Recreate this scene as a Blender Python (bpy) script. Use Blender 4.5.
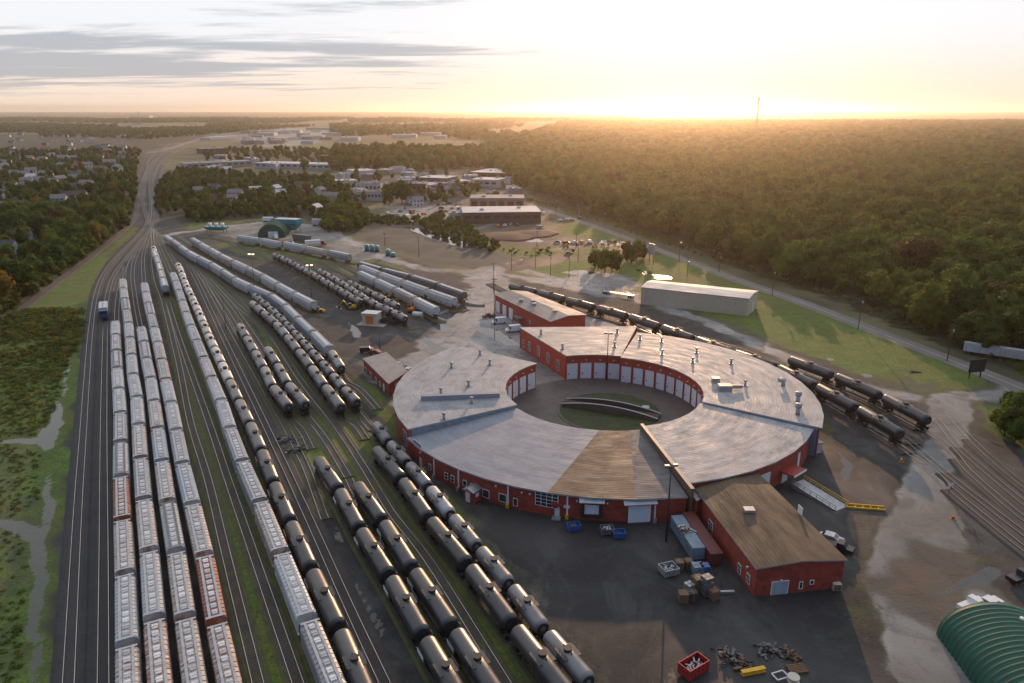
import bpy, math, random
import numpy as np
from mathutils import Vector, Matrix, noise as mnoise
R = math.radians
random.seed(7)
rng = np.random.default_rng(7)
scene = bpy.context.scene
for o in list(bpy.data.objects): bpy.data.objects.remove(o)

# ------------------------------------------------------------------ camera
F_PX, HY, CAM_H = 748.0, 108.0, 80.0
PITCH = math.atan((341.5 - HY) / F_PX)
cam_d = bpy.data.cameras.new('camera')
cam = bpy.data.objects.new('camera', cam_d)
scene.collection.objects.link(cam)
cam.location = (0, 0, CAM_H)
cam.rotation_euler = (R(90) - PITCH, 0, 0)
cam_d.sensor_width = 36.0
cam_d.lens = 36.0 * F_PX / 1024.0
cam_d.clip_start = 0.5
cam_d.clip_end = 60000
scene.camera = cam
scene.render.resolution_x, scene.render.resolution_y = 1024, 683

# ------------------------------------------------------------------ light
SUN_AZ, SUN_EL = 12.0, 10.0            # azimuth to the right of +Y, elevation
SUN_STRENGTH, SKY_STRENGTH = 2.9, 0.15
world = bpy.data.worlds.new('World'); scene.world = world; world.use_nodes = True
wn, wl = world.node_tree.nodes, world.node_tree.links
wn.clear()
def WN(t, **k):
    n = wn.new(t)
    for a, b in k.items(): setattr(n, a, b)
    return n
def wmath(op, a, b=None, c=None):
    n = WN('ShaderNodeMath', operation=op)
    for i, v in enumerate((a, b, c)):
        if v is None: continue
        if isinstance(v, (int, float)): n.inputs[i].default_value = v
        else: wl.new(v, n.inputs[i])
    return n.outputs[0]
wout = WN('ShaderNodeOutputWorld'); bg = WN('ShaderNodeBackground')
sky = WN('ShaderNodeTexSky', sky_type='NISHITA')
sky.sun_disc = False
sky.sun_elevation = R(SUN_EL); sky.sun_rotation = R(SUN_AZ)
sky.altitude = 80; sky.air_density = 1.0; sky.dust_density = 1.2; sky.ozone_density = 1.0
tc = WN('ShaderNodeTexCoord'); sx = WN('ShaderNodeSeparateXYZ')
wl.new(tc.outputs['Generated'], sx.inputs[0])
zc = wmath('MAXIMUM', sx.outputs[2], 0.0)
den = wmath('ADD', zc, 0.035)
cmb = WN('ShaderNodeCombineXYZ')
wl.new(wmath('DIVIDE', sx.outputs[0], den), cmb.inputs[0])
wl.new(wmath('DIVIDE', sx.outputs[1], den), cmb.inputs[1])
n1 = WN('ShaderNodeTexNoise'); n1.inputs['Scale'].default_value = 0.6; n1.inputs['Detail'].default_value = 9
n1.inputs['Roughness'].default_value = 0.62; n1.inputs['Distortion'].default_value = 0.35
mp = WN('ShaderNodeMapping'); mp.inputs['Location'].default_value = (3.1, 1.7, 0); mp.inputs['Scale'].default_value = (0.55, 1.25, 1)
mp.inputs['Rotation'].default_value = (0, 0, R(8))
wl.new(cmb.outputs[0], mp.inputs[0]); wl.new(mp.outputs[0], n1.inputs['Vector'])
# more cloud towards the left (-x) as in the photograph
leftness = WN('ShaderNodeMapRange'); leftness.inputs[1].default_value = 0.55; leftness.inputs[2].default_value = -0.55
leftness.inputs[3].default_value = -0.04; leftness.inputs[4].default_value = 0.17
wl.new(sx.outputs[0], leftness.inputs[0])
band = wmath('EXPONENT', wmath('MULTIPLY', wmath('POWER', wmath('DIVIDE', wmath('SUBTRACT', sx.outputs[2], wmath('MULTIPLY_ADD', sx.outputs[0], 0.035, 0.066)), 0.02), 2.0), -1.0))
band = wmath('MULTIPLY', band, wmath('MAXIMUM', wmath('MULTIPLY', wmath('SUBTRACT', 0.24, sx.outputs[0]), 0.30), 0.0))
cs = wmath('ADD', wmath('ADD', n1.outputs['Fac'], leftness.outputs[0]), band)
cr = WN('ShaderNodeMapRange', interpolation_type='SMOOTHSTEP')
cr.inputs[1].default_value = 0.64; cr.inputs[2].default_value = 0.80
wl.new(cs, cr.inputs[0])
hz = WN('ShaderNodeMapRange', interpolation_type='SMOOTHSTEP'); hz.inputs[1].default_value = 0.004; hz.inputs[2].default_value = 0.03
wl.new(sx.outputs[2], hz.inputs[0])
top = WN('ShaderNodeMapRange', interpolation_type='SMOOTHSTEP'); top.inputs[1].default_value = 0.30; top.inputs[2].default_value = 0.12
wl.new(sx.outputs[2], top.inputs[0])
cf = wmath('MULTIPLY', wmath('MULTIPLY', cr.outputs[0], hz.outputs[0]), wmath('MULTIPLY', top.outputs[0], 0.72))
# thin veil that whitens the clear sky as high cloud does
veil = WN('ShaderNodeMix', data_type='RGBA'); veil.inputs[0].default_value = 0.99
wl.new(sky.outputs[0], veil.inputs[6])
low = WN('ShaderNodeMapRange', interpolation_type='SMOOTHSTEP'); low.inputs[1].default_value = 0.0; low.inputs[2].default_value = 0.10
wl.new(sx.outputs[2], low.inputs[0])
vc = WN('ShaderNodeMix', data_type='RGBA'); wl.new(low.outputs[0], vc.inputs[0]); vc.inputs[6].default_value = (5.6, 4.55, 3.75, 1); vc.inputs[7].default_value = (5.15, 5.25, 5.5, 1)
dt = WN('ShaderNodeVectorMath', operation='DOT_PRODUCT'); wl.new(tc.outputs['Generated'], dt.inputs[0]); dt.inputs[1].default_value = (math.sin(R(SUN_AZ)), math.cos(R(SUN_AZ)), 0.12)
bk = WN('ShaderNodeMapRange', interpolation_type='SMOOTHSTEP'); bk.inputs[1].default_value = -0.75; bk.inputs[2].default_value = 0.62
wl.new(dt.outputs['Value'], bk.inputs[0])
vb = WN('ShaderNodeMix', data_type='RGBA'); wl.new(bk.outputs[0], vb.inputs[0]); vb.inputs[6].default_value = (1.3, 1.8, 2.8, 1); wl.new(vc.outputs[2], vb.inputs[7])
wl.new(vb.outputs[2], veil.inputs[7])
mixc = WN('ShaderNodeMix', data_type='RGBA')
wl.new(cf, mixc.inputs[0]); wl.new(veil.outputs[2], mixc.inputs[6]); mixc.inputs[7].default_value = (2.0, 2.25, 2.6, 1)
wl.new(mixc.outputs[2], bg.inputs[0]); bg.inputs[1].default_value = SKY_STRENGTH
wl.new(bg.outputs[0], wout.inputs[0])

sun_d = bpy.data.lights.new('sun', 'SUN'); sun = bpy.data.objects.new('sun', sun_d)
scene.collection.objects.link(sun)
sun_d.energy = SUN_STRENGTH; sun_d.angle = R(0.6); sun_d.color = (1.0, 0.60, 0.33)
sdir = Vector((math.sin(R(SUN_AZ)) * math.cos(R(SUN_EL)), math.cos(R(SUN_AZ)) * math.cos(R(SUN_EL)), math.sin(R(SUN_EL))))
sun.rotation_euler = sdir.to_track_quat('Z', 'Y').to_euler()
sun.location = (60, 220, 120)

scene.view_settings.view_transform = 'Standard'
scene.view_settings.look = 'None'
scene.view_settings.exposure = 0.26
scene.view_settings.gamma = 1.0
scene.render.engine = 'CYCLES'
scene.cycles.max_bounces = 5
scene.cycles.volume_bounces = 1
scene.cycles.transparent_max_bounces = 8
scene.cycles.caustics_reflective = False; scene.cycles.caustics_refractive = False

# ------------------------------------------------------------------ measuring
def P(px, py, z=0.0):
    """world x, y of the photo point (px, py) at height z (survey of the photograph)"""
    u = (px - 512) / F_PX; v = (341.5 - py) / F_PX
    fy = math.cos(PITCH) + v * math.sin(PITCH); fz = -math.sin(PITCH) + v * math.cos(PITCH)
    t = (CAM_H - z) / (-fz)
    return (u * t, fy * t)
def PX(x, y, z=0.0):
    x = np.asarray(x, float); y = np.asarray(y, float)
    d = y * math.cos(PITCH) + (CAM_H - z) * math.sin(PITCH)
    d = np.maximum(d, 1e-3)
    v = ((z - CAM_H) * math.cos(PITCH) + y * math.sin(PITCH)) / d
    return 512 + F_PX * x / d, 341.5 - F_PX * v
def on_plane(px, py, a, b):
    """where the sight line meets the vertical wall through a-b: distance along a->b, height"""
    u = (px - 512) / F_PX; v = (341.5 - py) / F_PX
    dx, dy, dz = u, math.cos(PITCH) + v * math.sin(PITCH), -math.sin(PITCH) + v * math.cos(PITCH)
    ex, ey = b[0] - a[0], b[1] - a[1]; L = math.hypot(ex, ey); ex /= L; ey /= L
    det = dx * (-ey) - dy * (-ex)
    t = (a[0] * (-ey) - a[1] * (-ex)) / det
    s = (dx * t - a[0]) * ex + (dy * t - a[1]) * ey
    return s, CAM_H + dz * t
def inpoly(px, py, poly):
    px = np.asarray(px, float); py = np.asarray(py, float)
    ins = np.zeros(px.shape, bool); n = len(poly); j = n - 1
    for i in range(n):
        xi, yi = poly[i]; xj, yj = poly[j]
        c = (yi > py) != (yj > py)
        with np.errstate(all='ignore'):
            xx = (xj - xi) * (py - yi) / ((yj - yi) if yj != yi else 1e-9) + xi
        ins ^= c & (px < xx); j = i
    return ins
def smooth(pts, step=4.0):
    """Catmull-Rom through world points, resampled at equal steps"""
    p = [Vector(q) for q in pts]
    if len(p) > 2:
        p = [p[0] * 2 - p[1]] + p + [p[-1] * 2 - p[-2]]
        out = []
        for i in range(1, len(p) - 2):
            a, b, c, d = p[i-1], p[i], p[i+1], p[i+2]
            for k in range(12):
                t = k / 12
                out.append(0.5 * ((2*b) + (c - a)*t + (2*a - 5*b + 4*c - d)*t*t + (3*b - a - 3*c + d)*t**3))
        out.append(p[-2])
    else: out = p
    return resample(out, step)
def resample(out, step):
    cum = [0]
    for a, b in zip(out, out[1:]): cum.append(cum[-1] + (b - a).length)
    L = cum[-1]; n = max(1, round(L / step)); res = []; k = 0
    for i in range(n + 1):
        s = L * i / n
        while k < len(cum) - 2 and cum[k+1] < s: k += 1
        seg = cum[k+1] - cum[k]
        res.append(out[k].lerp(out[k+1], 0 if seg == 0 else (s - cum[k]) / seg))
    return res
class Path:
    def __init__(s, pts):
        s.p = pts; s.c = [0]
        for a, b in zip(pts, pts[1:]): s.c.append(s.c[-1] + (b - a).length)
        s.L = s.c[-1]
    def at(s, d):
        import bisect
        k = min(max(bisect.bisect_right(s.c, d) - 1, 0), len(s.p) - 2)
        seg = s.c[k+1] - s.c[k]
        return s.p[k] + (s.p[k+1] - s.p[k]) * ((d - s.c[k]) / seg)
    def near(s, q):
        best = 0; bd = 1e18
        for k, a in enumerate(s.p):
            d = (a - q).length
            if d < bd: bd = d; best = s.c[k]
        return best

# ------------------------------------------------------------------ materials
def mat(name, color=(0.5, 0.5, 0.5), rough=0.6, metal=0.0, var=0.0, vscale=1.0, dirt=None, dirt_amt=0.5, dscale=0.6,
        stretch=(1, 1, 1), spec=0.5, coord='Object', randv=0.0, bump=0.0, bscale=8.0, dlo=0.45, dhi=0.7, emit=None):
    m = bpy.data.materials.new(name); m.use_nodes = True
    N, L = m.node_tree.nodes, m.node_tree.links
    b = N['Principled BSDF']
    b.inputs['Roughness'].default_value = rough; b.inputs['Metallic'].default_value = metal
    b.inputs['Specular IOR Level'].default_value = spec
    b.inputs['Base Color'].default_value = (*color, 1)
    if emit:
        b.inputs['Emission Color'].default_value = (*emit[:3], 1); b.inputs['Emission Strength'].default_value = emit[3]
    t = N.new('ShaderNodeTexCoord'); mpn = N.new('ShaderNodeMapping'); mpn.inputs['Scale'].default_value = stretch
    L.new(t.outputs[coord], mpn.inputs[0]); vec = mpn.outputs[0]
    oi = N.new('ShaderNodeObjectInfo')
    ad = N.new('ShaderNodeVectorMath'); ad.operation = 'ADD'
    sc = N.new('ShaderNodeMath'); sc.operation = 'MULTIPLY'; sc.inputs[1].default_value = 60
    L.new(oi.outputs['Random'], sc.inputs[0]); L.new(vec, ad.inputs[0]); L.new(sc.outputs[0], ad.inputs[1]); vec = ad.outputs[0]
    cur = None
    if var or randv:
        hs = N.new('ShaderNodeHueSaturation'); hs.inputs['Color'].default_value = (*color, 1)
        nz = N.new('ShaderNodeTexNoise'); nz.inputs['Scale'].default_value = vscale; nz.inputs['Detail'].default_value = 5
        L.new(vec, nz.inputs['Vector'])
        mr = N.new('ShaderNodeMapRange'); mr.inputs[1].default_value = .25; mr.inputs[2].default_value = .75
        mr.inputs[3].default_value = 1 - var; mr.inputs[4].default_value = 1 + var
        L.new(nz.outputs['Fac'], mr.inputs[0])
        mr2 = N.new('ShaderNodeMapRange'); mr2.inputs[3].default_value = 1 - randv; mr2.inputs[4].default_value = 1 + randv
        L.new(oi.outputs['Random'], mr2.inputs[0])
        mu = N.new('ShaderNodeMath'); mu.operation = 'MULTIPLY'; L.new(mr.outputs[0], mu.inputs[0]); L.new(mr2.outputs[0], mu.inputs[1])
        L.new(mu.outputs[0], hs.inputs['Value']); cur = hs.outputs[0]
    if dirt:
        nz = N.new('ShaderNodeTexNoise'); nz.inputs['Scale'].default_value = dscale; nz.inputs['Detail'].default_value = 8
        nz.inputs['Roughness'].default_value = 0.65; nz.inputs['Distortion'].default_value = 0.3
        L.new(vec, nz.inputs['Vector'])
        mr = N.new('ShaderNodeMapRange'); mr.inputs[1].default_value = dlo; mr.inputs[2].default_value = dhi; mr.inputs[4].default_value = dirt_amt
        L.new(nz.outputs['Fac'], mr.inputs[0])
        mx = N.new('ShaderNodeMix'); mx.data_type = 'RGBA'
        L.new(mr.outputs[0], mx.inputs[0]); mx.inputs[7].default_value = (*dirt, 1)
        if cur: L.new(cur, mx.inputs[6])
        else: mx.inputs[6].default_value = (*color, 1)
        cur = mx.outputs[2]
    if cur: L.new(cur, b.inputs['Base Color'])
    if bump:
        nz = N.new('ShaderNodeTexNoise'); nz.inputs['Scale'].default_value = bscale; nz.inputs['Detail'].default_value = 4
        L.new(vec, nz.inputs['Vector']); bp = N.new('ShaderNodeBump'); bp.inputs['Strength'].default_value = bump
        L.new(nz.outputs['Fac'], bp.inputs['Height']); L.new(bp.outputs[0], b.inputs['Normal'])
    return m
M = {}
M['rail'] = mat('rail_steel', (0.42, 0.37, 0.34), 0.27, 0.85, var=.2, vscale=.3)
M['black_steel'] = mat('black_steel', (0.02, 0.02, 0.021), 0.6, var=.3)
M['wheel'] = mat('wheel_steel', (0.07, 0.055, 0.05), 0.5, 0.3)
M['tank_black'] = mat('tank_black', (0.024, 0.025, 0.029), 0.38, 0, var=.35, vscale=.5, dirt=(0.058, 0.058, 0.060), dirt_amt=.5, dscale=.8, randv=.4, stretch=(.4, 1, 1), spec=.75)
M['tank_grey'] = mat('tank_grey', (0.16, 0.16, 0.165), 0.36, 0.1, var=.2, vscale=.5, dirt=(0.09, 0.075, 0.06), dirt_amt=.6, dscale=.8, randv=.3, stretch=(.4, 1, 1), spec=.6)
M['tank_white'] = mat('tank_white', (0.52, 0.49, 0.45), 0.4, 0, var=.12, vscale=.5, dirt=(0.22, 0.18, 0.14), dirt_amt=.5, dscale=.7, randv=.15, stretch=(.5, 1, 1))
M['hop_white'] = mat('hopper_white', (0.50, 0.515, 0.53), 0.45, 0, var=.1, vscale=.6, dirt=(0.30, 0.26, 0.22), dirt_amt=.6, dscale=.7, randv=.12, stretch=(2.2, .6, .6))
M['hop_grey'] = mat('hopper_grey', (0.32, 0.325, 0.335), 0.45, 0, var=.12, vscale=.6, dirt=(0.20, 0.16, 0.13), dirt_amt=.7, dscale=.7, randv=.15, stretch=(2.2, .6, .6))
M['hop_tan'] = mat('hopper_tan', (0.52, 0.48, 0.44), 0.5, 0, var=.12, vscale=.6, dirt=(0.24, 0.10, 0.045), dirt_amt=.95, dscale=1.2, randv=.1, stretch=(2.6, .5, .5), dlo=.48, dhi=.62)
M['hop_rust'] = mat('hopper_rust', (0.52, 0.50, 0.48), 0.55, 0, var=.12, vscale=.6, dirt=(0.30, 0.11, 0.045), dirt_amt=.95, dscale=1.3, randv=.1, stretch=(2.6, .5, .5), dlo=.44, dhi=.54)
M['hop_red'] = mat('hopper_red', (0.28, 0.085, 0.05), 0.55, 0, var=.2, vscale=.6, dirt=(0.45, 0.38, 0.34), dirt_amt=.6, dscale=1.6, stretch=(2.4, .5, .5), dlo=.5, dhi=.66)
M['hop_blue'] = mat('hopper_blue', (0.33, 0.40, 0.46), 0.45, 0, var=.12, vscale=.6, dirt=(0.25, 0.22, 0.2), dirt_amt=.5, dscale=.7, stretch=(2.2, .5, .5))
M['hop_dark'] = mat('hopper_dark', (0.10, 0.105, 0.115), 0.5, 0, var=.15, dirt=(0.28, 0.26, 0.25), dirt_amt=.4, dscale=1)
M['hatch'] = mat('hatch_paint', (0.60, 0.60, 0.60), 0.4, 0, randv=.3, dirt=(0.3, 0.22, 0.16), dirt_amt=.5, dscale=2)
M['boxcar_brown'] = mat('boxcar_brown', (0.075, 0.045, 0.038), .6, var=.3, dirt=(0.2, .14, .1), dirt_amt=.5)
M['brick'] = mat('red_brick', (0.30, 0.042, 0.024), .8, var=.3, vscale=.5, dirt=(0.10, 0.035, 0.028), dirt_amt=.85, dscale=.8, stretch=(1, 1, 1.6))
M['brick_in'] = mat('red_painted_brick', (0.36, 0.045, 0.024), .7, var=.15, vscale=.4)
M['door_white'] = mat('door_white', (0.66, 0.68, 0.72), .5, var=.08, vscale=.6, randv=.08, dirt=(.4, .4, .42), dirt_amt=.3)
M['white'] = mat('white_paint', (0.72, 0.72, 0.72), .45, randv=.08, var=.05)
M['pane'] = mat('window_glass', (0.02, 0.03, 0.04), .08, spec=.8)
M['trim'] = mat('roof_trim', (0.34, 0.33, 0.34), .5, .3, var=.15)
M['metal_grey'] = mat('galvanised_metal', (0.36, 0.37, 0.39), .45, .5, var=.2)
M['concrete'] = mat('concrete', (0.30, 0.28, 0.26), .85, var=.2, dirt=(.15, .13, .12))
M['yellow'] = mat('yellow_paint', (0.62, 0.36, 0.02), .5, var=.15, randv=.1)
M['orange'] = mat('orange_paint', (0.65, 0.16, 0.02), .5, var=.15)
M['red'] = mat('red_paint', (0.30, 0.025, 0.025), .5, var=.15)
M['blue'] = mat('blue_paint', (0.02, 0.09, 0.30), .45, var=.15)
M['teal'] = mat('teal_paint', (0.02, 0.26, 0.29), .45, var=.15)
M['green_metal'] = mat('green_metal', (0.014, 0.085, 0.055), .62, .0, var=.2, vscale=.3, dirt=(.035, .06, .045), dirt_amt=.7, dscale=.5, spec=.35)
M['wood'] = mat('wood', (0.15, 0.085, 0.04), .8, var=.3, vscale=2)
M['wood_dark'] = mat('creosoted_wood', (0.045, 0.032, 0.025), .85, var=.3, vscale=2)
M['shed_tan'] = mat('tan_metal_siding', (0.50, 0.45, 0.35), .6, var=.05, vscale=.5, dirt=(.35, .3, .22), dirt_amt=.4)
M['bark'] = mat('bark', (0.07, 0.05, 0.038), .9, var=.3, vscale=3)
M['tyre'] = mat('tyre_rubber', (0.02, 0.02, 0.02), .8)
M['silver'] = mat('silver_paint', (0.42, 0.43, 0.45), .35, .4)
M['car_red'] = mat('car_red', (0.20, 0.025, 0.025), .4)
M['container_red'] = mat('container_red', (0.13, 0.026, 0.026), .6, var=.2, dirt=(.06, .03, .025), dirt_amt=.7, dscale=.7)
M['container_blue'] = mat('container_blue', (0.17, 0.24, 0.31), .55, var=.15, dirt=(.10, .09, .08), dirt_amt=.7, dscale=.8)
M['platform'] = mat('platform_steel', (0.07, 0.07, 0.072), .5, .3)
M['car_blue'] = mat('car_blue', (0.03, 0.07, 0.2), .35)
M['car_black'] = mat('car_black', (0.02, 0.02, 0.022), .3)
M['lamp'] = mat('lamp_glass', (0.8, 0.75, 0.65), .3, emit=(1, .75, .45, 2.5))

def roofmat(name, base, dark, tint2, dlo, dhi, amt, rough=.62, rust=None):
    """corrugated metal roof; u runs along the sheets, v across"""
    m = bpy.data.materials.new(name); m.use_nodes = True
    N, L = m.node_tree.nodes, m.node_tree.links; b = N['Principled BSDF']
    uv = N.new('ShaderNodeTexCoord')
    def nz(sx_, sy_, det=6, dist=.2, rg=.6):
        mpn = N.new('ShaderNodeMapping'); mpn.inputs['Scale'].default_value = (sx_, sy_, 1); L.new(uv.outputs['UV'], mpn.inputs[0])
        n = N.new('ShaderNodeTexNoise'); n.inputs['Scale'].default_value = 1; n.inputs['Detail'].default_value = det
        n.inputs['Distortion'].default_value = dist; n.inputs['Roughness'].default_value = rg
        L.new(mpn.outputs[0], n.inputs['Vector']); return n.outputs['Fac']
    def rng_(v, a, c, lo=0, hi=1):
        n = N.new('ShaderNodeMapRange'); n.inputs[1].default_value = a; n.inputs[2].default_value = c; n.inputs[3].default_value = lo; n.inputs[4].default_value = hi
        L.new(v, n.inputs[0]); return n.outputs[0]
    def mx(f, a, c):
        n = N.new('ShaderNodeMix'); n.data_type = 'RGBA'; L.new(f, n.inputs[0])
        for i, q in ((6, a), (7, c)):
            if isinstance(q, tuple): n.inputs[i].default_value = (*q, 1)
            else: L.new(q, n.inputs[i])
        return n.outputs[2]
    c = mx(rng_(nz(.06, .08, 4, .1), .35, .65), base, tint2)
    c = mx(rng_(nz(.16, .22, 9, .1, .74), dlo + .04, dhi, 0, amt * .75), c, dark)
    c = mx(rng_(nz(.55, 1.7, 5, 0, .7), .46, .70, 0, amt * .6), c, dark)
    if rust: c = mx(rng_(nz(.10, 1.3, 9, .1, .74), .46, .62, 0, .9), c, rust)
    c = mx(rng_(nz(.06, 3.2, 2, 0), .47, .66, 0, .4), c, tuple(x * .55 for x in base))
    L.new(c, b.inputs['Base Color'])
    b.inputs['Metallic'].default_value = .0
    L.new(rng_(nz(.1, .5, 5), .3, .7, rough - .08, rough + .2), b.inputs['Roughness'])
    w = N.new('ShaderNodeTexWave'); w.wave_type = 'BANDS'; w.bands_direction = 'Y'; w.inputs['Scale'].default_value = .45
    L.new(uv.outputs['UV'], w.inputs['Vector']); bp = N.new('ShaderNodeBump'); bp.inputs['Strength'].default_value = .16; bp.inputs['Distance'].default_value = .1; b.inputs['Specular IOR Level'].default_value = .3
    L.new(w.outputs['Fac'], bp.inputs['Height']); L.new(bp.outputs[0], b.inputs['Normal'])
    return m
M['roof_w'] = roofmat('roof_pale_grey', (0.38, 0.385, 0.40), (0.16, 0.16, 0.17), (0.31, 0.315, 0.33), .42, .64, .9)
M['roof_sw'] = roofmat('roof_blue_grey', (0.30, 0.31, 0.345), (0.165, 0.175, 0.205), (0.24, 0.265, 0.31), .40, .64, .85)
M['roof_rust'] = roofmat('roof_rusty', (0.27, 0.215, 0.165), (0.085, 0.05, 0.034), (0.17, 0.12, 0.085), .36, .56, .9, rough=.65, rust=(.17, .085, .045))
M['roof_dark'] = roofmat('roof_dark_grey', (0.19, 0.185, 0.185), (0.07, 0.065, 0.062), (0.13, 0.125, 0.125), .36, .6, .85, rough=.65)
M['roof_se'] = roofmat('roof_pale_pinkish', (0.38, 0.375, 0.385), (0.14, 0.14, 0.155), (0.42, 0.41, 0.41), .42, .62, .9)
M['roof_ne'] = roofmat('roof_pale_warm', (0.42, 0.41, 0.41), (0.18, 0.172, 0.172), (0.35, 0.34, 0.34), .42, .64, .85)
M['roof_annex'] = roofmat('roof_brown_felt', (0.095, 0.068, 0.046), (0.05, 0.036, 0.027), (0.135, 0.095, 0.06), .40, .62, .8, rough=.75)
M['roof_flat'] = roofmat('roof_flat_grey', (0.30, 0.28, 0.265), (0.14, 0.125, 0.12), (0.25, 0.24, 0.23), .4, .65, .8)
M['roof_white'] = roofmat('roof_white_metal', (0.58, 0.57, 0.55), (0.38, 0.36, 0.34), (0.52, 0.50, 0.48), .45, .75, .5)
M['shingle_dark'] = mat('shingle_dark', (0.06, 0.055, 0.055), .85, var=.2, vscale=1)
M['shingle_grey'] = mat('shingle_grey', (0.17, 0.165, 0.17), .8, var=.2, vscale=1)
M['shingle_brown'] = mat('shingle_brown', (0.12, 0.075, 0.05), .85, var=.2, vscale=1)
M['brick_brown'] = mat('brown_brick', (0.13, 0.075, 0.055), .8, var=.15)

# ------------------------------------------------------------------ objects
C = scene.collection
def tag(o, label=None, cat=None, group=None, kind=None):
    if label: o['label'] = label
    if cat: o['category'] = cat
    if group: o['group'] = group
    if kind: o['kind'] = kind
    return o
def empty(name, loc=(0, 0, 0), rz=0.0):
    o = bpy.data.objects.new(name, None); C.objects.link(o); o.location = loc; o.rotation_euler = (0, 0, rz)
    o.empty_display_size = 1; return o
def copy_tree(o, parent=None):
    c = o.copy(); C.objects.link(c); c.parent = parent
    for ch in o.children: copy_tree(ch, c)
    return c
class MB:
    def __init__(s): s.v = []; s.f = []; s.m = []; s.uv = []; s.sm = []
    def face(s, idx, mi=0, uv=None, sm=False): s.f.append(tuple(idx)); s.m.append(mi); s.uv.append(uv); s.sm.append(sm)
    def poly(s, pts, mi=0, uv=None, sm=False):
        n = len(s.v); s.v += [tuple(p) for p in pts]; s.face(range(n, n + len(pts)), mi, uv, sm)
    def box(s, x0, x1, y0, y1, z0, z1, mi=0, M4=None):
        n = len(s.v)
        q = [(x0, y0, z0), (x1, y0, z0), (x1, y1, z0), (x0, y1, z0), (x0, y0, z1), (x1, y0, z1), (x1, y1, z1), (x0, y1, z1)]
        if M4: q = [tuple(M4 @ Vector(p)) for p in q]
        s.v += q
        for f in ((0, 3, 2, 1), (4, 5, 6, 7), (0, 1, 5, 4), (1, 2, 6, 5), (2, 3, 7, 6), (3, 0, 4, 7)):
            s.face([n + i for i in f], mi)
        return s
    def beam(s, a, b, w, h=None, mi=0):
        h = h or w; a = Vector(a); b = Vector(b); d = (b - a); L = d.length; d.normalize()
        up = Vector((0, 0, 1)) if abs(d.z) < .95 else Vector((0, 1, 0))
        r = d.cross(up).normalized(); u = r.cross(d)
        m = Matrix((( d.x, r.x, u.x, a.x), (d.y, r.y, u.y, a.y), (d.z, r.z, u.z, a.z), (0, 0, 0, 1)))
        return s.box(0, L, -w/2, w/2, -h/2, h/2, mi, m)
    def ring(s, prof, mi=0, sm=True, close=True, cap=True):
        """prof: list of rings (lists of points) skinned together"""
        base = []
        for r in prof: base.append(len(s.v)); s.v += [tuple(p) for p in r]
        n = len(prof[0])
        for a, b in zip(base, base[1:]):
            for i in range(n if close else n - 1):
                j = (i + 1) % n; s.face((a + i, a + j, b + j, b + i), mi, None, sm)
        if cap:
            s.face([base[0] + i for i in range(n)][::-1], mi); s.face([base[-1] + i for i in range(n)], mi)
        return s
    def cyl(s, p, r, h, n=10, mi=0, r2=None, axis='z', sm=True):
        r2 = r if r2 is None else r2; out = []
        for (rr, t) in ((r, 0), (r2, h)):
            ring = []
            for i in range(n):
                a = 2 * math.pi * i / n; c_, s_ = rr * math.cos(a), rr * math.sin(a)
                if axis == 'z': ring.append((p[0] + c_, p[1] + s_, p[2] + t))
                elif axis == 'x': ring.append((p[0] + t, p[1] + c_, p[2] + s_))
                else: ring.append((p[0] - s_ * 0 + s_, p[1] + t, p[2] + c_))
            out.append(ring)
        return s.ring(out, mi, sm)
    def build(s, name, mats, parent=None, loc=None, rz=None):
        me = bpy.data.meshes.new(name); me.from_pydata(s.v, [], s.f); 
        if not isinstance(mats, (list, tuple)): mats = [mats]
        for m in mats: me.materials.append(m)
        me.polygons.foreach_set('material_index', s.m); me.polygons.foreach_set('use_smooth', s.sm)
        if any(u is not None for u in s.uv):
            ul = me.uv_layers.new(name='UVMap'); k = 0
            for f, u in zip(s.f, s.uv):
                for i in range(len(f)):
                    if u is not None: ul.data[k].uv = u[i]
                    k += 1
        me.update()
        o = bpy.data.objects.new(name, me); C.objects.link(o)
        if parent: o.parent = parent
        if loc: o.location = loc
        if rz is not None: o.rotation_euler = (0, 0, rz)
        return o
ORD = ['first', 'second', 'third', 'fourth', 'fifth', 'sixth', 'seventh', 'eighth', 'ninth', 'tenth', 'eleventh', 'twelfth', 'thirteenth',
       'fourteenth', 'fifteenth', 'sixteenth', 'seventeenth', 'eighteenth', 'nineteenth', 'twentieth']
def ordw(i):
    if i < 20: return ORD[i]
    t = ['twenty', 'thirty', 'forty', 'fifty', 'sixty'][(i + 1) // 10 - 2]; r = (i + 1) % 10
    return (t[:-1] + 'ieth') if r == 0 else t + '-' + ORD[r - 1]
REG = {}
def reg(o, base, plural, cat, group=None):
    """label: base when alone, else its place from the left among its look-alikes"""
    REG.setdefault((base, plural), []).append(o); o['category'] = cat
    if group: o['group'] = group
def finish_labels():
    for (base, plural), L in REG.items():
        if len(L) == 1: L[0]['label'] = base; continue
        L.sort(key=lambda o: float(PX(o.location.x, max(o.location.y, 1), o.location.z)[0]))
        for i, o in enumerate(L):
            if i == 0: t = 'leftmost'
            elif i == len(L) - 1: t = 'rightmost'
            else: t = ordw(i) + ' from left'
            o['label'] = t + ' of the ' + plural
            if 'group' not in o: o['group'] = plural

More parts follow.
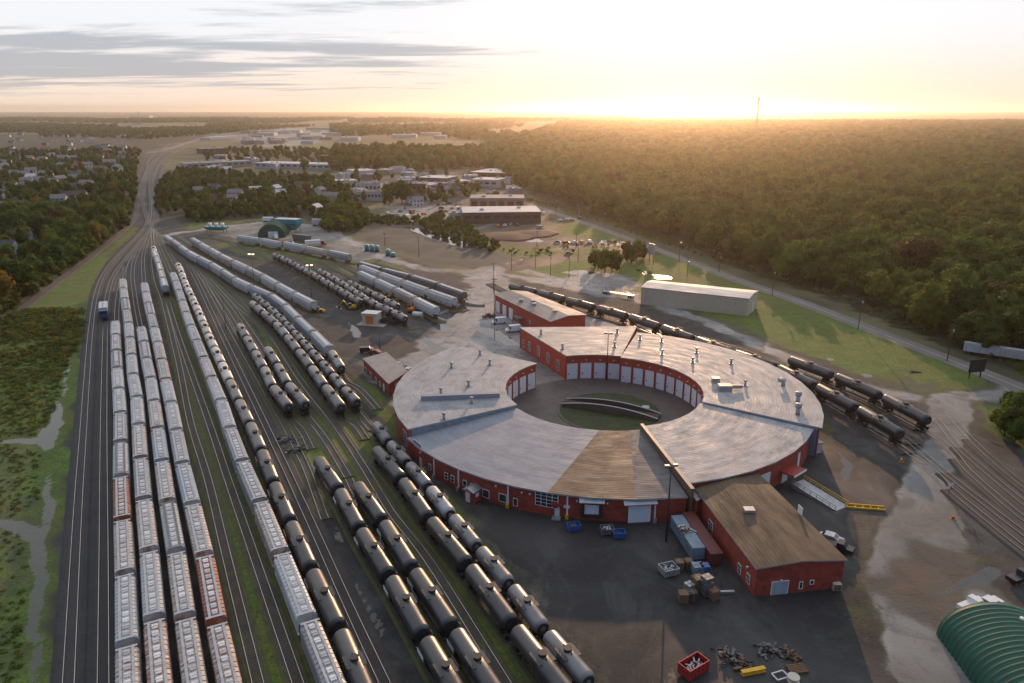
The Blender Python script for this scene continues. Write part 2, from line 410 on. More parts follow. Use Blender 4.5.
# ------------------------------------------------------------------ ground
def axis(segs):
    out = [segs[0][0]]
    for a, b, s0, s1 in segs:
        x = a
        while x < b - 1e-6:
            t = (x - a) / (b - a); x = min(b, x + s0 + (s1 - s0) * t); out.append(x)
    return np.array(out)
GX = axis([(-14000, -2500, 1500, 500), (-2500, -500, 300, 20), (-500, -200, 12, 1.6), (-200, 190, 1.1, 1.1), (190, 500, 1.6, 12), (500, 2500, 20, 300), (2500, 14000, 500, 1500)])
GY = axis([(-400, 60, 60, 8), (60, 330, 1.1, 1.1), (330, 1000, 1.2, 6), (1000, 4000, 7, 90), (4000, 16000, 200, 900)])
XX, YY = np.meshgrid(GX, GY)
xf, yf = XX.ravel(), YY.ravel()
def wpoly(pts): return np.array([P(x, y) for x, y in pts])
def mask(pts, soft=2.0, wobble=1.5, world_pts=None):
    poly = np.array(world_pts) if world_pts is not None else wpoly(pts)
    m = np.zeros(xf.shape)
    pad = soft * 2 + wobble
    sel = (xf > poly[:, 0].min() - pad) & (xf < poly[:, 0].max() + pad) & (yf > poly[:, 1].min() - pad) & (yf < poly[:, 1].max() + pad)
    x, y = xf[sel], yf[sel]
    if len(x) == 0: return m
    wx = wobble * (np.sin(y * .31 + x * .07) + .6 * np.sin(y * .83 + 2 + x * .2)) * .6
    wy = wobble * (np.sin(x * .29 + 1 + y * .05) + .6 * np.sin(x * .77 + y * .11)) * .6
    x = x + wx; y = y + wy
    ins = inpoly(x, y, poly); d = np.full(x.shape, 1e9)
    for i in range(len(poly)):
        a, b = poly[i - 1], poly[i]; e = b - a; L2 = max((e ** 2).sum(), 1e-9)
        t = np.clip(((x - a[0]) * e[0] + (y - a[1]) * e[1]) / L2, 0, 1)
        d = np.minimum(d, np.hypot(x - a[0] - t * e[0], y - a[1] - t * e[1]))
    sd = np.where(ins, d, -d)
    m[sel] = np.clip(.5 + sd / (2 * soft), 0, 1)
    return m
def strip(pts, w, soft=1.0, wobble=.6, w2=None):
    """band of ground w metres wide along a line of photo points"""
    q = smooth([(*P(a, b), 0) for a, b in pts], 6.0); n = len(q); L_, R_ = [], []
    for i, p in enumerate(q):
        t = (q[min(i + 1, n - 1)] - q[max(i - 1, 0)]).normalized(); ww = (w + ((w2 or w) - w) * i / (n - 1)) / 2
        L_.append((p.x - t.y * ww, p.y + t.x * ww)); R_.append((p.x + t.y * ww, p.y - t.x * ww))
    return mask(None, soft, wobble, L_ + R_[::-1])
Z = {k: np.zeros(xf.shape) for k in ('grass', 'asphalt', 'light', 'forest', 'puddle', 'gravel', 'soil', 'field')}
def put(k, m, amt=1.0):
    """the zone k replaces the others where m is"""
    for q in Z:
        if q != k and q != 'puddle': Z[q] *= (1 - m * amt)
    Z[k] = np.maximum(Z[k], m * amt)
put('grass', mask([(-60, 700), (-60, 330), (0, 322), (60, 280), (100, 250), (110, 262), (92, 330), (80, 420), (70, 500), (55, 700)], 2, 2))
put('field', mask([(-60, 700), (-60, 470), (0, 440), (40, 430), (50, 520), (30, 700)], 6, 4), .5)
put('gravel', mask([(46, 720), (62, 560), (75, 440), (86, 340), (100, 275), (128, 240), (145, 226), (165, 226), (200, 232), (250, 232), (330, 240), (420, 262), (500, 290), (480, 340), (395, 390), (400, 430), (470, 500), (560, 600), (640, 700), (640, 720)], 3, 2))
put('gravel', strip([(152, 232), (146, 205), (146, 180), (152, 160), (170, 146), (215, 134)], 34, 6, 2))
# grass strips of the yard
for p_, a in (([(166, 290), (180, 300), (207, 380), (238, 480), (280, 590), (322, 700), (232, 700), (214, 580), (190, 450), (172, 360)], .9),
           ([(203, 285), (225, 310), (255, 350), (285, 395), (300, 430), (290, 450), (262, 412), (238, 370), (215, 325)], .95),
           ([(120, 255), (118, 300), (112, 330), (107, 330), (110, 290)], .8), ([(128, 265), (142, 262), (142, 300), (136, 300)], .7),
           ([(300, 408), (330, 420), (372, 470), (420, 550), (500, 690), (400, 690), (372, 620), (330, 545), (300, 470), (280, 430)], .75),
           ([(258, 318), (285, 340), (330, 400), (372, 430), (380, 470), (340, 430), (300, 380), (262, 340)], .85),
           ([(352, 372), (385, 398), (402, 430), (398, 440), (372, 410)], .9), ([(395, 440), (420, 470), (470, 520), (520, 590), (500, 590), (440, 520)], .6),
           ([(376, 470), (420, 520), (470, 590), (540, 690), (500, 690), (440, 590)], .8),
           ([(395, 250), (330, 246), (250, 236), (210, 245), (265, 262), (300, 262), (350, 275), (420, 300), (425, 292)], .55),
           ([(152, 233), (165, 238), (185, 255), (215, 285), (200, 285), (175, 255)], .7), ([(100, 262), (125, 242), (140, 228), (134, 226), (98, 256)], .9)):
    put('grass', mask(p_, 1.4, 1.4), a)
put('gravel', strip([(320, 500), (350, 560), (385, 640), (410, 690)], 9, 2, 1.5), .9)
# plaza, roads
put('light', mask([(388, 392), (340, 352), (352, 338), (420, 325), (455, 305), (470, 290), (462, 272), (480, 258), (530, 262), (600, 284), (660, 302), (700, 330), (640, 335), (560, 400), (520, 390), (480, 400), (420, 420)], 3, 3), .95)
put('asphalt', mask([(322, 340), (350, 328), (410, 318), (442, 322), (420, 345), (392, 372), (372, 372)], 2, 3), .8)
put('field', mask([(345, 234), (380, 224), (440, 224), (480, 240), (520, 262), (500, 266), (470, 268), (430, 262), (385, 248)], 4, 4))
put('light', strip([(160, 236), (215, 228), (280, 222), (330, 232), (372, 252), (420, 268), (480, 272)], 9, 2, 2), .7)
put('light', mask([(200, 228), (290, 219), (345, 235), (400, 258), (360, 262), (300, 240), (230, 240)], 4, 3), .55)
put('grass', mask([(185, 222), (235, 216), (300, 215), (300, 219), (240, 222), (190, 230)], 4, 3))
put('grass', mask([(505, 272), (560, 262), (620, 252), (690, 258), (760, 285), (860, 322), (1003, 379), (940, 396), (880, 392), (800, 362), (752, 330), (700, 312), (640, 306), (600, 290), (575, 280), (540, 278)], 2.5, 2))
put('field', mask([(820, 365), (900, 375), (960, 385), (935, 397), (870, 392)], 5, 4), .6)
put('asphalt', mask([(500, 262), (560, 247), (635, 238), (640, 250), (560, 263), (505, 274)], 2, 1), .8)
put('light', mask([(560, 278), (600, 270), (640, 280), (640, 300), (600, 292)], 3, 3), .7)
put('gravel', mask([(500, 275), (560, 288), (640, 304), (700, 322), (790, 348), (880, 385), (940, 397), (1060, 400), (1100, 720), (1024, 683), (960, 560), (900, 500), (820, 470), (830, 410), (740, 350), (640, 325), (540, 300)], 2.5, 2), .95)
put('light', strip([(520, 270), (600, 289), (690, 316), (770, 350), (850, 385), (925, 398)], 8, 2, 1.5), .75)
put('asphalt', mask([(430, 452), (470, 520), (540, 590), (610, 700), (1060, 700), (1060, 610), (970, 570), (880, 560), (860, 520), (840, 470), (800, 460), (700, 460), (520, 480)], 2, 2), .97)
put('asphalt', mask([(760, 430), (830, 440), (905, 470), (890, 530), (860, 575), (800, 520)], 2, 2), 1.0)
PATHM = mask([(928, 397), (975, 391), (968, 440), (946, 478), (950, 500), (975, 560), (1000, 590), (1040, 620), (1060, 700), (905, 700), (868, 585), (862, 560), (890, 515), (908, 470), (926, 440)], 1.2, 1.0)
put('light', PATHM)
put('asphalt', mask([(976, 404), (1060, 415), (1060, 480), (1024, 470), (976, 452)], 2, 2), .8)
put('soil', mask([(866, 560), (890, 548), (950, 545), (1000, 560), (1010, 600), (960, 620), (905, 628), (880, 600)], 4, 4), .85)
put('soil', mask([(848, 510), (866, 512), (872, 535), (862, 560), (850, 530)], 1, .6), .9)
put('light', mask([(925, 394), (1000, 386), (1024, 388), (1024, 402), (990, 402), (965, 410), (930, 405)], 2, 2), .6)
put('grass', mask([(980, 410), (1040, 395), (1100, 470), (1024, 452), (990, 430)], 2, 2))
put('asphalt', mask([(952, 560), (1000, 555), (1060, 590), (1060, 615), (990, 590)], 2, 2), .7)
for pts, w in (([(950, 400), (944, 440), (925, 480), (912, 520), (905, 560)], 4), ([(935, 500), (930, 540), (945, 580), (960, 630), (980, 690)], 5), ([(885, 560), (900, 610), (930, 690)], 4), ([(1000, 600), (960, 612), (915, 618)], 5)):
    put('light', strip(pts, w, 3, 2), .42)
# light tyre-worn patches on the dark yard
for pts, w, a in (([(640, 560), (700, 600), (780, 640), (840, 690)], 5, .22), ([(800, 640), (860, 620), (905, 600)], 7, .3), ([(560, 560), (600, 610), (650, 640)], 7, .16), ([(845, 605), (870, 640), (905, 683)], 5, .3)):
    put('light', strip(pts, w, 3, 2), a)
# far industrial ground, the road along the forest
put('light', mask([(228, 138), (262, 128), (340, 127), (330, 140), (300, 150), (250, 150)], 20, 10), .6)
put('grass', mask([(255, 148), (330, 144), (420, 141), (420, 148), (330, 152), (262, 156)], 20, 10), .8)
put('grass', mask([(160, 150), (200, 142), (215, 139), (195, 146), (170, 156)], 6, 4), .8)
put('asphalt', mask([(330, 175), (380, 172), (440, 172), (520, 172), (532, 206), (560, 232), (600, 245), (520, 245), (470, 215), (415, 212), (360, 195)], 8, 5), .9)
put('light', mask([(380, 205), (480, 205), (480, 222), (400, 222)], 6, 4), .6)
put('soil', mask([(492, 232), (510, 226), (540, 224), (560, 238), (540, 246), (510, 246)], 2, 2), .9)
put('grass', mask([(470, 232), (500, 246), (560, 252), (620, 246), (600, 252), (520, 258), (480, 244)], 3, 3))
put('grass', mask([(570, 218), (600, 228), (640, 245), (600, 240), (560, 235)], 3, 3), .8)
put('forest', mask(None, 4, 4, [P(528, 195), P(590, 215), P(640, 233), P(700, 252), P(760, 276), P(830, 299), P(900, 328), P(960, 350), P(1030, 376), P(1200, 430), (900, 250), (4000, 900), (4000, 4500), (60, 4500), (40, 1400)]))
put('forest', mask(None, 8, 6, [P(137, 190), P(128, 222), P(98, 250), P(50, 282), P(0, 318), (-330, 260), (-900, 400), (-2500, 1500), (-1800, 2500), (-900, 2400), P(146, 150)]), .9)
put('forest', mask([(166, 176), (210, 172), (330, 178), (350, 205), (342, 232), (300, 216), (185, 224), (163, 215)], 4, 4), .9)
Z['field'] = np.maximum(Z['field'], PATHM * (Z['light'] > .05))
# puddles
for pts, s in (([(-20, 441), (36, 439), (46, 425), (52, 408), (60, 400), (63, 408), (60, 430), (58, 446), (44, 450), (38, 444), (-20, 444)], .5),
          ([(-20, 519), (20, 521), (38, 530), (42, 500), (46, 480), (52, 470), (52, 500), (48, 540), (45, 600), (34, 683), (26, 683), (33, 600), (30, 545), (0, 526), (-20, 524)], .5),
          ([(72, 335), (75, 318), (79, 314), (76, 330), (72, 345), (70, 360), (68, 380), (62, 400), (59, 404), (66, 372)], .35),
          ([(93, 385), (96, 380), (95, 410), (93, 410)], .3), ([(353, 582), (360, 584), (372, 610), (384, 636), (378, 636), (364, 612)], .5),
          ([(333, 520), (345, 530), (346, 545), (335, 542)], .7), ([(985, 565), (1000, 571), (990, 583), (965, 590), (935, 596), (975, 576)], .6),
          ([(1005, 605), (1030, 605), (1040, 625), (1015, 617)], .8), ([(838, 450), (846, 460), (852, 478), (846, 484), (842, 470)], .4), ([(868, 600), (885, 608), (894, 614), (880, 611)], .3),
          ([(826, 358), (832, 359), (830, 361), (825, 361)], .4), ([(862, 373), (872, 374), (873, 377), (864, 377)], .4), ([(907, 370), (922, 372), (924, 374), (908, 374)], .4),
          ([(642, 271), (652, 272), (650, 275), (643, 274)], .4), ([(650, 274), (668, 276), (672, 279), (655, 279)], .5), ([(632, 268), (642, 270), (640, 272)], .4),
          ([(395, 300), (420, 308), (440, 322), (455, 330), (440, 330), (415, 314)], .5), ([(470, 325), (500, 330), (520, 345), (505, 345), (485, 335)], .5), ([(420, 335), (440, 345), (452, 352), (430, 350)], .6),
          ([(350, 322), (358, 330), (362, 338), (356, 338), (350, 330)], .5), ([(340, 300), (352, 304), (348, 312), (338, 306)], .6),
          ([(400, 226), (420, 228), (440, 234), (462, 240), (480, 248), (462, 248), (430, 238)], .7), ([(515, 232), (530, 236), (545, 242), (530, 242), (518, 238)], .5),
          ([(560, 272), (585, 270), (600, 273), (575, 275)], .4), ([(600, 240), (640, 243), (630, 246), (600, 244)], .4), ([(430, 320), (450, 310), (470, 300), (465, 310), (445, 320)], .5)):
    Z['puddle'] = np.maximum(Z['puddle'], mask(pts, s * 1.6, .8) * (1.0 if s < .65 else .8))
nx, ny = len(GX), len(GY)
gm = bpy.data.meshes.new('ground')
gm.vertices.add(nx * ny); gm.vertices.foreach_set('co', np.c_[xf, yf, np.zeros(nx * ny)].ravel())
ii, jj = np.meshgrid(np.arange(nx - 1), np.arange(ny - 1)); a = (jj * nx + ii).ravel()
quads = np.c_[a, a + 1, a + 1 + nx, a + nx].ravel()
gm.loops.add(len(quads)); gm.loops.foreach_set('vertex_index', quads)
gm.polygons.add(len(quads) // 4); gm.polygons.foreach_set('loop_start', np.arange(0, len(quads), 4)); gm.polygons.foreach_set('loop_total', np.full(len(quads) // 4, 4))
gm.update()
for nm, ks in (('ground_kinds', ('grass', 'asphalt', 'light', 'forest')), ('ground_kinds_more', ('puddle', 'gravel', 'soil', 'field'))):
    at = gm.attributes.new(nm, 'FLOAT_COLOR', 'POINT')
    at.data.foreach_set('color', np.c_[tuple(Z[k] for k in ks)].astype(np.float32).ravel())
ground = bpy.data.objects.new('ground', gm); C.objects.link(ground); ground['kind'] = 'structure'

def ground_material():
    m = bpy.data.materials.new('ground_cover'); m.use_nodes = True
    N, L = m.node_tree.nodes, m.node_tree.links; b = N['Principled BSDF']
    t = N.new('ShaderNodeTexCoord')
    def nz(scale, det=6, rg=.6, dist=0.0, st=(1, 1, 1)):
        mpn = N.new('ShaderNodeMapping'); mpn.inputs['Scale'].default_value = st; L.new(t.outputs['Object'], mpn.inputs[0])
        n = N.new('ShaderNodeTexNoise'); n.inputs['Scale'].default_value = scale; n.inputs['Detail'].default_value = det
        n.inputs['Roughness'].default_value = rg; n.inputs['Distortion'].default_value = dist; L.new(mpn.outputs[0], n.inputs['Vector']); return n.outputs['Fac']
    def mr(v, a, c, lo=0.0, hi=1.0, s=False):
        n = N.new('ShaderNodeMapRange'); n.inputs[1].default_value = a; n.inputs[2].default_value = c; n.inputs[3].default_value = lo; n.inputs[4].default_value = hi
        if s: n.interpolation_type = 'SMOOTHSTEP'
        L.new(v, n.inputs[0]); return n.outputs[0]
    def mx(f, a, c):
        n = N.new('ShaderNodeMix'); n.data_type = 'RGBA'
        if isinstance(f, float): n.inputs[0].default_value = f
        else: L.new(f, n.inputs[0])
        for i, q in ((6, a), (7, c)):
            if isinstance(q, tuple): n.inputs[i].default_value = (*q, 1)
            else: L.new(q, n.inputs[i])
        return n.outputs[2]
    def ma(op, a, c):
        n = N.new('ShaderNodeMath'); n.operation = op
        for i, q in enumerate((a, c)):
            if isinstance(q, (int, float)): n.inputs[i].default_value = q
            else: L.new(q, n.inputs[i])
        return n.outputs[0]
    def attr(nm):
        n = N.new('ShaderNodeAttribute'); n.attribute_name = nm; s = N.new('ShaderNodeSeparateColor'); L.new(n.outputs['Color'], s.inputs[0])
        return s.outputs[0], s.outputs[1], s.outputs[2], n.outputs['Alpha']
    grass, asph, light, forest = attr('ground_kinds'); pud, grav, soil, field = attr('ground_kinds_more')
    fine, mid, big, huge = nz(1.6, 8, .7), nz(.22, 8, .65, .4), nz(.035, 6, .6, .6), nz(.0035, 8, .62, .5)
    edge = ma('ADD', ma('MULTIPLY', fine, .45), ma('MULTIPLY', mid, .55))
    def thr(w, soft=.22, k=1.7): # breaks the edge of a zone up
        return mr(ma('ADD', w, ma('MULTIPLY', ma('SUBTRACT', edge, .5), k)), .5 - soft, .5 + soft, s=True)
    far = mx(mr(huge, .4, .6), (0.035, 0.042, 0.018), (0.12, 0.115, 0.06))
    far = mx(mr(nz(.02, 6, .7), .5, .7), far, (0.022, 0.026, 0.013))
    c = far
    c = mx(thr(forest), c, mx(mr(mid, .4, .6), (0.013, 0.016, 0.008), (0.028, 0.027, 0.012)))
    c = mx(thr(field), c, mx(mr(big, .4, .6), (0.088, 0.086, 0.076), (0.050, 0.052, 0.042)))
    g = mx(mr(mid, .35, .65), (0.060, 0.115, 0.016), (0.130, 0.185, 0.026)); g = mx(mr(big, .46, .66, 0, .8), g, (0.125, 0.112, 0.026)); g = mx(mr(fine, .46, .66), g, (0.024, 0.034, 0.009))
    gr = mx(mr(big, .4, .62), (0.036, 0.0365, 0.038), (0.068, 0.067, 0.067)); gr = mx(mr(mid, .45, .65), gr, (0.027, 0.026, 0.026)); gr = mx(mr(fine, .55, .8), gr, (0.13, 0.115, 0.10))
    c = mx(thr(grav), c, gr)
    a_ = mx(mr(big, .42, .62), (0.014, 0.0150, 0.0175), (0.027, 0.0275, 0.030)); a_ = mx(mr(nz(.09, 8, .7, 1.2, (1, .5, 1)), .50, .68, 0, .7), a_, (0.062, 0.062, 0.063))
    a_ = mx(mr(nz(.5, 9, .75, 2.0, (.3, 1, 1)), .55, .68, 0, .5), a_, (0.045, 0.044, 0.044))
    c = mx(thr(asph), c, a_)
    l_ = mx(mr(big, .38, .62), (0.37, 0.36, 0.36), (0.17, 0.166, 0.166)); l_ = mx(mr(nz(.12, 9, .7, 1.5), .5, .66, 0, .8), l_, (0.075, 0.072, 0.07)); l_ = mx(mr(nz(.35, 9, .75, 2.2, (1, .4, 1)), .54, .66, 0, .7), l_, (0.11, 0.105, 0.10)); l_ = mx(mr(fine, .55, .8, 0, .6), l_, (0.30, 0.27, 0.24))
    c = mx(ma('MULTIPLY', thr(light, .22, 1.0), ma('SUBTRACT', .93, ma('MULTIPLY', field, .48))), c, l_)
    s_ = mx(mr(nz(.1, 8, .68, 1), .4, .62), (0.115, 0.086, 0.062), (0.060, 0.050, 0.043))
    c = mx(thr(soil), c, s_); c = mx(thr(grass, .3), c, g)
    pf = mr(ma('ADD', pud, ma('MULTIPLY', ma('SUBTRACT', edge, .5), 2.4)), .42, .58, s=True)
    pf = ma('MULTIPLY', pf, mr(pud, .02, .12))
    wet = ma('MAXIMUM', asph, ma('MULTIPLY', light, .8))
    wp = ma('MULTIPLY', mr(nz(.055, 9, .66, 1.3, (1, .7, 1)), .62, .67), wet)
    pf = ma('MAXIMUM', pf, ma('MULTIPLY', wp, .75))
    c = mx(ma('MULTIPLY', pf, .8), c, (0.030, 0.031, 0.034))
    L.new(c, b.inputs['Base Color'])
    rbase = ma('SUBTRACT', .92, ma('MULTIPLY', wet, mr(big, .35, .65, .08, .30)))
    n = N.new('ShaderNodeMix'); n.data_type = 'FLOAT'; L.new(pf, n.inputs[0]); L.new(rbase, n.inputs[2]); n.inputs[3].default_value = .06; L.new(n.outputs[0], b.inputs['Roughness'])
    b.inputs['Specular IOR Level'].default_value = .4
    bp = N.new('ShaderNodeBump'); bp.inputs['Distance'].default_value = .25
    L.new(ma('MULTIPLY', ma('SUBTRACT', 1.0, pf), mr(ma('ADD', wet, 0), 0, 1, .8, .16)), bp.inputs['Strength']); L.new(fine, bp.inputs['Height']); L.new(bp.outputs[0], b.inputs['Normal'])
    return m
gm.materials.append(ground_material())

def road(name, pts, w, material, z, line=None):
    q = smooth([(*P(a, b), z) for a, b in pts], 5.0); mb = MB(); n = len(q); s = 0
    prev = None
    for i, p in enumerate(q):
        t = (q[min(i + 1, n - 1)] - q[max(i - 1, 0)]).normalized(); nn = Vector((-t.y, t.x, 0)) * (w / 2)
        cur = (p - nn, p + nn)
        if prev: mb.poly([prev[0], cur[0], cur[1], prev[1]], 0, [(0, s), (0, s + 5), (w, s + 5), (w, s)]); s += 5
        prev = cur
    o = mb.build(name, material); o['kind'] = 'structure'; return o, q
M['road'] = mat('road_asphalt', (0.135, 0.125, 0.12), .88, var=.15, vscale=.15, dirt=(.20, .185, .17), dirt_amt=.5, dscale=.1)
M['marking'] = mat('road_marking', (0.6, 0.55, 0.4), .6)
_, road_path = road('road', [(1100, 420), (1003, 381), (960, 364), (880, 333), (800, 302), (740, 281), (690, 262), (640, 243), (590, 225), (540, 208), (522, 202), (490, 192)], 8.0, M['road'], .04)
mb = MB()
for k in range(0, len(road_path) - 1):
    a_, b_ = road_path[k], road_path[k + 1]; t = (b_ - a_).normalized(); nn = Vector((-t.y, t.x, 0)) * .08
    mb.poly([a_ - nn + Vector((0, 0, .01)), b_ - nn + Vector((0, 0, .01)), b_ + nn + Vector((0, 0, .01)), a_ + nn + Vector((0, 0, .01))])
mb.build('road_markings', M['marking'])['kind'] = 'structure'
road('highway', [(150, 153), (175, 147), (215, 136), (262, 130), (330, 124)], 22, M['road'], .03)
road('side_road', [(430, 232), (480, 228), (520, 212)], 6, M['road'], .02)

# ------------------------------------------------------------------ railway tracks
def ballast_material(name, base, stone, tie, grass):
    m = bpy.data.materials.new(name); m.use_nodes = True
    N, L = m.node_tree.nodes, m.node_tree.links; b = N['Principled BSDF']; b.inputs['Roughness'].default_value = .85
    t = N.new('ShaderNodeTexCoord'); sp = N.new('ShaderNodeSeparateXYZ'); L.new(t.outputs['UV'], sp.inputs[0])
    def ma(op, a, c=None):
        n = N.new('ShaderNodeMath'); n.operation = op
        for i, q in enumerate((a, c)):
            if q is None: continue
            if isinstance(q, (int, float)): n.inputs[i].default_value = q
            else: L.new(q, n.inputs[i])
        return n.outputs[0]
    def mx(f, a, c):
        n = N.new('ShaderNodeMix'); n.data_type = 'RGBA'; L.new(f, n.inputs[0])
        for i, q in ((6, a), (7, c)):
            if isinstance(q, tuple): n.inputs[i].default_value = (*q, 1)
            else: L.new(q, n.inputs[i])
        return n.outputs[2]
    def nz(sc, det=6):
        n = N.new('ShaderNodeTexNoise'); n.inputs['Scale'].default_value = sc; n.inputs['Detail'].default_value = det; n.inputs['Roughness'].default_value = .65; L.new(t.outputs['Object'], n.inputs['Vector']); return n.outputs['Fac']
    def mr(v, a, c, lo=0, hi=1):
        n = N.new('ShaderNodeMapRange'); n.inputs[1].default_value = a; n.inputs[2].default_value = c; n.inputs[3].default_value = lo; n.inputs[4].default_value = hi; L.new(v, n.inputs[0]); return n.outputs[0]
    c = mx(mr(nz(.15), .4, .65), base, stone); c = mx(mr(nz(2.2), .5, .7), c, tuple(x * .5 for x in base))
    tie_m = ma('MULTIPLY', ma('LESS_THAN', ma('FRACT', ma('DIVIDE', sp.outputs[1], .62)), .42), ma('LESS_THAN', ma('ABSOLUTE', sp.outputs[0]), 1.3))
    c = mx(ma('MULTIPLY', tie_m, .8), c, tie)
    edge = mr(ma('ABSOLUTE', sp.outputs[0]), .9, 1.9, 0, .34)
    if grass: c = mx(mr(ma('ADD', nz(.28, 9), edge), .52, .66, 0, .95), c, mx(mr(nz(.6), .4, .6), (0.045, 0.062, 0.014), (0.085, 0.082, 0.022)))
    L.new(c, b.inputs['Base Color'])
    return m
M['ballast'] = ballast_material('ballast', (0.038, 0.034, 0.033), (0.062, 0.054, 0.050), (0.040, 0.032, 0.027), False)
M['ballast_grassy'] = ballast_material('ballast_grassy', (0.056, 0.050, 0.042), (0.095, 0.082, 0.068), (0.042, 0.034, 0.028), True)
M['ballast_main'] = ballast_material('ballast_dark', (0.026, 0.026, 0.029), (0.040, 0.039, 0.042), (0.060, 0.054, 0.052), False)
NT = [0]
CROSSING = [(926, 397), (980, 391), (972, 440), (950, 478), (960, 505), (925, 495), (890, 515), (908, 470), (924, 440)]
def track(pts, kind='ballast_grassy', flush=False, world=None):
    """pts: photo points (x, y) on the ground or (x, y, z)"""
    NT[0] += 1
    w = world or [(*P(p[0], p[1], p[2] if len(p) > 2 else 0), 0) for p in pts]
    q = smooth(w, 3.0)
    zb = .03 if flush else .10 + NT[0] * .007
    mb = MB(); hw = 1.45 if kind == 'ballast_grassy' else 1.95; n = len(q); prev = None; s = 0
    rails = []
    for i, p in enumerate(q):
        t = (q[min(i + 1, n - 1)] - q[max(i - 1, 0)]).normalized(); nn = Vector((-t.y, t.x, 0))
        cur = [Vector((p.x, p.y, 0)) + nn * o + Vector((0, 0, z)) for o, z in ((-hw - .5, .012), (-hw, zb), (hw, zb), (hw + .5, .012))]
        uu = (-hw - .5, -hw, hw, hw + .5)
        if prev:
            ds = (q[i] - q[i-1]).length
            on_road = (q[i].x > 75) and bool(inpoly([PX(q[i].x, q[i].y)[0]], [PX(q[i].x, q[i].y)[1]], CROSSING)[0])
            if not flush and not on_road:
                for k in range(3): mb.poly([prev[k], prev[k+1], cur[k+1], cur[k]][::-1], 0, [(uu[k], s), (uu[k+1], s), (uu[k+1], s + ds), (uu[k], s + ds)][::-1])
            s += ds
        prev = cur
        rails.append((Vector((p.x, p.y, 0)), nn))
    if flush: o = empty('railway_track', tuple(q[0]))
    else: o = mb.build('railway_track', M[kind])
    o['kind'] = 'structure'
    for sg in (-1, 1):
        rb = MB(); z0, z1 = zb + .005, zb + (.03 if flush else .17)
        rings = []
        for c_, nn in rails:
            a = c_ + nn * sg * .755
            rings.append([(a - nn * .045) + Vector((0, 0, z0)), (a + nn * .045) + Vector((0, 0, z0)), (a + nn * .045) + Vector((0, 0, z1)), (a - nn * .045) + Vector((0, 0, z1))])
        rb.ring(rings, 0, sm=False)
        r = rb.build('rail', M['rail'], o)
        if flush: r.location = -Vector(q[0])
    return Path([Vector((v.x, v.y, zb + .17)) for v in q])

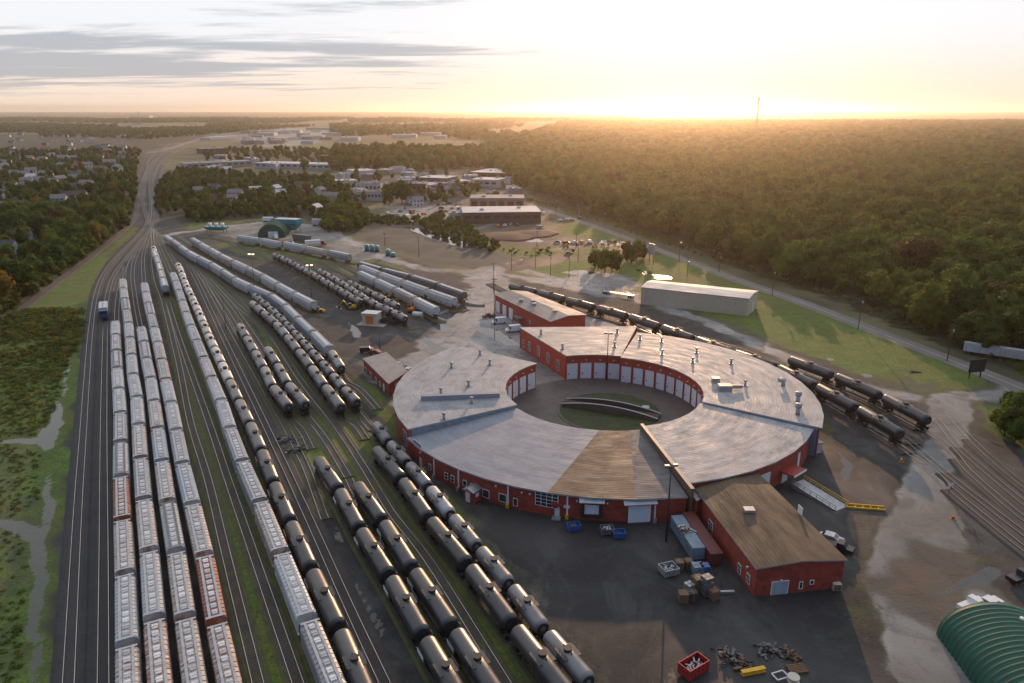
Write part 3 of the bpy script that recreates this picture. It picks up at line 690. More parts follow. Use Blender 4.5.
# ------------------------------------------------------------------ rolling stock (built along +x, origin at rail top, mid-length)
def bogie_mb():
    b = MB()
    for x in (-.9, .9):
        for y in (-.72, .72): b.cyl((x, y - .06, .46), .46, .12, 12, 0, axis='y')
        b.beam((x, -.8, .46), (x, .8, .46), .14)
    for y in (-.95, .95):
        b.beam((-1.2, y, .48), (1.2, y, .48), .16, .22); b.box(-.3, .3, y - .1, y + .1, .3, .75)
    b.box(-.25, .25, -1.1, 1.1, .55, .85); return b
def couplers(b, hl):
    for s in (-1, 1): b.box(min(s*hl, s*(hl-.9)), max(s*hl, s*(hl-.9)), -.13, .13, .75, 1.05)
def make_hopper(paint, L=19.6, far=False, roofpaint=None):
    hl = L / 2; root = empty('covered_hopper')
    b = MB(); W = 1.58; ze, zr = 4.25, 4.68
    prof = [(-W, 1.9), (-W, 3.9), (-W * .93, ze), (-.55, zr), (.55, zr), (W * .93, ze), (W, 3.9), (W, 1.9)]
    e = hl - .75
    b.ring([[(-e, y, z) for y, z in prof], [(e, y, z) for y, z in prof]], 0, sm=False)
    for x0 in np.linspace(-e + 2.6, e - 2.6, 4):                      # hopper bays tapering to their gates
        b.ring([[(x0 - 1.9, -1.5, 1.9), (x0 + 1.9, -1.5, 1.9), (x0 + 1.9, 1.5, 1.9), (x0 - 1.9, 1.5, 1.9)], [(x0 - .5, -.6, .75), (x0 + .5, -.6, .75), (x0 + .5, .6, .75), (x0 - .5, .6, .75)]], 0, sm=False)
    n = 17
    for i in range(n):                                              # side posts and roof ribs
        x = -e + .15 + (2 * e - .3) * i / (n - 1)
        for s in (-1, 1):
            b.box(x - .06, x + .06, min(s*W, s*(W+.07)), max(s*W, s*(W+.07)), 1.75, 3.92)
            b.beam((x, s * W * .95, ze + .02), (x, s * .6, zr + .03), .10, .07)
    for s in (-1, 1): b.box(-hl + .35, hl - .35, min(s*1.35, s*1.6), max(s*1.35, s*1.6), 1.2, 1.45)
    b.build('body', paint, root)
    u = MB(); couplers(u, hl); u.box(-hl + .3, hl - .3, -.3, .3, .85, 1.15)
    for s in (-1, 1): u.box(min(s*(hl-.75), s*(hl-.3)), max(s*(hl-.75), s*(hl-.3)), -1.5, 1.5, 1.15, 1.3); u.beam((s*(hl-.35), -1.3, 1.2), (s*(e), -1.2, 3.0), .12); u.beam((s*(hl-.35), 1.3, 1.2), (s*(e), 1.2, 3.0), .12)
    u.build('underframe', M['black_steel'], root)
    w = MB()
    for s in (-1, 1): w.box(-e - .3, e + .3, min(s*.62, s*1.02), max(s*.62, s*1.02), zr + .07, zr + .11)
    for s in (-1, 1): w.box(min(s*(e-.2), s*(e+.25)), max(s*(e-.2), s*(e+.25)), -1.45, 1.45, zr + .07, zr + .105)
    w.build('roof_walkway', roofpaint or M['metal_grey'], root)
    if not far:
        hb = MB()
        hb.box(-.55, .55, -.42, .42, 0, .16); hb.box(-.08, .08, -.5, .5, .16, .22)
        first = None; nh = 10
        for i in range(nh):
            x = -e + 1.2 + (2 * e - 2.4) * i / (nh - 1)
            if first is None: first = hb.build('roof_hatch', M['hatch'], root); h = first
            else: h = first.copy(); C.objects.link(h); h.parent = root
            h.location = (x, 0, zr)
        for s in (-1, 1):
            l = MB()
            for q in (-.25, .25): l.beam((s * (e + .1), s * 1.2 + q, 1.3), (s * (e + .1), s * 1.2 + q, 4.6), .05)
            for z in np.arange(1.5, 4.6, .4): l.beam((s * (e + .1), s * 1.2 - .25, z), (s * (e + .1), s * 1.2 + .25, z), .04)
            l.build('ladder', M['metal_grey'], root)
    else:
        hb = MB(); hb.box(-e + .8, e - .8, -.4, .4, zr, zr + .16); hb.build('trough_hatch', M['hatch'], root)
    o1 = bogie_mb().build('bogie', M['wheel'], root); o1.location = (-hl + 2.6, 0, 0)
    o2 = o1.copy(); C.objects.link(o2); o2.parent = root; o2.location = (hl - 2.6, 0, 0)
    return root
def make_tank(paint, L=17.4, r=1.5, placard=False, dome=False, zc=2.95):
    hl = L / 2; root = empty('tank_car'); e = hl - .6
    b = MB(); n = 20; rings = []
    for x, k in ((-e, .05), (-e + .06, .45), (-e + .22, .78), (-e + .5, .95), (-e + .85, 1), (-e * .33, 1.0), (-e * .32, 1.012), (e * .32, 1.012), (e * .33, 1.0), (e - .85, 1), (e - .5, .95), (e - .22, .78), (e - .06, .45), (e, .05)):
        rings.append([(x, r * k * math.sin(2 * math.pi * i / n), zc + r * k * math.cos(2 * math.pi * i / n)) for i in range(n)])
    b.ring(rings, 0, True)
    b.build('tank', paint, root)
    d = MB(); top = zc + r
    d.cyl((0, 0, top - .15), .62, .55 if not dome else .75, 14); d.cyl((0, 0, top + .38), .68, .06, 14)
    d.cyl((1.1, 0, top - .1), .12, .35, 8); d.cyl((-1.1, 0, top - .1), .16, .28, 8)
    d.build('manway', M['black_steel'], root)
    p = MB(); pz = top - .28
    for s in (-1, 1): p.box(-1.5, 1.5, min(s*.75, s*1.45), max(s*.75, s*1.45), pz + .0, pz + .05)
    for s in (-1, 1):
        p.beam((-1.5, s*1.42, pz + .8), (1.5, s*1.42, pz + .8), .04); p.beam((-1.5, s*1.42, pz + .4), (1.5, s*1.42, pz + .4), .03)
        for x in (-1.5, 0, 1.5): p.beam((x, s*1.42, pz), (x, s*1.42, pz + .8), .04)
        p.beam((-.25, s*1.62, 1.1), (-.25, s*1.5, pz), .05); p.beam((.25, s*1.62, 1.1), (.25, s*1.5, pz), .05)
        for z in np.arange(1.4, 4.2, .4): p.beam((-.25, s*1.6, z), (.25, s*1.6, z), .04)
    p.build('platform', M['platform'], root)
    u = MB(); couplers(u, hl)
    for s in (-1, 1):
        u.box(min(s*hl*.96, s*(e-3.2)), max(s*hl*.96, s*(e-3.2)), -.3, .3, .85, 1.2)
        u.box(min(s*(e-2.3), s*(e-1.4)), max(s*(e-2.3), s*(e-1.4)), -1.3, 1.3, 1.0, 1.75)
        u.box(min(s*(hl-.35), s*(hl-.95)), max(s*(hl-.35), s*(hl-.95)), -1.5, 1.5, 1.12, 1.2)
        u.beam((s*(hl-.4), -1.45, 1.2), (s*(hl-.4), -1.45, 2.2), .05); u.beam((s*(hl-.4), 1.45, 1.2), (s*(hl-.4), 1.45, 2.2), .05); u.beam((s*(hl-.4), -1.45, 2.2), (s*(hl-.4), 1.45, 2.2), .05)
        u.beam((-hl + .9, s*1.5, 1.16), (hl - .9, s*1.5, 1.16), .09, .05)
        u.ring([[(s*(e+.03), (r+.03) * math.sin(2*math.pi*i/n)*k, zc + (r+.03) * math.cos(2*math.pi*i/n)*k) for i in range(n)] for k in (.3, .7)], 0, False, cap=False)
    u.build('underframe', M['black_steel'], root)
    if placard:
        q = MB()
        q.box(-e + .2, -e + 2.9, -r - .11, -r - .07, 2.0, 2.75); q.box(e - 2.9, e - .2, r + .07, r + .11, 2.0, 2.75)
        for s, y in ((-1, -r - .09), (1, r + .09)): q.beam((s*(e-.4), y, 2.1), (s*(e-.4), y*.8, 1.3), .05); q.beam((s*(e-2.6), y, 2.1), (s*(e-2.6), y*.8, 1.3), .05)
        q.build('side_panel', M['white'], root)
    o1 = bogie_mb().build('bogie', M['wheel'], root); o1.location = (-hl + 2.4, 0, 0)
    o2 = o1.copy(); C.objects.link(o2); o2.parent = root; o2.location = (hl - 2.4, 0, 0)
    return root
PROTO = {}
def proto(kind):
    if kind in PROTO: return copy_tree(PROTO[kind])
    hm = {'hw': 'hop_white', 'hg': 'hop_grey', 'ht': 'hop_tan', 'hr': 'hop_rust', 'hR': 'hop_red', 'hb': 'hop_blue'}
    if kind in hm: o = make_hopper(M[hm[kind]])
    elif kind == 'hd': o = make_hopper(M['hop_white'], roofpaint=M['hop_dark'])
    elif kind[:2] == 'Hf': o = make_hopper(M[{'w': 'hop_white', 'g': 'hop_grey', 't': 'hop_tan', 'b': 'hop_blue', 'x': 'hop_dark'}[kind[2]]], far=True)
    elif kind == 'T': o = make_tank(M['tank_black'])
    elif kind == 'Tp': o = make_tank(M['tank_black'], placard=True)
    elif kind == 'Tg': o = make_tank(M['tank_grey'])
    elif kind == 'Tw': o = make_tank(M['tank_white'], dome=True)
    elif kind == 'S': o = make_tank(M['tank_grey'], L=12.4, r=1.4, zc=2.8)
    elif kind == 'Sw': o = make_tank(M['hop_grey'], L=12.4, r=1.4, zc=2.8)
    PROTO[kind] = o; return o
CARN = {'h': ('covered hopper', 'hopper car'), 'H': ('covered hopper', 'hopper car'), 'T': ('tank car', 'tank car'), 'S': ('short tank car', 'tank car')}
LOOK = {'hw': 'white', 'hg': 'grey', 'ht': 'rust-streaked', 'hr': 'heavily rusted', 'hR': 'red-brown', 'hb': 'bluish', 'hd': 'dark-striped white', 'Hfw': 'white', 'Hfg': 'grey', 'Hft': 'tan', 'Hfb': 'bluish', 'Hfx': 'dark',
        'T': 'black', 'Tp': 'black', 'Tg': 'grey', 'Tw': 'white-topped', 'S': 'grey', 'Sw': 'pale'}
def train(path, kinds, start, end, group, where, spacing=None):
    """kinds: list, far end first; start and end: world points of the string's two ends"""
    a = path.near(Vector((*start, path.p[0].z))); b = path.near(Vector((*end, path.p[0].z)))
    nominal = {'h': 20.6, 'H': 20.6, 'T': 18.0, 'S': 12.9}[max(kinds, key=lambda k: sum(q[0] == k[0] for q in kinds))[0]]
    n = max(1, round((b - a) / nominal)); m0 = len(kinds); kinds = [kinds[min(m0 - 1, int(i * m0 / n))] if kinds[-1][0] == kinds[0][0] else (kinds[i] if i < min(n, m0) - 1 else (kinds[-1] if i == n - 1 else kinds[-2])) for i in range(n)]; sp = (b - a) / n
    fx = min(max(sp / nominal, .93), 1.09)
    for i, k in enumerate(kinds):
        s = a + sp * (i + .5); h = 5.5 if k[0] != 'S' else 3.8
        p, q = path.at(min(max(s - h, 0), path.L)), path.at(min(max(s + h, 0), path.L)); d = q - p
        o = proto(k); o.location = (p + q) / 2; o.scale = (fx, 1, 1); o.rotation_euler = (0, 0, math.atan2(d.y, d.x) + (math.pi if random.random() < .5 and k != 'Tp' else 0))
        nm, cat = CARN[k[0]]; j = n - 1 - i
        pos = 'nearest the camera' if j == 0 else ('at the far end' if i == 0 else ordw(j) + ' from near end')
        o['label'] = f'{LOOK[k]} {nm} {pos} of {where}'; o['category'] = cat; o['group'] = group
        o.name = 'covered_hopper' if k[0] in 'hH' else 'tank_car'
def row(tops, kinds, group, where, lead=(), trail=(), z=4.85, kind='ballast_grassy'):
    pts = list(lead) + [(x, y, z) for x, y in tops] + list(trail)
    path = track(pts, kind)
    train(path, kinds, P(*tops[0], z), P(*tops[-1], z), group, where)
    return path
J = (152, 228)
row([(115, 320), (116.5, 364), (119.5, 408), (120.5, 466), (121.8, 510), (124.2, 565.5), (126.3, 637), (129, 740)], ['hw', 'hg', 'hd', 'hw', 'hw', 'hg', 'hd', 'hR', 'ht', 'hw', 'ht', 'hr'][:12],
    'covered hoppers of the leftmost string', 'leftmost hopper string', lead=[J, (140, 243), (125, 268), (118, 298)], z=4.8, kind='ballast')
row([(122.5, 279), (128, 323), (132.5, 372), (136, 394), (140, 452.5), (143, 492.5), (148, 542), (153, 605.5), (162, 710)], ['hw', 'hd', 'hg', 'hw', 'ht', 'hw', 'hw', 'hw', 'ht', 'hg', 'ht', 'hw', 'hr'],
    'covered hoppers of the second string', 'second hopper string from left', lead=[J, (138, 246), (127, 262)], kind='ballast')
row([(141, 327), (146, 357), (150, 376), (153, 396), (157, 424.5), (161, 455), (167, 497.5), (175, 545.5), (184, 609), (198, 705)], ['hw', 'hd', 'hw', 'hw', 'ht', 'hb', 'ht', 'hd', 'ht', 'ht'],
    'covered hoppers of the third string', 'third hopper string from left', lead=[J, (141, 246), (133, 268), (135, 298)], kind='ballast')
row([(144, 282), (150, 311), (157, 340), (165.5, 379), (171, 404), (182, 461), (192, 502.5), (204, 554), (217, 623), (236, 712)], ['hw', 'hd', 'hg', 'hw', 'ht', 'hr', 'hw', 'hg', 'hb', 'ht', 'hR', 'hr'],
    'covered hoppers of the fourth string', 'fourth hopper string from left', lead=[J, (146, 245), (143, 262)], kind='ballast')
row([(153, 245), (158, 261), (165, 286)], ['Tw', 'Hfw', 'Hfg', 'Hfb'], 'cars of the short detached string', 'short detached string by the yard throat',
    lead=[J], trail=[(178, 335), (208, 420), (228, 480), (252, 550), (300, 690)])
track([J, (154, 270), (163, 300), (178, 360), (190, 420), (208, 480), (225, 550), (262, 700)])
row([(172.5, 272), (186, 312), (197, 340.5), (204.5, 359), (212.5, 379), (222, 402.5), (231, 430), (244, 464), (261, 502.5), (282, 554), (308.5, 619), (345, 708)], ['hw', 'hg', 'ht', 'hw', 'hw', 'hg', 'ht', 'hw', 'hw', 'hg', 'hg', 'ht', 'hw', 'hg'],
    'covered hoppers of the long middle string', 'long middle hopper string', lead=[J, (158, 245)])
row([(177.5, 262), (185, 281), (197.5, 307.5), (207.5, 331), (220, 357.5), (235, 390), (246, 412.5), (258, 439), (270, 469.5), (286, 507.5), (306, 553), (333.5, 610.5), (372, 700)],
    ['Tw', 'Tw', 'Tw', 'Tw', 'Tw', 'Tw', 'Tw', 'Tw', 'Tw', 'Tw', 'Tg', 'Tg', 'Tg', 'Tp', 'Tp', 'Tp', 'Tp', 'T'], 'tank cars beside the long hopper string', 'tank string beside the long hopper string', lead=[J, (163, 243)])
track([(165, 238), (178, 255), (192, 272), (222, 335), (258, 410), (291, 480), (323, 550), (350, 610), (392, 700)], 'ballast')
track([(168, 238), (186, 258), (203, 280), (232, 332), (262, 385), (300, 455), (325, 520)], 'ballast_grassy')
row([(239, 322.5), (262, 362), (272, 382), (288.5, 402.5)], ['Tg', 'Tg', 'Tg', 'Tg', 'Tg'], 'tank cars of the short pair, left', 'left string of the short tank pair', lead=[(176, 250), (200, 275), (222, 305)], trail=[(302, 432), (311, 450)], z=4.75)
row([(267, 346), (276, 360), (287, 379), (305, 400)], ['Tg', 'Tg', 'Tg', 'Tg'], 'tank cars of the short pair, right', 'right string of the short tank pair', lead=[(205, 275), (235, 310)], trail=[(325, 440), (348, 478)], z=4.75)
track([(200, 268), (240, 308), (268, 332), (300, 380), (335, 425), (365, 470), (391, 513), (420, 550), (447, 590), (515, 700)])
row([(251, 299.5), (275, 320), (297, 346), (310, 362.5), (323.5, 381), (341, 402.5)], ['Tg'] * 8, 'tank cars left of the curved hoppers', 'left tank string beside the curved hoppers', lead=[(190, 256), (225, 282)], trail=[(355, 425), (366, 440)], z=4.75)
row([(253, 292), (278.5, 314), (300, 336), (322, 360), (343.5, 385), (358, 400)], ['S'] * 11, 'short tank cars right string', 'short-tank string next to the curved hoppers', lead=[(190, 252), (225, 277)], trail=[(366, 424), (372, 431)], z=4.4)
row([(166, 235.6), (175, 241.5), (190, 252), (215, 265), (238, 279.5), (272, 295), (288.5, 307.5), (303.5, 322.5), (318.5, 336), (331, 349), (343, 366)], ['Hfw', 'Hfg', 'Hfw', 'Hfw', 'Hfb', 'Hfw', 'Hfg', 'Hfw', 'Hfb', 'Hfb', 'Hfw', 'Hfb', 'Hfw', 'Hfb', 'Tg'],
    'cars of the long curved string', 'long curved hopper string', lead=[(152, 230)], trail=[(360, 390), (378, 410)])
row([(192, 238), (206, 246), (227, 257.6), (241, 264), (263, 275), (290, 290), (316, 303)], ['Hfg', 'Hfw', 'Hfw', 'Hft', 'Hfw', 'Hfg', 'Hfw', 'Hfw', 'Hfw', 'Hfw'], 'hoppers right of the curved string', 'straight hopper string by the lamp post', lead=[(176, 236)], trail=[(330, 318)])
row([(238, 235.7), (262, 239), (275, 241.5), (289, 243), (303, 245.7), (318, 249), (334, 251.5), (352, 255)], ['Hfw', 'Hfw', 'Hfg', 'Hfw', 'Hft', 'Hfw', 'Hfg', 'Hfg'], 'hoppers in front of the green arch shed', 'upper hopper string before the small arch shed', lead=[(200, 236)], trail=[(380, 265), (420, 278)])
row([(274, 253), (308, 270), (331, 283), (361, 299.7)], ['S'] * 13, 'short tank cars of the upper yard, left', 'left tank string of the upper yard', lead=[(230, 243)], trail=[(372, 310)], z=4.4)
row([(318, 268), (341, 281), (371, 299.6), (396, 311), (408.5, 317.5)], ['S'] * 9, 'short tank cars of the upper yard, middle', 'middle tank string of the upper yard', lead=[(270, 252), (295, 262)], trail=[(420, 328)], z=4.4)
row([(348.5, 280), (378, 294), (401, 305)], ['S'] * 5, 'short tank cars of the upper yard, right', 'right tank string of the upper yard', lead=[(290, 256), (320, 270)], trail=[(425, 318)], z=4.4)
row([(358.5, 271), (400, 290), (438.5, 309)], ['Hfw', 'Hfw', 'Hft', 'Hfw'], 'white hoppers by the plaza, front', 'front white string by the plaza', lead=[(320, 262)], trail=[(446, 322)])
row([(360, 265), (410, 283), (456, 299)], ['Hfw', 'Hfw', 'Hfw', 'Hfw'], 'white hoppers by the plaza, rear', 'rear white string by the plaza', lead=[(330, 258)], trail=[(466, 310)])
row([(358, 261.5), (420, 278), (466, 293)], ['Hfx', 'Hfx', 'Hfx', 'Hfx', 'Hfx'], 'dark hoppers by the plaza', 'dark string behind the white hoppers', lead=[(330, 255)], trail=[(485, 306)])
# near tank strings
row([(317, 454), (337, 482.5), (360, 524), (391, 573), (428.5, 638), (470, 708)], ['Tp'] * 5, 'near tank cars, outer left string', 'leftmost near tank string', z=4.75)
row([(357, 480), (381, 514), (411, 560.5), (453.5, 623), (505, 700)], ['Tp'] * 5, 'near tank cars, inner left string', 'second near tank string', z=4.75, lead=[(349, 480)])
row([(375, 444), (400, 472.5), (427, 510), (467, 558), (511, 615.5), (572, 692)], ['T'] * 5, 'near tank cars, inner right string', 'third near tank string', z=4.75, trail=[(620, 770)])
row([(375, 420), (387, 436), (426, 480), (448.5, 507.5), (476, 540.5), (508.5, 578), (546, 626), (592, 678)], ['S', 'S', 'S', 'Sw', 'S', 'S', 'S', 'S', 'S'], 'short tank cars nearest the roundhouse', 'tank string nearest the roundhouse', z=4.4, trail=[(640, 745)])
# main line and the branch at the left edge
track([(68, 700), (78, 513), (83, 440), (87, 380), (91, 330), (97, 292), (107, 270), (122, 252), (137, 237), (148, 222), (151, 205), (150, 188), (151, 172), (158, 158), (172, 150), (205, 138)], 'ballast_main')
track([(103.5, 700), (104, 550), (104, 420), (105.5, 330), (107, 300), (113, 278), (127, 258), (141, 241), (150, 229), (153, 212), (153, 192), (155, 172), (165, 158), (185, 148), (220, 136)], 'ballast_main')
track([(-60, 362), (0, 325), (50, 287), (98, 251), (133, 220), (138, 200), (141, 185), (147, 168), (150, 158), (168, 145)], 'ballast')
track([J, (145, 212), (143, 195), (147, 175), (153, 160)], 'ballast')
track([J, (157, 215), (157, 195), (160, 178), (163, 165)], 'ballast')
# the two strings behind the roundhouse and the tracks at the right edge
r1 = row([(509, 283), (544, 291), (577, 300), (612, 309), (646, 319), (692, 335), (732, 349), (775, 363), (815, 382), (859, 405.5), (908, 434)],
    ['T'] * 21, 'black tank cars curving behind the roundhouse', 'black string curving behind the roundhouse', z=4.75, lead=[(490, 284)], trail=[(932, 472), (953, 493), (988, 522), (1024, 551), (1080, 592)], kind='ballast')
r2 = row([(789.7, 356), (832.7, 371.6), (876.7, 390), (927.6, 415.6)], ['T'] * 3, 'black tank cars beside the lawn', 'three-car string beside the lawn', z=4.75, lead=[(600, 306), (700, 338), (750, 354)], trail=[(948, 448), (966, 470), (992, 494), (1024, 521), (1080, 562)], kind='ballast')
track([(800, 376), (860, 408), (905, 440), (932, 463), (957, 484), (1024, 536), (1080, 577)], 'ballast')
track([(936, 420), (955, 445), (975, 464), (1024, 505), (1080, 546)], 'ballast')
track([(950, 418), (980, 450), (1024, 488), (1080, 528)], 'ballast')

# ------------------------------------------------------------------ roundhouse
RC = Vector((24.7, 189.6, 0))
rh = empty('roundhouse', tuple(RC)); tag(rh, 'large red brick ring-shaped railway roundhouse with pale metal roofs around its turntable', 'roundhouse')
def rp(a, r, z=0): return Vector((r * math.cos(R(a)), r * math.sin(R(a)), z))
def section(name, ai, ao, n, ri, ro, zi, zo, roofm, inner_doors=True, door_lab=None, wall_in='brick_in', rof=None, ends=('brick', 'brick')):
    """ai, ao: (start, end) angles of the inner and the outer edge"""
    A = [(ai[0] + (ai[1] - ai[0]) * k / n, ao[0] + (ao[1] - ao[0]) * k / n) for k in range(n + 1)]
    rofn = rof or (lambda a: ro)
    inn = [rp(a, ri) for a, _ in A]; out = [rp(b, rofn(b)) for _, b in A]
    w = MB(); th = .4
    up = lambda v, z: Vector((v.x, v.y, z))
    def wall(a, b, za, zb_, side):
        d = (b - a).normalized(); nn = Vector((-d.y, d.x, 0)) * th * side
        q = [up(a, 0), up(b, 0), up(b + nn, 0), up(a + nn, 0)]; t = [up(a, za), up(b, zb_), up(b + nn, zb_), up(a + nn, za)]
        w.ring([q, t], 0, sm=False)
    for k in range(n): wall(out[k], out[k+1], zo - .02, zo - .02, 1)
    w.build('outer_wall', M['brick'], rh)
    w = MB(); wall(inn[0], out[0], zi - .02, zo - .02, 1); w.build('end_wall', M[ends[0]], rh)
    w = MB(); wall(inn[n], out[n], zi - .02, zo - .02, -1); w.build('end_wall', M[ends[1]], rh)
    w = MB()
    for k in range(n): wall(inn[k], inn[k+1], zi - .03, zi - .03, -1)
    w.build('inner_wall', M[wall_in], rh)
    rf = MB(); T = .32; ov = .55
    inn2 = [rp(a, ri - ov) for a, _ in A]; out2 = [rp(b, rofn(b) + ov) for _, b in A]; s = 0
    for k in range(n):
        L = (out2[k+1] - out2[k]).length; Dr = ro - ri + 1
        i0, i1, o0, o1 = up(inn2[k], zi), up(inn2[k+1], zi), up(out2[k], zo), up(out2[k+1], zo)
        th_ = Vector((0, 0, T))
        rf.poly([i0 + th_, o0 + th_, o1 + th_, i1 + th_][::-1], 0, [(s, 0), (s, Dr), (s + L, Dr), (s + L, 0)][::-1])
        rf.poly([i0, o0, o1, i1], 1); rf.poly([o0, o0 + th_, o1 + th_, o1][::-1], 1); rf.poly([i0, i1, i1 + th_, i0 + th_][::-1], 1); s += L
    for k, fl in ((0, 1), (n, -1)):
        a, b = up(inn2[k], zi), up(out2[k], zo); q = [a, a + Vector((0, 0, T)), b + Vector((0, 0, T)), b]; rf.poly(q if fl < 0 else q[::-1], 1)
    rf.build('roof', [roofm, M['trim']], rh)
    if inner_doors:
        for k in range(n):
            a, b = inn[k], inn[k+1]; d = (b - a); L = d.length; d.normalize(); nn = Vector((d.y, -d.x, 0))
            mid_ = (a + b) / 2
            if nn.dot(mid_) > 0: nn = -nn
            ang = math.atan2(d.y, d.x)
            db = MB(); dw = L * .40
            fr = Matrix((( d.x, nn.x, 0, mid_.x), (d.y, nn.y, 0, mid_.y), (0, 0, 1, 0), (0, 0, 0, 1)))
            db.box(-dw, dw, 0, .12, .03, 5.1, 0, fr)
            o = db.build('door', M['door_white'], rh)
            h = MB(); h.box(dw * .55, dw * .75, .12, .17, 1.5, 1.9, 0, fr); h.build('small_window', M['pane'], o)
            f = MB(); f.box(-dw - .18, -dw, 0, .2, .03, 5.25, 0, fr); f.box(dw, dw + .18, 0, .2, .03, 5.25, 0, fr); f.box(-dw, dw, 0, .2, 5.1, 5.25, 0, fr); f.build('door_frame', M['brick_in'], o)
            l = MB(); l.box(-.16, .16, 0, .45, 6.0, 6.2, 0, fr); l.build('wall_lamp', M['white'], rh)
    return A, inn, out
RI, RO = 27.0, 55.8
section('w', (-229.5, -152), (-222, -151), 9, RI, RO, 7.5, 7.35, M['roof_w'], ends=('brick_in', 'container_blue'))
section('sw', (-152, -98.5), (-151, -108), 6, RI, RO + .3, 6.6, 5.2, M['roof_sw'])
section('rust', (-98.5, -83), (-108, -90), 2, RI, RO + .3, 6.6, 5.2, M['roof_rust'])
section('dark', (-83, -76.6), (-90, -79.2), 1, RI, RO + .3, 6.6, 5.2, M['roof_dark'])
section('se', (-75.8, -23.5), (-77.4, -28.5), 6, RI - .6, 53.2, 7.1, 6.6, M['roof_se'])
section('ne', (-23.5, 72), (-28.5, 71.5), 12, RI, RO - .8, 7.6, 7.3, M['roof_ne'], ends=('container_blue', 'brick'))
mid_r = 63.6 * math.cos(R(18.6))
section('n', (72.2, 106.8), (72.9, 110.2), 4, 28.6, 60.5, 7.55, 6.9, M['roof_ne'], rof=lambda a: mid_r / math.cos(R(a - 91.6)), ends=('brick', 'brick_in'))
def outer_hit(px, py, r):
    """angle and height where the sight line meets the outer wall"""
    best = None
    for z in np.arange(-.5, 9, .02):
        x, y = P(px, py, z); d = abs(math.hypot(x - RC.x, y - RC.y) - r)
        if y > RC.y + 30: continue
        if best is None or d < best[0]: best = (d, x, y, z)
    return math.degrees(math.atan2(best[2] - RC.y, best[1] - RC.x)), best[3]
def fit_frame(a, b, s):
    d = (b - a).normalized(); nn = Vector((d.y, -d.x, 0)); c = a + d * s
    return Matrix(((d.x, nn.x, 0, c.x), (d.y, nn.y, 0, c.y), (0, 0, 1, 0), (0, 0, 0, 1)))
def facet(angle, secs):
    for (a0, a1, n, r) in secs:
        if a0 <= angle < a1:
            k = int((angle - a0) / (a1 - a0) * n); st = (a1 - a0) / n
            p, q = rp(a0 + st * k, r), rp(a0 + st * (k + 1), r); rr = rp(angle, 1)
            L = (q - p).length; d = (q - p) / L
            det = rr.x * (-d.y) + rr.y * d.x; t = (p.x * (-d.y) + p.y * d.x) / det
            return p, q, (rr * t - p).dot(d)
    return None
SECS = [(-151, -108, 6, RO + .3), (-108, -90, 2, RO + .3), (-90, -79.2, 1, RO + .3), (-222, -151, 9, RO), (-77.4, -28.5, 6, 53.2)]
def window_on(fr, parent, w, h, z, cols, rows, deep=.0):
    f = MB(); f.box(-w/2, w/2, .02, .10, z - h/2, z + h/2, 0, fr)
    o = f.build('window', M['white'], parent)
    p = MB(); cw, rh_ = (w - .15) / cols, (h - .15) / rows
    for i in range(cols):
        for j in range(rows):
            x0 = -w/2 + .075 + cw * i + .06; z0 = z - h/2 + .075 + rh_ * j + .06
            p.box(x0, x0 + cw - .12, .08, .115, z0, z0 + rh_ - .12, 0, fr)
    p.build('pane', M['pane'], o); return o
for px, py, w, h, c_, r_ in ((403.5, 438, 3.0, 3.6, 3, 4), (417.4, 445, 4.2, 1.6, 5, 2), (429.7, 467, 1.0, 1.5, 1, 2), (446, 476, 1.2, 1.7, 1, 2), (452.5, 479, 1.2, 1.7, 1, 2), (464.8, 483, 1.2, 1.4, 1, 1),
                             (472, 486, .9, 1.2, 1, 1), (486, 493.5, 1.9, 1.9, 1, 1), (502.6, 498, 1.9, 1.9, 1, 1), (515.5, 502, 1.1, 1.8, 1, 1), (546.7, 499.5, 5.0, 3.3, 4, 4), (687.4, 508.6, 2.2, 3.2, 2, 4)):
    a, z = outer_hit(px, py, RO + .3); fc = facet(a, SECS)
    if fc: window_on(fit_frame(*fc), rh, w, h, max(z, h / 2 + .3), c_, r_)
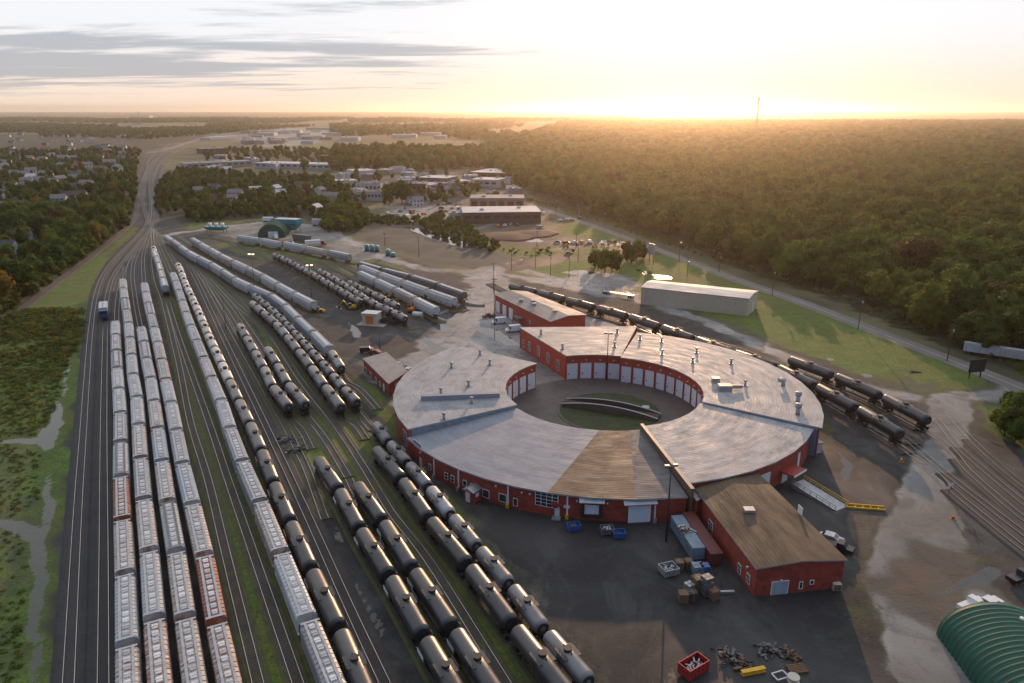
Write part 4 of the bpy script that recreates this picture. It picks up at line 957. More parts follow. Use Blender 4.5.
for px, py, w, h in ((421, 463, 1.2, 2.6), (591.6, 511.7, 2.9, 2.3), (639.3, 515.4, 4.6, 4.0), (557, 513, 1.0, 2.2)):
    a, z = outer_hit(px, py, RO + .3); fc = facet(a, SECS); fr = fit_frame(*fc); zc = 2.7 if w == 2.9 else h / 2 + .03
    d = MB(); d.box(-w/2, w/2, .02, .14, zc - h/2, zc + h/2, 0, fr)
    if w > 4:
        for k in range(1, 5): d.box(-w/2, w/2, .14, .15, k * h / 5 - .03, k * h / 5, 0, fr)
    o = d.build('door', M['door_white'], rh)
    if w == 2.9:
        s_ = MB()
        for x0, x1, z0, z1 in ((-2.2, -1.5, .9, 4.1), (1.5, 2.2, .9, 4.1), (-1.5, 1.5, 3.87, 4.1), (-1.5, 1.5, .9, 1.5)): s_.box(x0, x1, .02, .5, z0, z1, 0, fr)
        s_.build('dock_seal', M['black_steel'], rh)
    if w > 2:
        aw = MB(); hw_ = w / 2 + 1.1
        aw.poly([fr @ Vector(p) for p in ((-hw_, .02, 5.1), (-hw_, 1.1, 4.55), (hw_, 1.1, 4.55), (hw_, .02, 5.1))], 0)
        aw.poly([fr @ Vector(p) for p in ((-hw_, .02, 5.02), (hw_, .02, 5.02), (hw_, 1.1, 4.47), (-hw_, 1.1, 4.47))], 0)
        aw.box(-hw_, hw_, 1.1, 1.16, 4.42, 4.57, 1, fr)
        aw.build('awning', [M['hop_blue'], M['red']], rh)
    if w == 1.0:
        aw = MB(); aw.box(-1.1, 1.1, .02, .9, 2.7, 3.3, 0, fr); aw.build('entrance_canopy', M['red'], rh)
        st = MB(); st.box(-.9, .9, .2, 1.6, 0, .25, 0, fr); st.build('doorstep', M['metal_grey'], rh)
        sg = MB(); sg.box(1.3, 2.6, .02, .08, 2.2, 2.9, 0, fr); sg.build('wall_sign', M['white'], rh)
for px, py in ((434.5, 470), (459, 483), (508.2, 496), (567.2, 508), (655, 512)):
    a, z = outer_hit(px, py, RO + .3); fc = facet(a, SECS); fr = fit_frame(*fc)
    d = MB(); d.box(-.14, .14, .02, .26, .1, 5.2, 0, fr); o = d.build('downpipe', M['white'], rh)
    g = MB(); g.box(-.35, .35, .27, .7, 0, .9, 0, fr); g.build('bollard_guard', M['yellow'] if px > 500 and px < 600 else M['concrete'], rh)
for px, py in ((421, 452), (496, 490), (522, 492), (577, 512), (607, 514), (522 + 8, 493)):
    a, z = outer_hit(px, py, RO + .3); fc = facet(a, SECS); fr = fit_frame(*fc)
    d = MB(); d.box(-.16, .16, .02, .4, 4.1, 4.35, 0, fr); d.build('wall_lamp', M['white'], rh)
# entrance hut on the wall
a, z = outer_hit(476.6, 499, RO + .3); fr = fit_frame(*facet(a, SECS))
h = MB(); h.box(-1.3, 1.3, .02, 2.8, 0, 2.7, 0, fr); hut = h.build('entrance_hut', M['brick'], rh)
h = MB(); h.ring([[fr @ Vector(p) for p in ((-1.6, y, 2.7), (0, y, 3.4), (1.6, y, 2.7))] for y in (.02, 3.1)], 0, sm=False); h.build('hut_roof', M['metal_grey'], hut)
h = MB(); h.box(-.8, .4, 2.8, 2.88, .05, 2.3, 0, fr); h.build('hut_door', M['white'], hut)
h = MB(); h.box(1.3, 1.36, 1.0, 2.0, 1.2, 2.1, 0, fr); h.build('hut_window', M['white'], hut)
# roof furniture
def roof_z(x, y):
    a = math.degrees(math.atan2(y, x)); r = math.hypot(x, y); t = min(max((r - RI) / (RO - RI), 0), 1)
    if -151 < a < -77: return 6.6 - 1.4 * t + .32
    if -77 <= a < -26: return 7.1 - .5 * t + .32
    if -26 <= a < 72: return 7.6 - .3 * t + .32
    return 7.5 - .15 * t + .32
def vent(px, py, kind='pot'):
    x, y = P(px, py, 7.6); x -= RC.x; y -= RC.y; z = roof_z(x, y) - .05
    v = MB()
    if kind == 'pot':
        v.cyl((x, y, z), .42, .9, 10); v.cyl((x, y, z + .8), .3, .75, 10); v.cyl((x, y, z + 1.45), .62, .35, 10, 0, .25); v.box(x - .6, x + .6, y - .6, y + .6, z, z + .22)
    elif kind == 'box': v.box(x - 1.0, x + 1.0, y - .8, y + .8, z, z + 1.3); v.box(x - 1.15, x + 1.15, y - .95, y + .95, z + 1.25, z + 1.4)
    elif kind == 'elbow': v.cyl((x, y, z), .55, 1.6, 10); v.cyl((x - 1.5, y, z + 1.7), .6, 1.9, 10, axis='x')
    elif kind == 'tall': v.cyl((x, y, z), .55, 2.2, 10); v.cyl((x, y, z + 2.0), .8, .9, 10); v.cyl((x, y, z + 2.9), .9, .2, 10, 0, .4)
    elif kind == 'duct': v.box(x - 1.9, x + 1.6, y - 1.1, y + 1.1, z, z + 1.6); v.beam((x + 1.5, y, z + 1.1), (x + 4.6, y + .5, z + .9), .9)
    v.build('roof_vent', M['metal_grey'] if kind in ('pot', 'tall', 'elbow') else M['hop_grey'], rh)
for px, py in ((480, 354), (451.5, 366.5), (489.8, 364), (468.5, 385), (441, 392.5), (471.5, 402), (444, 418), (541, 333), (562.5, 348), (617, 332), (614.5, 346), (640, 338.5), (661.5, 341), (662, 354), (696.5, 352), (692.5, 362), (731, 363), (745, 385)):
    vent(px, py + 1.5)
vent(715.5, 383, 'box'); vent(725, 391, 'duct'); vent(783, 386, 'elbow'); vent(797.5, 403, 'tall'); vent(797.5, 415, 'tall')
# clerestory strip on the west roof
a_ = Vector((*P(421, 399, 8), 0)) - RC; b_ = Vector((*P(499.5, 396, 8), 0)) - RC
mm = MB(); mm.beam((a_.x, a_.y, 8.35), (b_.x, b_.y, 8.35), 1.5, 1.3); mm.build('clerestory', [M['roof_sw']], rh)
# fire wall between the south west and the south east roofs
mm = MB(); p, q = rp(-76.2, RI - 1), rp(-78.3, RO + .9); mm.ring([[p + rp(14, s) + Vector((0, 0, z)) for s, z in ((-.3, .02), (.3, .02), (.3, 8.1), (-.3, 8.1))], [q + rp(12, s) + Vector((0, 0, z)) for s, z in ((-.3, .02), (.3, .02), (.3, 7.2), (-.3, 7.2))]], 0, sm=False)
mm.build('parapet_wall', M['brick_brown'], rh)
mm = MB(); mm.beam(p + Vector((0, 0, 8.14)), q + Vector((0, 0, 7.24)), .8, .12); mm.build('parapet_cap', M['hop_dark'], rh)
# windows on the end wall of the north wing
a_, b_ = rp(110.2, mid_r / math.cos(R(18.6))), rp(106.8, 28.6)
wa, wb = a_ + RC, b_ + RC
for px, py, w, h, c_, r_ in ((523.5, 343.5, 1.5, 2.6, 1, 2), (529.5, 346.5, 2.0, 3.2, 2, 4), (538.5, 351, 2.0, 3.2, 2, 4), (548, 358, 2.0, 3.2, 2, 4), (558, 365, 2.0, 3.2, 2, 4)):
    s, z = on_plane(px, py, wa, wb); fr = fit_frame(a_, b_, s); window_on(fr, rh, w, h, max(min(z, 4.5), h / 2 + .4), c_, r_)
# red canopy and door on the east side
for px, py, kind in ((785, 474, 'canopy'), (799, 458, 'door'), (765, 474, 'bigdoor')):
    a, z = outer_hit(px, py, 53.2); fc = facet(a, SECS)
    if not fc: continue
    fr = fit_frame(*fc); m_ = MB()
    if kind == 'canopy':
        m_.box(-2.6, 2.6, .02, 3.6, 3.3, 3.6, 0, fr); m_.build('red_canopy', M['red'], rh)
        m_ = MB(); m_.box(-2.65, 2.65, 3.6, 3.68, 3.2, 3.65, 0, fr); m_.build('canopy_edge', M['white'], rh)
        m_ = MB(); m_.box(-1.2, 1.2, .02, .12, .03, 2.7, 0, fr); m_.build('door', M['white'], rh)
    else:
        w_ = .7 if kind == 'door' else 1.9
        m_.box(-w_, w_, .02, .12, .03, 4.6, 0, fr); m_.build('door', M['door_white'], rh)

# turntable
M['court_rim'] = mat('rim_concrete', (0.085, 0.072, 0.062), .85, var=.3, vscale=.5)
TC = Vector((27.0, 191.2, 0)); pit = empty('turntable', tuple(TC)); tag(pit, 'curved steel turntable bridge across the round grassy pit in the roundhouse court', 'turntable')
mb = MB(); n = 48
mb.ring([[(r * math.cos(2*math.pi*i/n), r * math.sin(2*math.pi*i/n), z) for i in range(n)] for r, z in ((14.6, .03), (14.6, .16), (13.8, .16), (13.8, .09))], 0, False, cap=False); mb.build('pit_rim', M['court_rim'], pit)
mb = MB(); mb.poly([(13.9 * math.cos(2*math.pi*i/n), 13.9 * math.sin(2*math.pi*i/n), .085) for i in range(n)])
M['pit_grass'] = mat('pit_grass', (0.028, 0.046, 0.012), .95, var=.4, vscale=.5, dirt=(.06, .05, .035), dirt_amt=.7, dscale=.3)
mb.build('pit_floor', M['pit_grass'], pit)
p0 = Vector((*P(564, 405, .3), 0)) - TC; p1 = Vector((*P(656, 420, .3), 0)) - TC; d = (p1 - p0).normalized(); nn = Vector((-d.y, d.x, 0)); Lb = 27.2; c0 = (p0 + p1) / 2
c0 = Vector((c0.x, c0.y, 0)) + nn * 1.6
deck = MB(); deck.beam(c0 - d * Lb/2 + Vector((0, 0, .75)), c0 + d * Lb/2 + Vector((0, 0, .75)), 3.4, .3); deck.build('bridge_deck', M['wood_dark'], pit)
for sg in (-1, 1):
    g = MB(); g2 = MB(); N_ = 20
    for k in range(N_):
        for (mbb, lo, wd, base) in ((g, 0, .3, .35), ):
            s0, s1 = -Lb/2 + Lb * k / N_, -Lb/2 + Lb * (k + 1) / N_
            h0, h1 = [.8 + 1.5 * (1 - (2 * s / Lb) ** 2) for s in (s0, s1)]
            a, b = c0 + nn * sg * 2.0 + d * s0, c0 + nn * sg * 2.0 + d * s1; e = nn * .15
            g.ring([[a - e + Vector((0, 0, .15)), a + e + Vector((0, 0, .15)), a + e + Vector((0, 0, h0)), a - e + Vector((0, 0, h0))], [b - e + Vector((0, 0, .15)), b + e + Vector((0, 0, .15)), b + e + Vector((0, 0, h1)), b - e + Vector((0, 0, h1))]], 0, sm=False)
            g2.beam(a + Vector((0, 0, h0 + .06)), b + Vector((0, 0, h1 + .06)), .5, .12)
    g.build('girder', M['platform'], pit); g2.build('girder_flange', M['hop_grey'], pit)
hc = MB(); cc = c0 + d * 9 + nn * 3.4; hc.box(cc.x - .9, cc.x + .9, cc.y - .9, cc.y + .9, .1, 1.6); hc.build('drive_housing', M['metal_grey'], pit)
# court: paved ring and the radiating tracks
mb = MB()
for k in range(64):
    a0, a1 = 2*math.pi*k/64, 2*math.pi*(k+1)/64
    mb.poly([TC + Vector((14.6*math.cos(a0), 14.6*math.sin(a0), .02)), RC + Vector((28.4*math.cos(a0), 28.4*math.sin(a0), .02)), RC + Vector((28.4*math.cos(a1), 28.4*math.sin(a1), .02)), TC + Vector((14.6*math.cos(a1), 14.6*math.sin(a1), .02))])
M['court'] = mat('court_asphalt', (0.062, 0.048, 0.045), .62, var=.25, vscale=.2, dirt=(.12, .10, .09), dirt_amt=.5, dscale=.25)
mb.build('court_paving', M['court'])['kind'] = 'structure'
for a in (113, 117.5, 122, 126.5):
    w = [tuple(TC + rp(a, 14.7)), tuple(TC + rp(a, 30)), tuple(TC + rp(a + 1, 48)), tuple(TC + rp(a + 4, 75)), tuple(TC + rp(a + 8, 105))]
    track(None, flush=True, world=w)
track(None, flush=True, world=[tuple(TC + rp(72, 14.7)), tuple(TC + rp(73, 26)), tuple(TC + rp(80, 27.6))])
for a in (133, 141, 150):
    track(None, flush=True, world=[tuple(TC + rp(a, 14.7)), tuple(TC + rp(a, 26.5))])

# ------------------------------------------------------------------ planar buildings
def house_frame(a, b): return fit_frame(Vector((a[0], a[1], 0)), Vector((b[0], b[1], 0)), 0)
def quad_building(name, label, cat, corners, z_e, z_r, wallm, roofm, ridge=None, ov=.5, flat=False):
    """corners: 4 world points counter-clockwise; the ridge runs from the middle of side 0-1 to that of side 2-3"""
    c = [Vector((*q, 0)) for q in corners]; o0 = (c[0] + c[1] + c[2] + c[3]) / 4; root = empty(name, tuple(o0)); tag(root, label, cat)
    c = [q - o0 for q in c]; m01, m23 = (c[0] + c[1]) / 2, (c[2] + c[3]) / 2
    up = lambda v, z: Vector((v.x, v.y, z))
    w = MB()
    for i in range(4): w.poly([up(c[i], 0), up(c[(i+1) % 4], 0), up(c[(i+1) % 4], z_e), up(c[i], z_e)])
    if z_r > z_e: w.poly([up(c[0], z_e), up(c[1], z_e), up(m01, z_r)]); w.poly([up(c[2], z_e), up(c[3], z_e), up(m23, z_r)])
    w.build('wall', wallm, root)
    ax = (m23 - m01).normalized(); A0 = m01 - ax * ov; A1 = m23 + ax * ov
    rf = MB(); T = .22; L = (A1 - A0).length
    for p, q in ((c[0], c[3]), (c[1], c[2])):
        sd = (p - m01); W_ = sd.length; sd.normalize(); dz = (z_r - z_e) * ov / max(W_, .1)
        e0, e1 = p - ax * ov + sd * ov, q + ax * ov + sd * ov
        top = [up(A0, z_r + T), up(A1, z_r + T), up(e1, z_e - dz + T), up(e0, z_e - dz + T)]; bot = [v - Vector((0, 0, T - .01)) for v in top]
        uv = [(0, 0), (L, 0), (L, W_), (0, W_)]
        nrm = (top[1] - top[0]).cross(top[2] - top[1]).z
        if nrm < 0: top.reverse(); bot.reverse(); uv = uv[::-1]
        rf.poly(top, 0, uv); rf.poly(bot[::-1], 1)
        for i in range(4): rf.poly([bot[i], bot[(i+1) % 4], top[(i+1) % 4], top[i]], 1)
    rf.build('roof', [roofm, M['trim']], root)
    return root, [tuple((q + o0)[:2]) for q in c], o0
def fix_on(root, o0, a, b, items):
    """items: (px, py, kind, w, h) on the wall a-b (outside on the right of a->b)"""
    A, B = Vector((*a, 0)) - o0, Vector((*b, 0)) - o0
    for it in items:
        px, py, kind, w, h = it[:5]
        s, z = on_plane(px, py, a, b); fr = fit_frame(A, B, s)
        if kind == 'window': window_on(fr, root, w, h, max(z, h / 2 + .2), *(it[5] if len(it) > 5 else (2, 2)))
        elif kind == 'door':
            d = MB(); d.box(-w/2 - .15, w/2 + .15, .02, .09, .02, h + .12, 0, fr); o = d.build('door', M['white'], root)
            d = MB(); d.box(-w/2, w/2, .09, .13, .03, h, 0, fr); d.build('door_panel', it[5] if len(it) > 5 else M['door_white'], o)
        elif kind == 'lamp': d = MB(); d.box(-.16, .16, .02, .4, z - .1, z + .15, 0, fr); d.build('wall_lamp', M['white'], root)
        elif kind == 'porch': d = MB(); d.box(-w/2, w/2, .02, 2.6, h, h + .25, 0, fr); d.box(-w/2, -w/2 + .12, 2.4, 2.52, 0, h, 0, fr); d.box(w/2 - .12, w/2, 2.4, 2.52, 0, h, 0, fr); d.build('porch', M['shingle_grey'], root)
# brown-roofed annex in front
ce = 5.6
A_, B_, C_, D_ = P(757, 568.5, ce), P(845, 560, ce), P(757, 474, ce), P(697, 490, ce)
root, cs, o0 = quad_building('brick_annex', 'red brick annex with brown low-gabled roof attached to the roundhouse front', 'annex building', [A_, B_, C_, D_], ce, 6.25, M['brick'], M['roof_annex'], ov=.35)
fix_on(root, o0, A_, B_, [(779.4, 588.4, 'door', 2.9, 2.6, M['hop_blue']), (800.7, 585, 'window', .7, 1.5, (1, 1)), (811.7, 582, 'window', .8, .9, (1, 1)), (781, 580, 'lamp', 0, 0)])
fix_on(root, o0, D_, A_, [(710.7, 528, 'window', 2.0, 3.0, (2, 4)), (739.7, 568.6, 'window', 1.3, 1.8), (748.5, 578.5, 'window', 1.3, 1.8), (748.5, 567, 'lamp', 0, 0)])
fix_on(root, o0, B_, C_, [(838, 545, 'door', 2.5, 2.6), (800, 510, 'window', 1.6, 1.6)])
mm = MB(); x, y = P(749, 510, 6.6); mm.box(x - o0.x - 1, x - o0.x + 1, y - o0.y - .8, y - o0.y + .8, 6.4, 6.95); mm.build('roof_hatch', M['trim'], root)
# flat link roof between the annex and the roundhouse
cs2 = [P(688, 489, 5.2), P(697, 500, 5.2), P(757, 474, 5.2), P(752, 466, 5.2)]
root, _, o0 = quad_building('link_building', 'low flat-roofed link between the roundhouse and the brown-roofed annex', 'building', cs2, 5.0, 5.05, M['brick'], M['roof_flat'], ov=.2)
# north brick building
c4 = [P(551, 321, 7), P(585.5, 314.5, 7), P(527, 291.5, 7), P(495, 294, 7)]
root, cs, o0 = quad_building('brick_workshop', 'red brick workshop with pale gable roof and garage doors behind the roundhouse', 'workshop', c4, 6.8, 7.8, M['brick_in'], M['roof_flat'])
fix_on(root, o0, c4[3], c4[0], [(498, 309, 'door', 3.0, 4.2), (504.5, 311.5, 'door', 3.0, 4.2), (511, 314, 'door', 3.0, 4.2), (521, 319, 'porch', 5, 2.9), (530, 322, 'window', 1.2, 1.5)])
for px, py in ((521, 301), (533, 302), (534, 305), (555, 312)):
    x, y = P(px, py, 7.7); mm = MB(); mm.box(x - o0.x - .8, x - o0.x + .8, y - o0.y - .6, y - o0.y + .6, 7.3, 8.5); mm.build('roof_vent', M['metal_grey'], root)
# tan metal warehouse
c4 = [P(641.5, 286, 8), P(749, 298.5, 8), P(757, 290.5, 8), P(652, 280, 8)]
c4 = [P(749, 298.5, 7.4), P(758, 290.8, 7.4), P(652, 280.2, 7.4), P(641.5, 287, 7.4)]
root, cs, o0 = quad_building('warehouse', 'long tan metal warehouse with white low-pitched roof on the grass', 'warehouse', c4, 7.2, 8.0, M['shed_tan'], M['roof_white'], ov=.25)
fix_on(root, o0, c4[0], c4[1], [(753, 305, 'door', 3.2, 4.0)])
mm = MB()
for k in range(1, 24):
    pa, pb = Vector((*c4[3], 0)) - o0, Vector((*c4[0], 0)) - o0; fr = fit_frame(pa, pb, (pb - pa).length * k / 24); mm.box(-.05, .05, .01, .06, .1, 7.0, 0, fr)
mm.build('siding_rib', M['shed_tan'], root)
# small brick office
c4 = [P(363.5, 359, 4), P(389, 384, 4), P(407, 371.5, 4), P(386, 353, 4)]
root, cs, o0 = quad_building('brick_office', 'small flat-roofed brick office between the tank strings and the roundhouse', 'office', [c4[0], c4[1], c4[2], c4[3]], 4.0, 4.05, M['brick'], M['roof_flat'], ov=.3)
fix_on(root, o0, c4[0], c4[1], [(366, 371, 'window', 1.8, 1.6), (371, 376, 'window', 1.8, 1.6), (376, 380, 'window', 1.8, 1.6), (384, 389, 'door', 1.1, 2.2), (380, 384, 'window', 1.5, 1.6)])
fix_on(root, o0, c4[1], c4[2], [(396, 386, 'window', 1.4, 1.5)])
# arched sheds
def arch_shed(name, label, a, b, right, width, height, ends=True):
    """a, b: world ends of the left base line; ribs every 0.9 m"""
    a, b = Vector((*a, 0)), Vector((*b, 0)); d = (b - a); L = d.length; d.normalize(); nn = Vector((d.y, -d.x, 0)) * right
    root = empty(name, tuple((a + b) / 2 + nn * width / 2)); tag(root, label, 'arched shed')
    o = Vector(root.location); N_ = 20; mb = MB(); rings = []
    k = 0; s = 0
    while s <= L:
        for ds, ex in ((0, 0), (.55, 0), (.68, .13), (.90, .13)):
            rings.append([tuple(a - o + d * (s + ds) + nn * (width/2 - (width/2 + ex) * math.cos(math.pi * i / N_)) + Vector((0, 0, (height + ex) * math.sin(math.pi * i / N_) ** .85))) for i in range(N_ + 1)])
        s += 1.03
    mb.ring(rings, 0, True, close=False, cap=False); mb.build('arched_roof', M['green_metal'], root)
    for ss, fl in ((0.3, 1), (s - .6, -1)):
        e = MB(); pts = [tuple(a - o + d * ss + nn * (width/2 - width/2 * math.cos(math.pi * i / N_)) + Vector((0, 0, height * math.sin(math.pi * i / N_) ** .85))) for i in range(N_ + 1)]
        e.poly(pts if fl > 0 else pts[::-1]); w_ = e.build('end_wall', M['green_metal'], root)
        c_ = a - o + d * (ss - .12 * fl) + nn * width / 2; e = MB(); e.beam(c_ - nn * 2 + Vector((0, 0, 2)), c_ + nn * 2 + Vector((0, 0, 2)), .1, 3.9); e.build('door', M['white'], root)
    return root, a, d, nn, o
root, a, d, nn, o = arch_shed('arched_shed', 'large dark green ribbed arch shed at the lower right corner', P(936, 634), P(1010, 735), -1, 15.5, 6.3)
for s, t in ((4, .58), (7.5, .68)):
    x = width = 15.5; p = a - o + d * s + nn * (width/2 - width/2 * math.cos(math.pi * t)) + Vector((0, 0, 6.3 * math.sin(math.pi * t) ** .85))
    v = MB(); v.cyl((p.x, p.y, p.z - .1), .28, .55, 8); v.build('roof_vent', M['white'], root)
arch_shed('arched_shed', 'small green arch shed in the upper yard beside the turquoise hopper', P(258, 238), P(268, 229), 1, 17, 8.5)

# ------------------------------------------------------------------ commercial buildings beyond the yard
def block(px0, py0, px1, py1, depth, h, label, wallm='white', roofm='roof_flat', name='commercial_building', windows=0, doors=0, doorm='car_red', cat='building', wm='pane'):
    a, b = P(px0, py0), P(px1, py1); d = Vector((b[0]-a[0], b[1]-a[1], 0)).normalized(); nn = Vector((-d.y, d.x, 0)) * depth
    cor = [a, b, (b[0] + nn.x, b[1] + nn.y), (a[0] + nn.x, a[1] + nn.y)]
    root, cs, o0 = quad_building(name, label, cat, cor, h, h + .05, M[wallm], M[roofm], ov=.3)
    A, B = Vector((*a, 0)) - o0, Vector((*b, 0)) - o0; L = (B - A).length
    for k in range(windows):
        fr = fit_frame(A, B, L * (k + .5) / windows); m_ = MB(); m_.box(-L/windows*.32, L/windows*.32, .02, .08, h*.45, h*.72, 0, fr); m_.build('window', M[wm], root)
    for k in range(doors):
        fr = fit_frame(A, B, L * (k + .5) / doors); m_ = MB(); m_.box(-L/doors*.34, L/doors*.34, .02, .1, .1, h*.7, 0, fr); m_.build('door', M[doorm], root)
    p = MB()
    for k in range(2):
        q = (A + B) / 2 + nn * (.35 + .3 * k) + (B - A) * (.25 * (k * 2 - 1)); p.box(q.x - 1.5, q.x + 1.5, q.y - 1.2, q.y + 1.2, h, h + 1.5)
    p.build('roof_unit', M['metal_grey'], root)
    return root
M['wall_dark'] = mat('dark_wall', (0.075, 0.055, 0.055), .7, var=.1)
M['w_grey'] = mat('grey_wall', (.25, .25, .26), .7)
M['wall_pink'] = mat('pinkish_block', (0.30, 0.22, 0.19), .75, var=.1)
M['wall_brown'] = mat('brown_cladding', (0.12, 0.06, 0.05), .75, var=.15)
block(463, 224, 541, 223, 34, 8, 'long dark low building with white roof nearest the soil heaps', 'wall_dark', 'roof_white', windows=8)
block(470, 208, 524, 208, 26, 8, 'pinkish block building with row of dark red garage doors', 'wall_pink', 'roof_flat', doors=6)
block(471, 187, 497, 188, 28, 8, 'small pale blue-roofed building before the large flat brown store', 'hop_blue', 'roof_white', windows=4)
block(470, 179, 527, 181, 60, 8, 'large flat brown store farthest right in the commercial area', 'wall_brown', 'roof_white', windows=6)
block(418, 186, 447, 187, 30, 9, 'pale flat building with dark walls left of the large store', 'wall_dark', 'roof_white', windows=5)
block(412, 193, 426, 193, 18, 9, 'small dark red brick building behind the white gabled house', 'wall_brown', 'roof_flat', windows=3)
block(430, 190, 472, 185, 20, 5, 'long low white building in the middle of the commercial area', 'hop_white', 'roof_white', windows=6)
block(355, 178, 376, 177, 30, 8, 'white metal building with blank wall beyond the motel', 'hop_white', 'roof_white')
block(336, 186, 358, 185, 20, 5, 'low white building left of the motel', 'hop_white', 'roof_white', windows=4)
block(357, 201, 385, 201, 14, 8, 'two-storey white motel block with dark roof and window row', 'hop_white', 'shingle_dark', windows=8)
block(357, 193, 381, 193, 10, 9, 'white building with dark roof just behind the motel block', 'hop_white', 'shingle_dark', windows=6)
block(186, 169, 252, 166, 30, 7, 'long low strip mall with pale roof left of centre', 'hop_grey', 'roof_flat', windows=10)
block(255, 168, 330, 170, 34, 7, 'long low white mall building right of the strip mall', 'hop_blue', 'roof_white', windows=12)
block(202, 154, 228, 153, 26, 9, 'dark red flat building near the highway', 'wall_brown', 'roof_flat', windows=4)
block(210, 140, 240, 138, 30, 6, 'pale low shed along the far highway', 'hop_white', 'roof_white')
block(450, 219.5, 468, 219, 9, 4.5, 'small pink-roofed white building at the hedge end', 'hop_white', 'roof_flat')
for i, (x, y, w, c_) in enumerate([(258, 136, 16, 'hop_white'), (280, 133, 20, 'hop_white'), (300, 139, 22, 'hop_white'), (322, 136, 24, 'hop_blue'), (340, 141, 18, 'hop_white'), (354, 134, 24, 'hop_white'), (268, 142, 16, 'wall_dark'), (392, 138, 24, 'hop_white'), (420, 136, 20, 'hop_white'), (434, 139, 12, 'hop_blue'), (600, 128, 14, 'hop_white'), (306, 130, 30, 'hop_grey')]):
    r_ = block(x, y, x + w, y, 40, 9, 'pale low building in the far industrial area', c_, 'roof_white', name='industrial_building'); reg(r_, 'pale low building in the far industrial area', 'pale low buildings in the far industrial area', 'building')

rs_ = random.Random(12)
for i in range(78):
    if i >= 46: x, y = rs_.uniform(335, 515), rs_.uniform(172, 204)
    elif i < 30: x, y = rs_.uniform(238, 345), rs_.uniform(128.5, 146)
    elif i < 38: x, y = rs_.uniform(175, 330), rs_.uniform(160, 172)
    else: x, y = rs_.uniform(5, 60) if i % 2 else rs_.uniform(90, 200), rs_.uniform(118, 126)
    c_ = ['hop_white', 'hop_white', 'w_grey', 'hop_blue', 'wall_pink'][i % 5]; w = rs_.uniform(5, 14) * (1 if y > 125 else .7)
    r_ = block(x, y, x + w, y + rs_.uniform(-.3, .3), rs_.uniform(14, 30) if i < 46 else rs_.uniform(9, 16), rs_.uniform(5, 9) if i < 46 else rs_.uniform(4, 7), 'x', c_, ['roof_white', 'roof_flat', 'shingle_grey'][i % 3], name='industrial_building')
    cw = {'hop_white': 'white', 'w_grey': 'grey', 'hop_blue': 'bluish', 'wall_pink': 'pinkish'}[c_]; wh = 'far industrial plain' if i < 30 else ('strip mall surroundings' if i < 38 else ('far left horizon' if i < 46 else 'commercial blocks'))
    reg(r_, f'{cw} building in the {wh}', f'{cw} buildings in the {wh}', 'building')

# ------------------------------------------------------------------ houses
def make_house(x, y, w, dp, h, rot, wallm, roofm):
    root = empty('house', (x, y, 0), rot); zr = h + dp * .32
    b = MB(); b.box(-w/2, w/2, -dp/2, dp/2, 0, h); b.poly([(-w/2, -dp/2, h), (-w/2, dp/2, h), (-w/2, 0, zr)][::-1]); b.poly([(w/2, -dp/2, h), (w/2, dp/2, h), (w/2, 0, zr)]); b.build('wall', wallm, root)
    r = MB()
    for s in (-1, 1):
        q = [(-w/2 - .5, 0, zr + .12), (w/2 + .5, 0, zr + .12), (w/2 + .5, s * (dp/2 + .6), h - .3), (-w/2 - .5, s * (dp/2 + .6), h - .3)]
        r.ring([[(a, b_, c_ - .18) for a, b_, c_ in q], q], 0, sm=False)
    r.build('roof', roofm, root)
    c = MB(); c.box(w*.2, w*.2 + .8, .6, 1.4, h, zr + 1.0); c.build('chimney', M['brick_brown'], root)
    for lv in range(2 if h > 4 else 1):
        for k in (-1, 0, 1):
            if lv == 0 and k == 0: continue
            m_ = MB(); m_.box(k * w * .3 - .6, k * w * .3 + .6, -dp/2 - .06, -dp/2 - .01, 1.1 + 2.6 * lv, 2.3 + 2.6 * lv); m_.build('window', M['pane'], root)
    m_ = MB(); m_.box(-.5, .5, -dp/2 - .08, -dp/2 - .01, .05, 2.1); m_.build('door', M['car_red'], root)
    return root
M['w_white'] = mat('siding_white', (0.62, 0.62, 0.62), .6, var=.05); M['w_cream'] = mat('siding_cream', (0.52, 0.47, 0.38), .6); M['w_blue'] = mat('siding_blue', (0.24, 0.32, 0.42), .6); M['w_red'] = mat('siding_red', (0.30, 0.07, 0.05), .6)
HOUSES = []
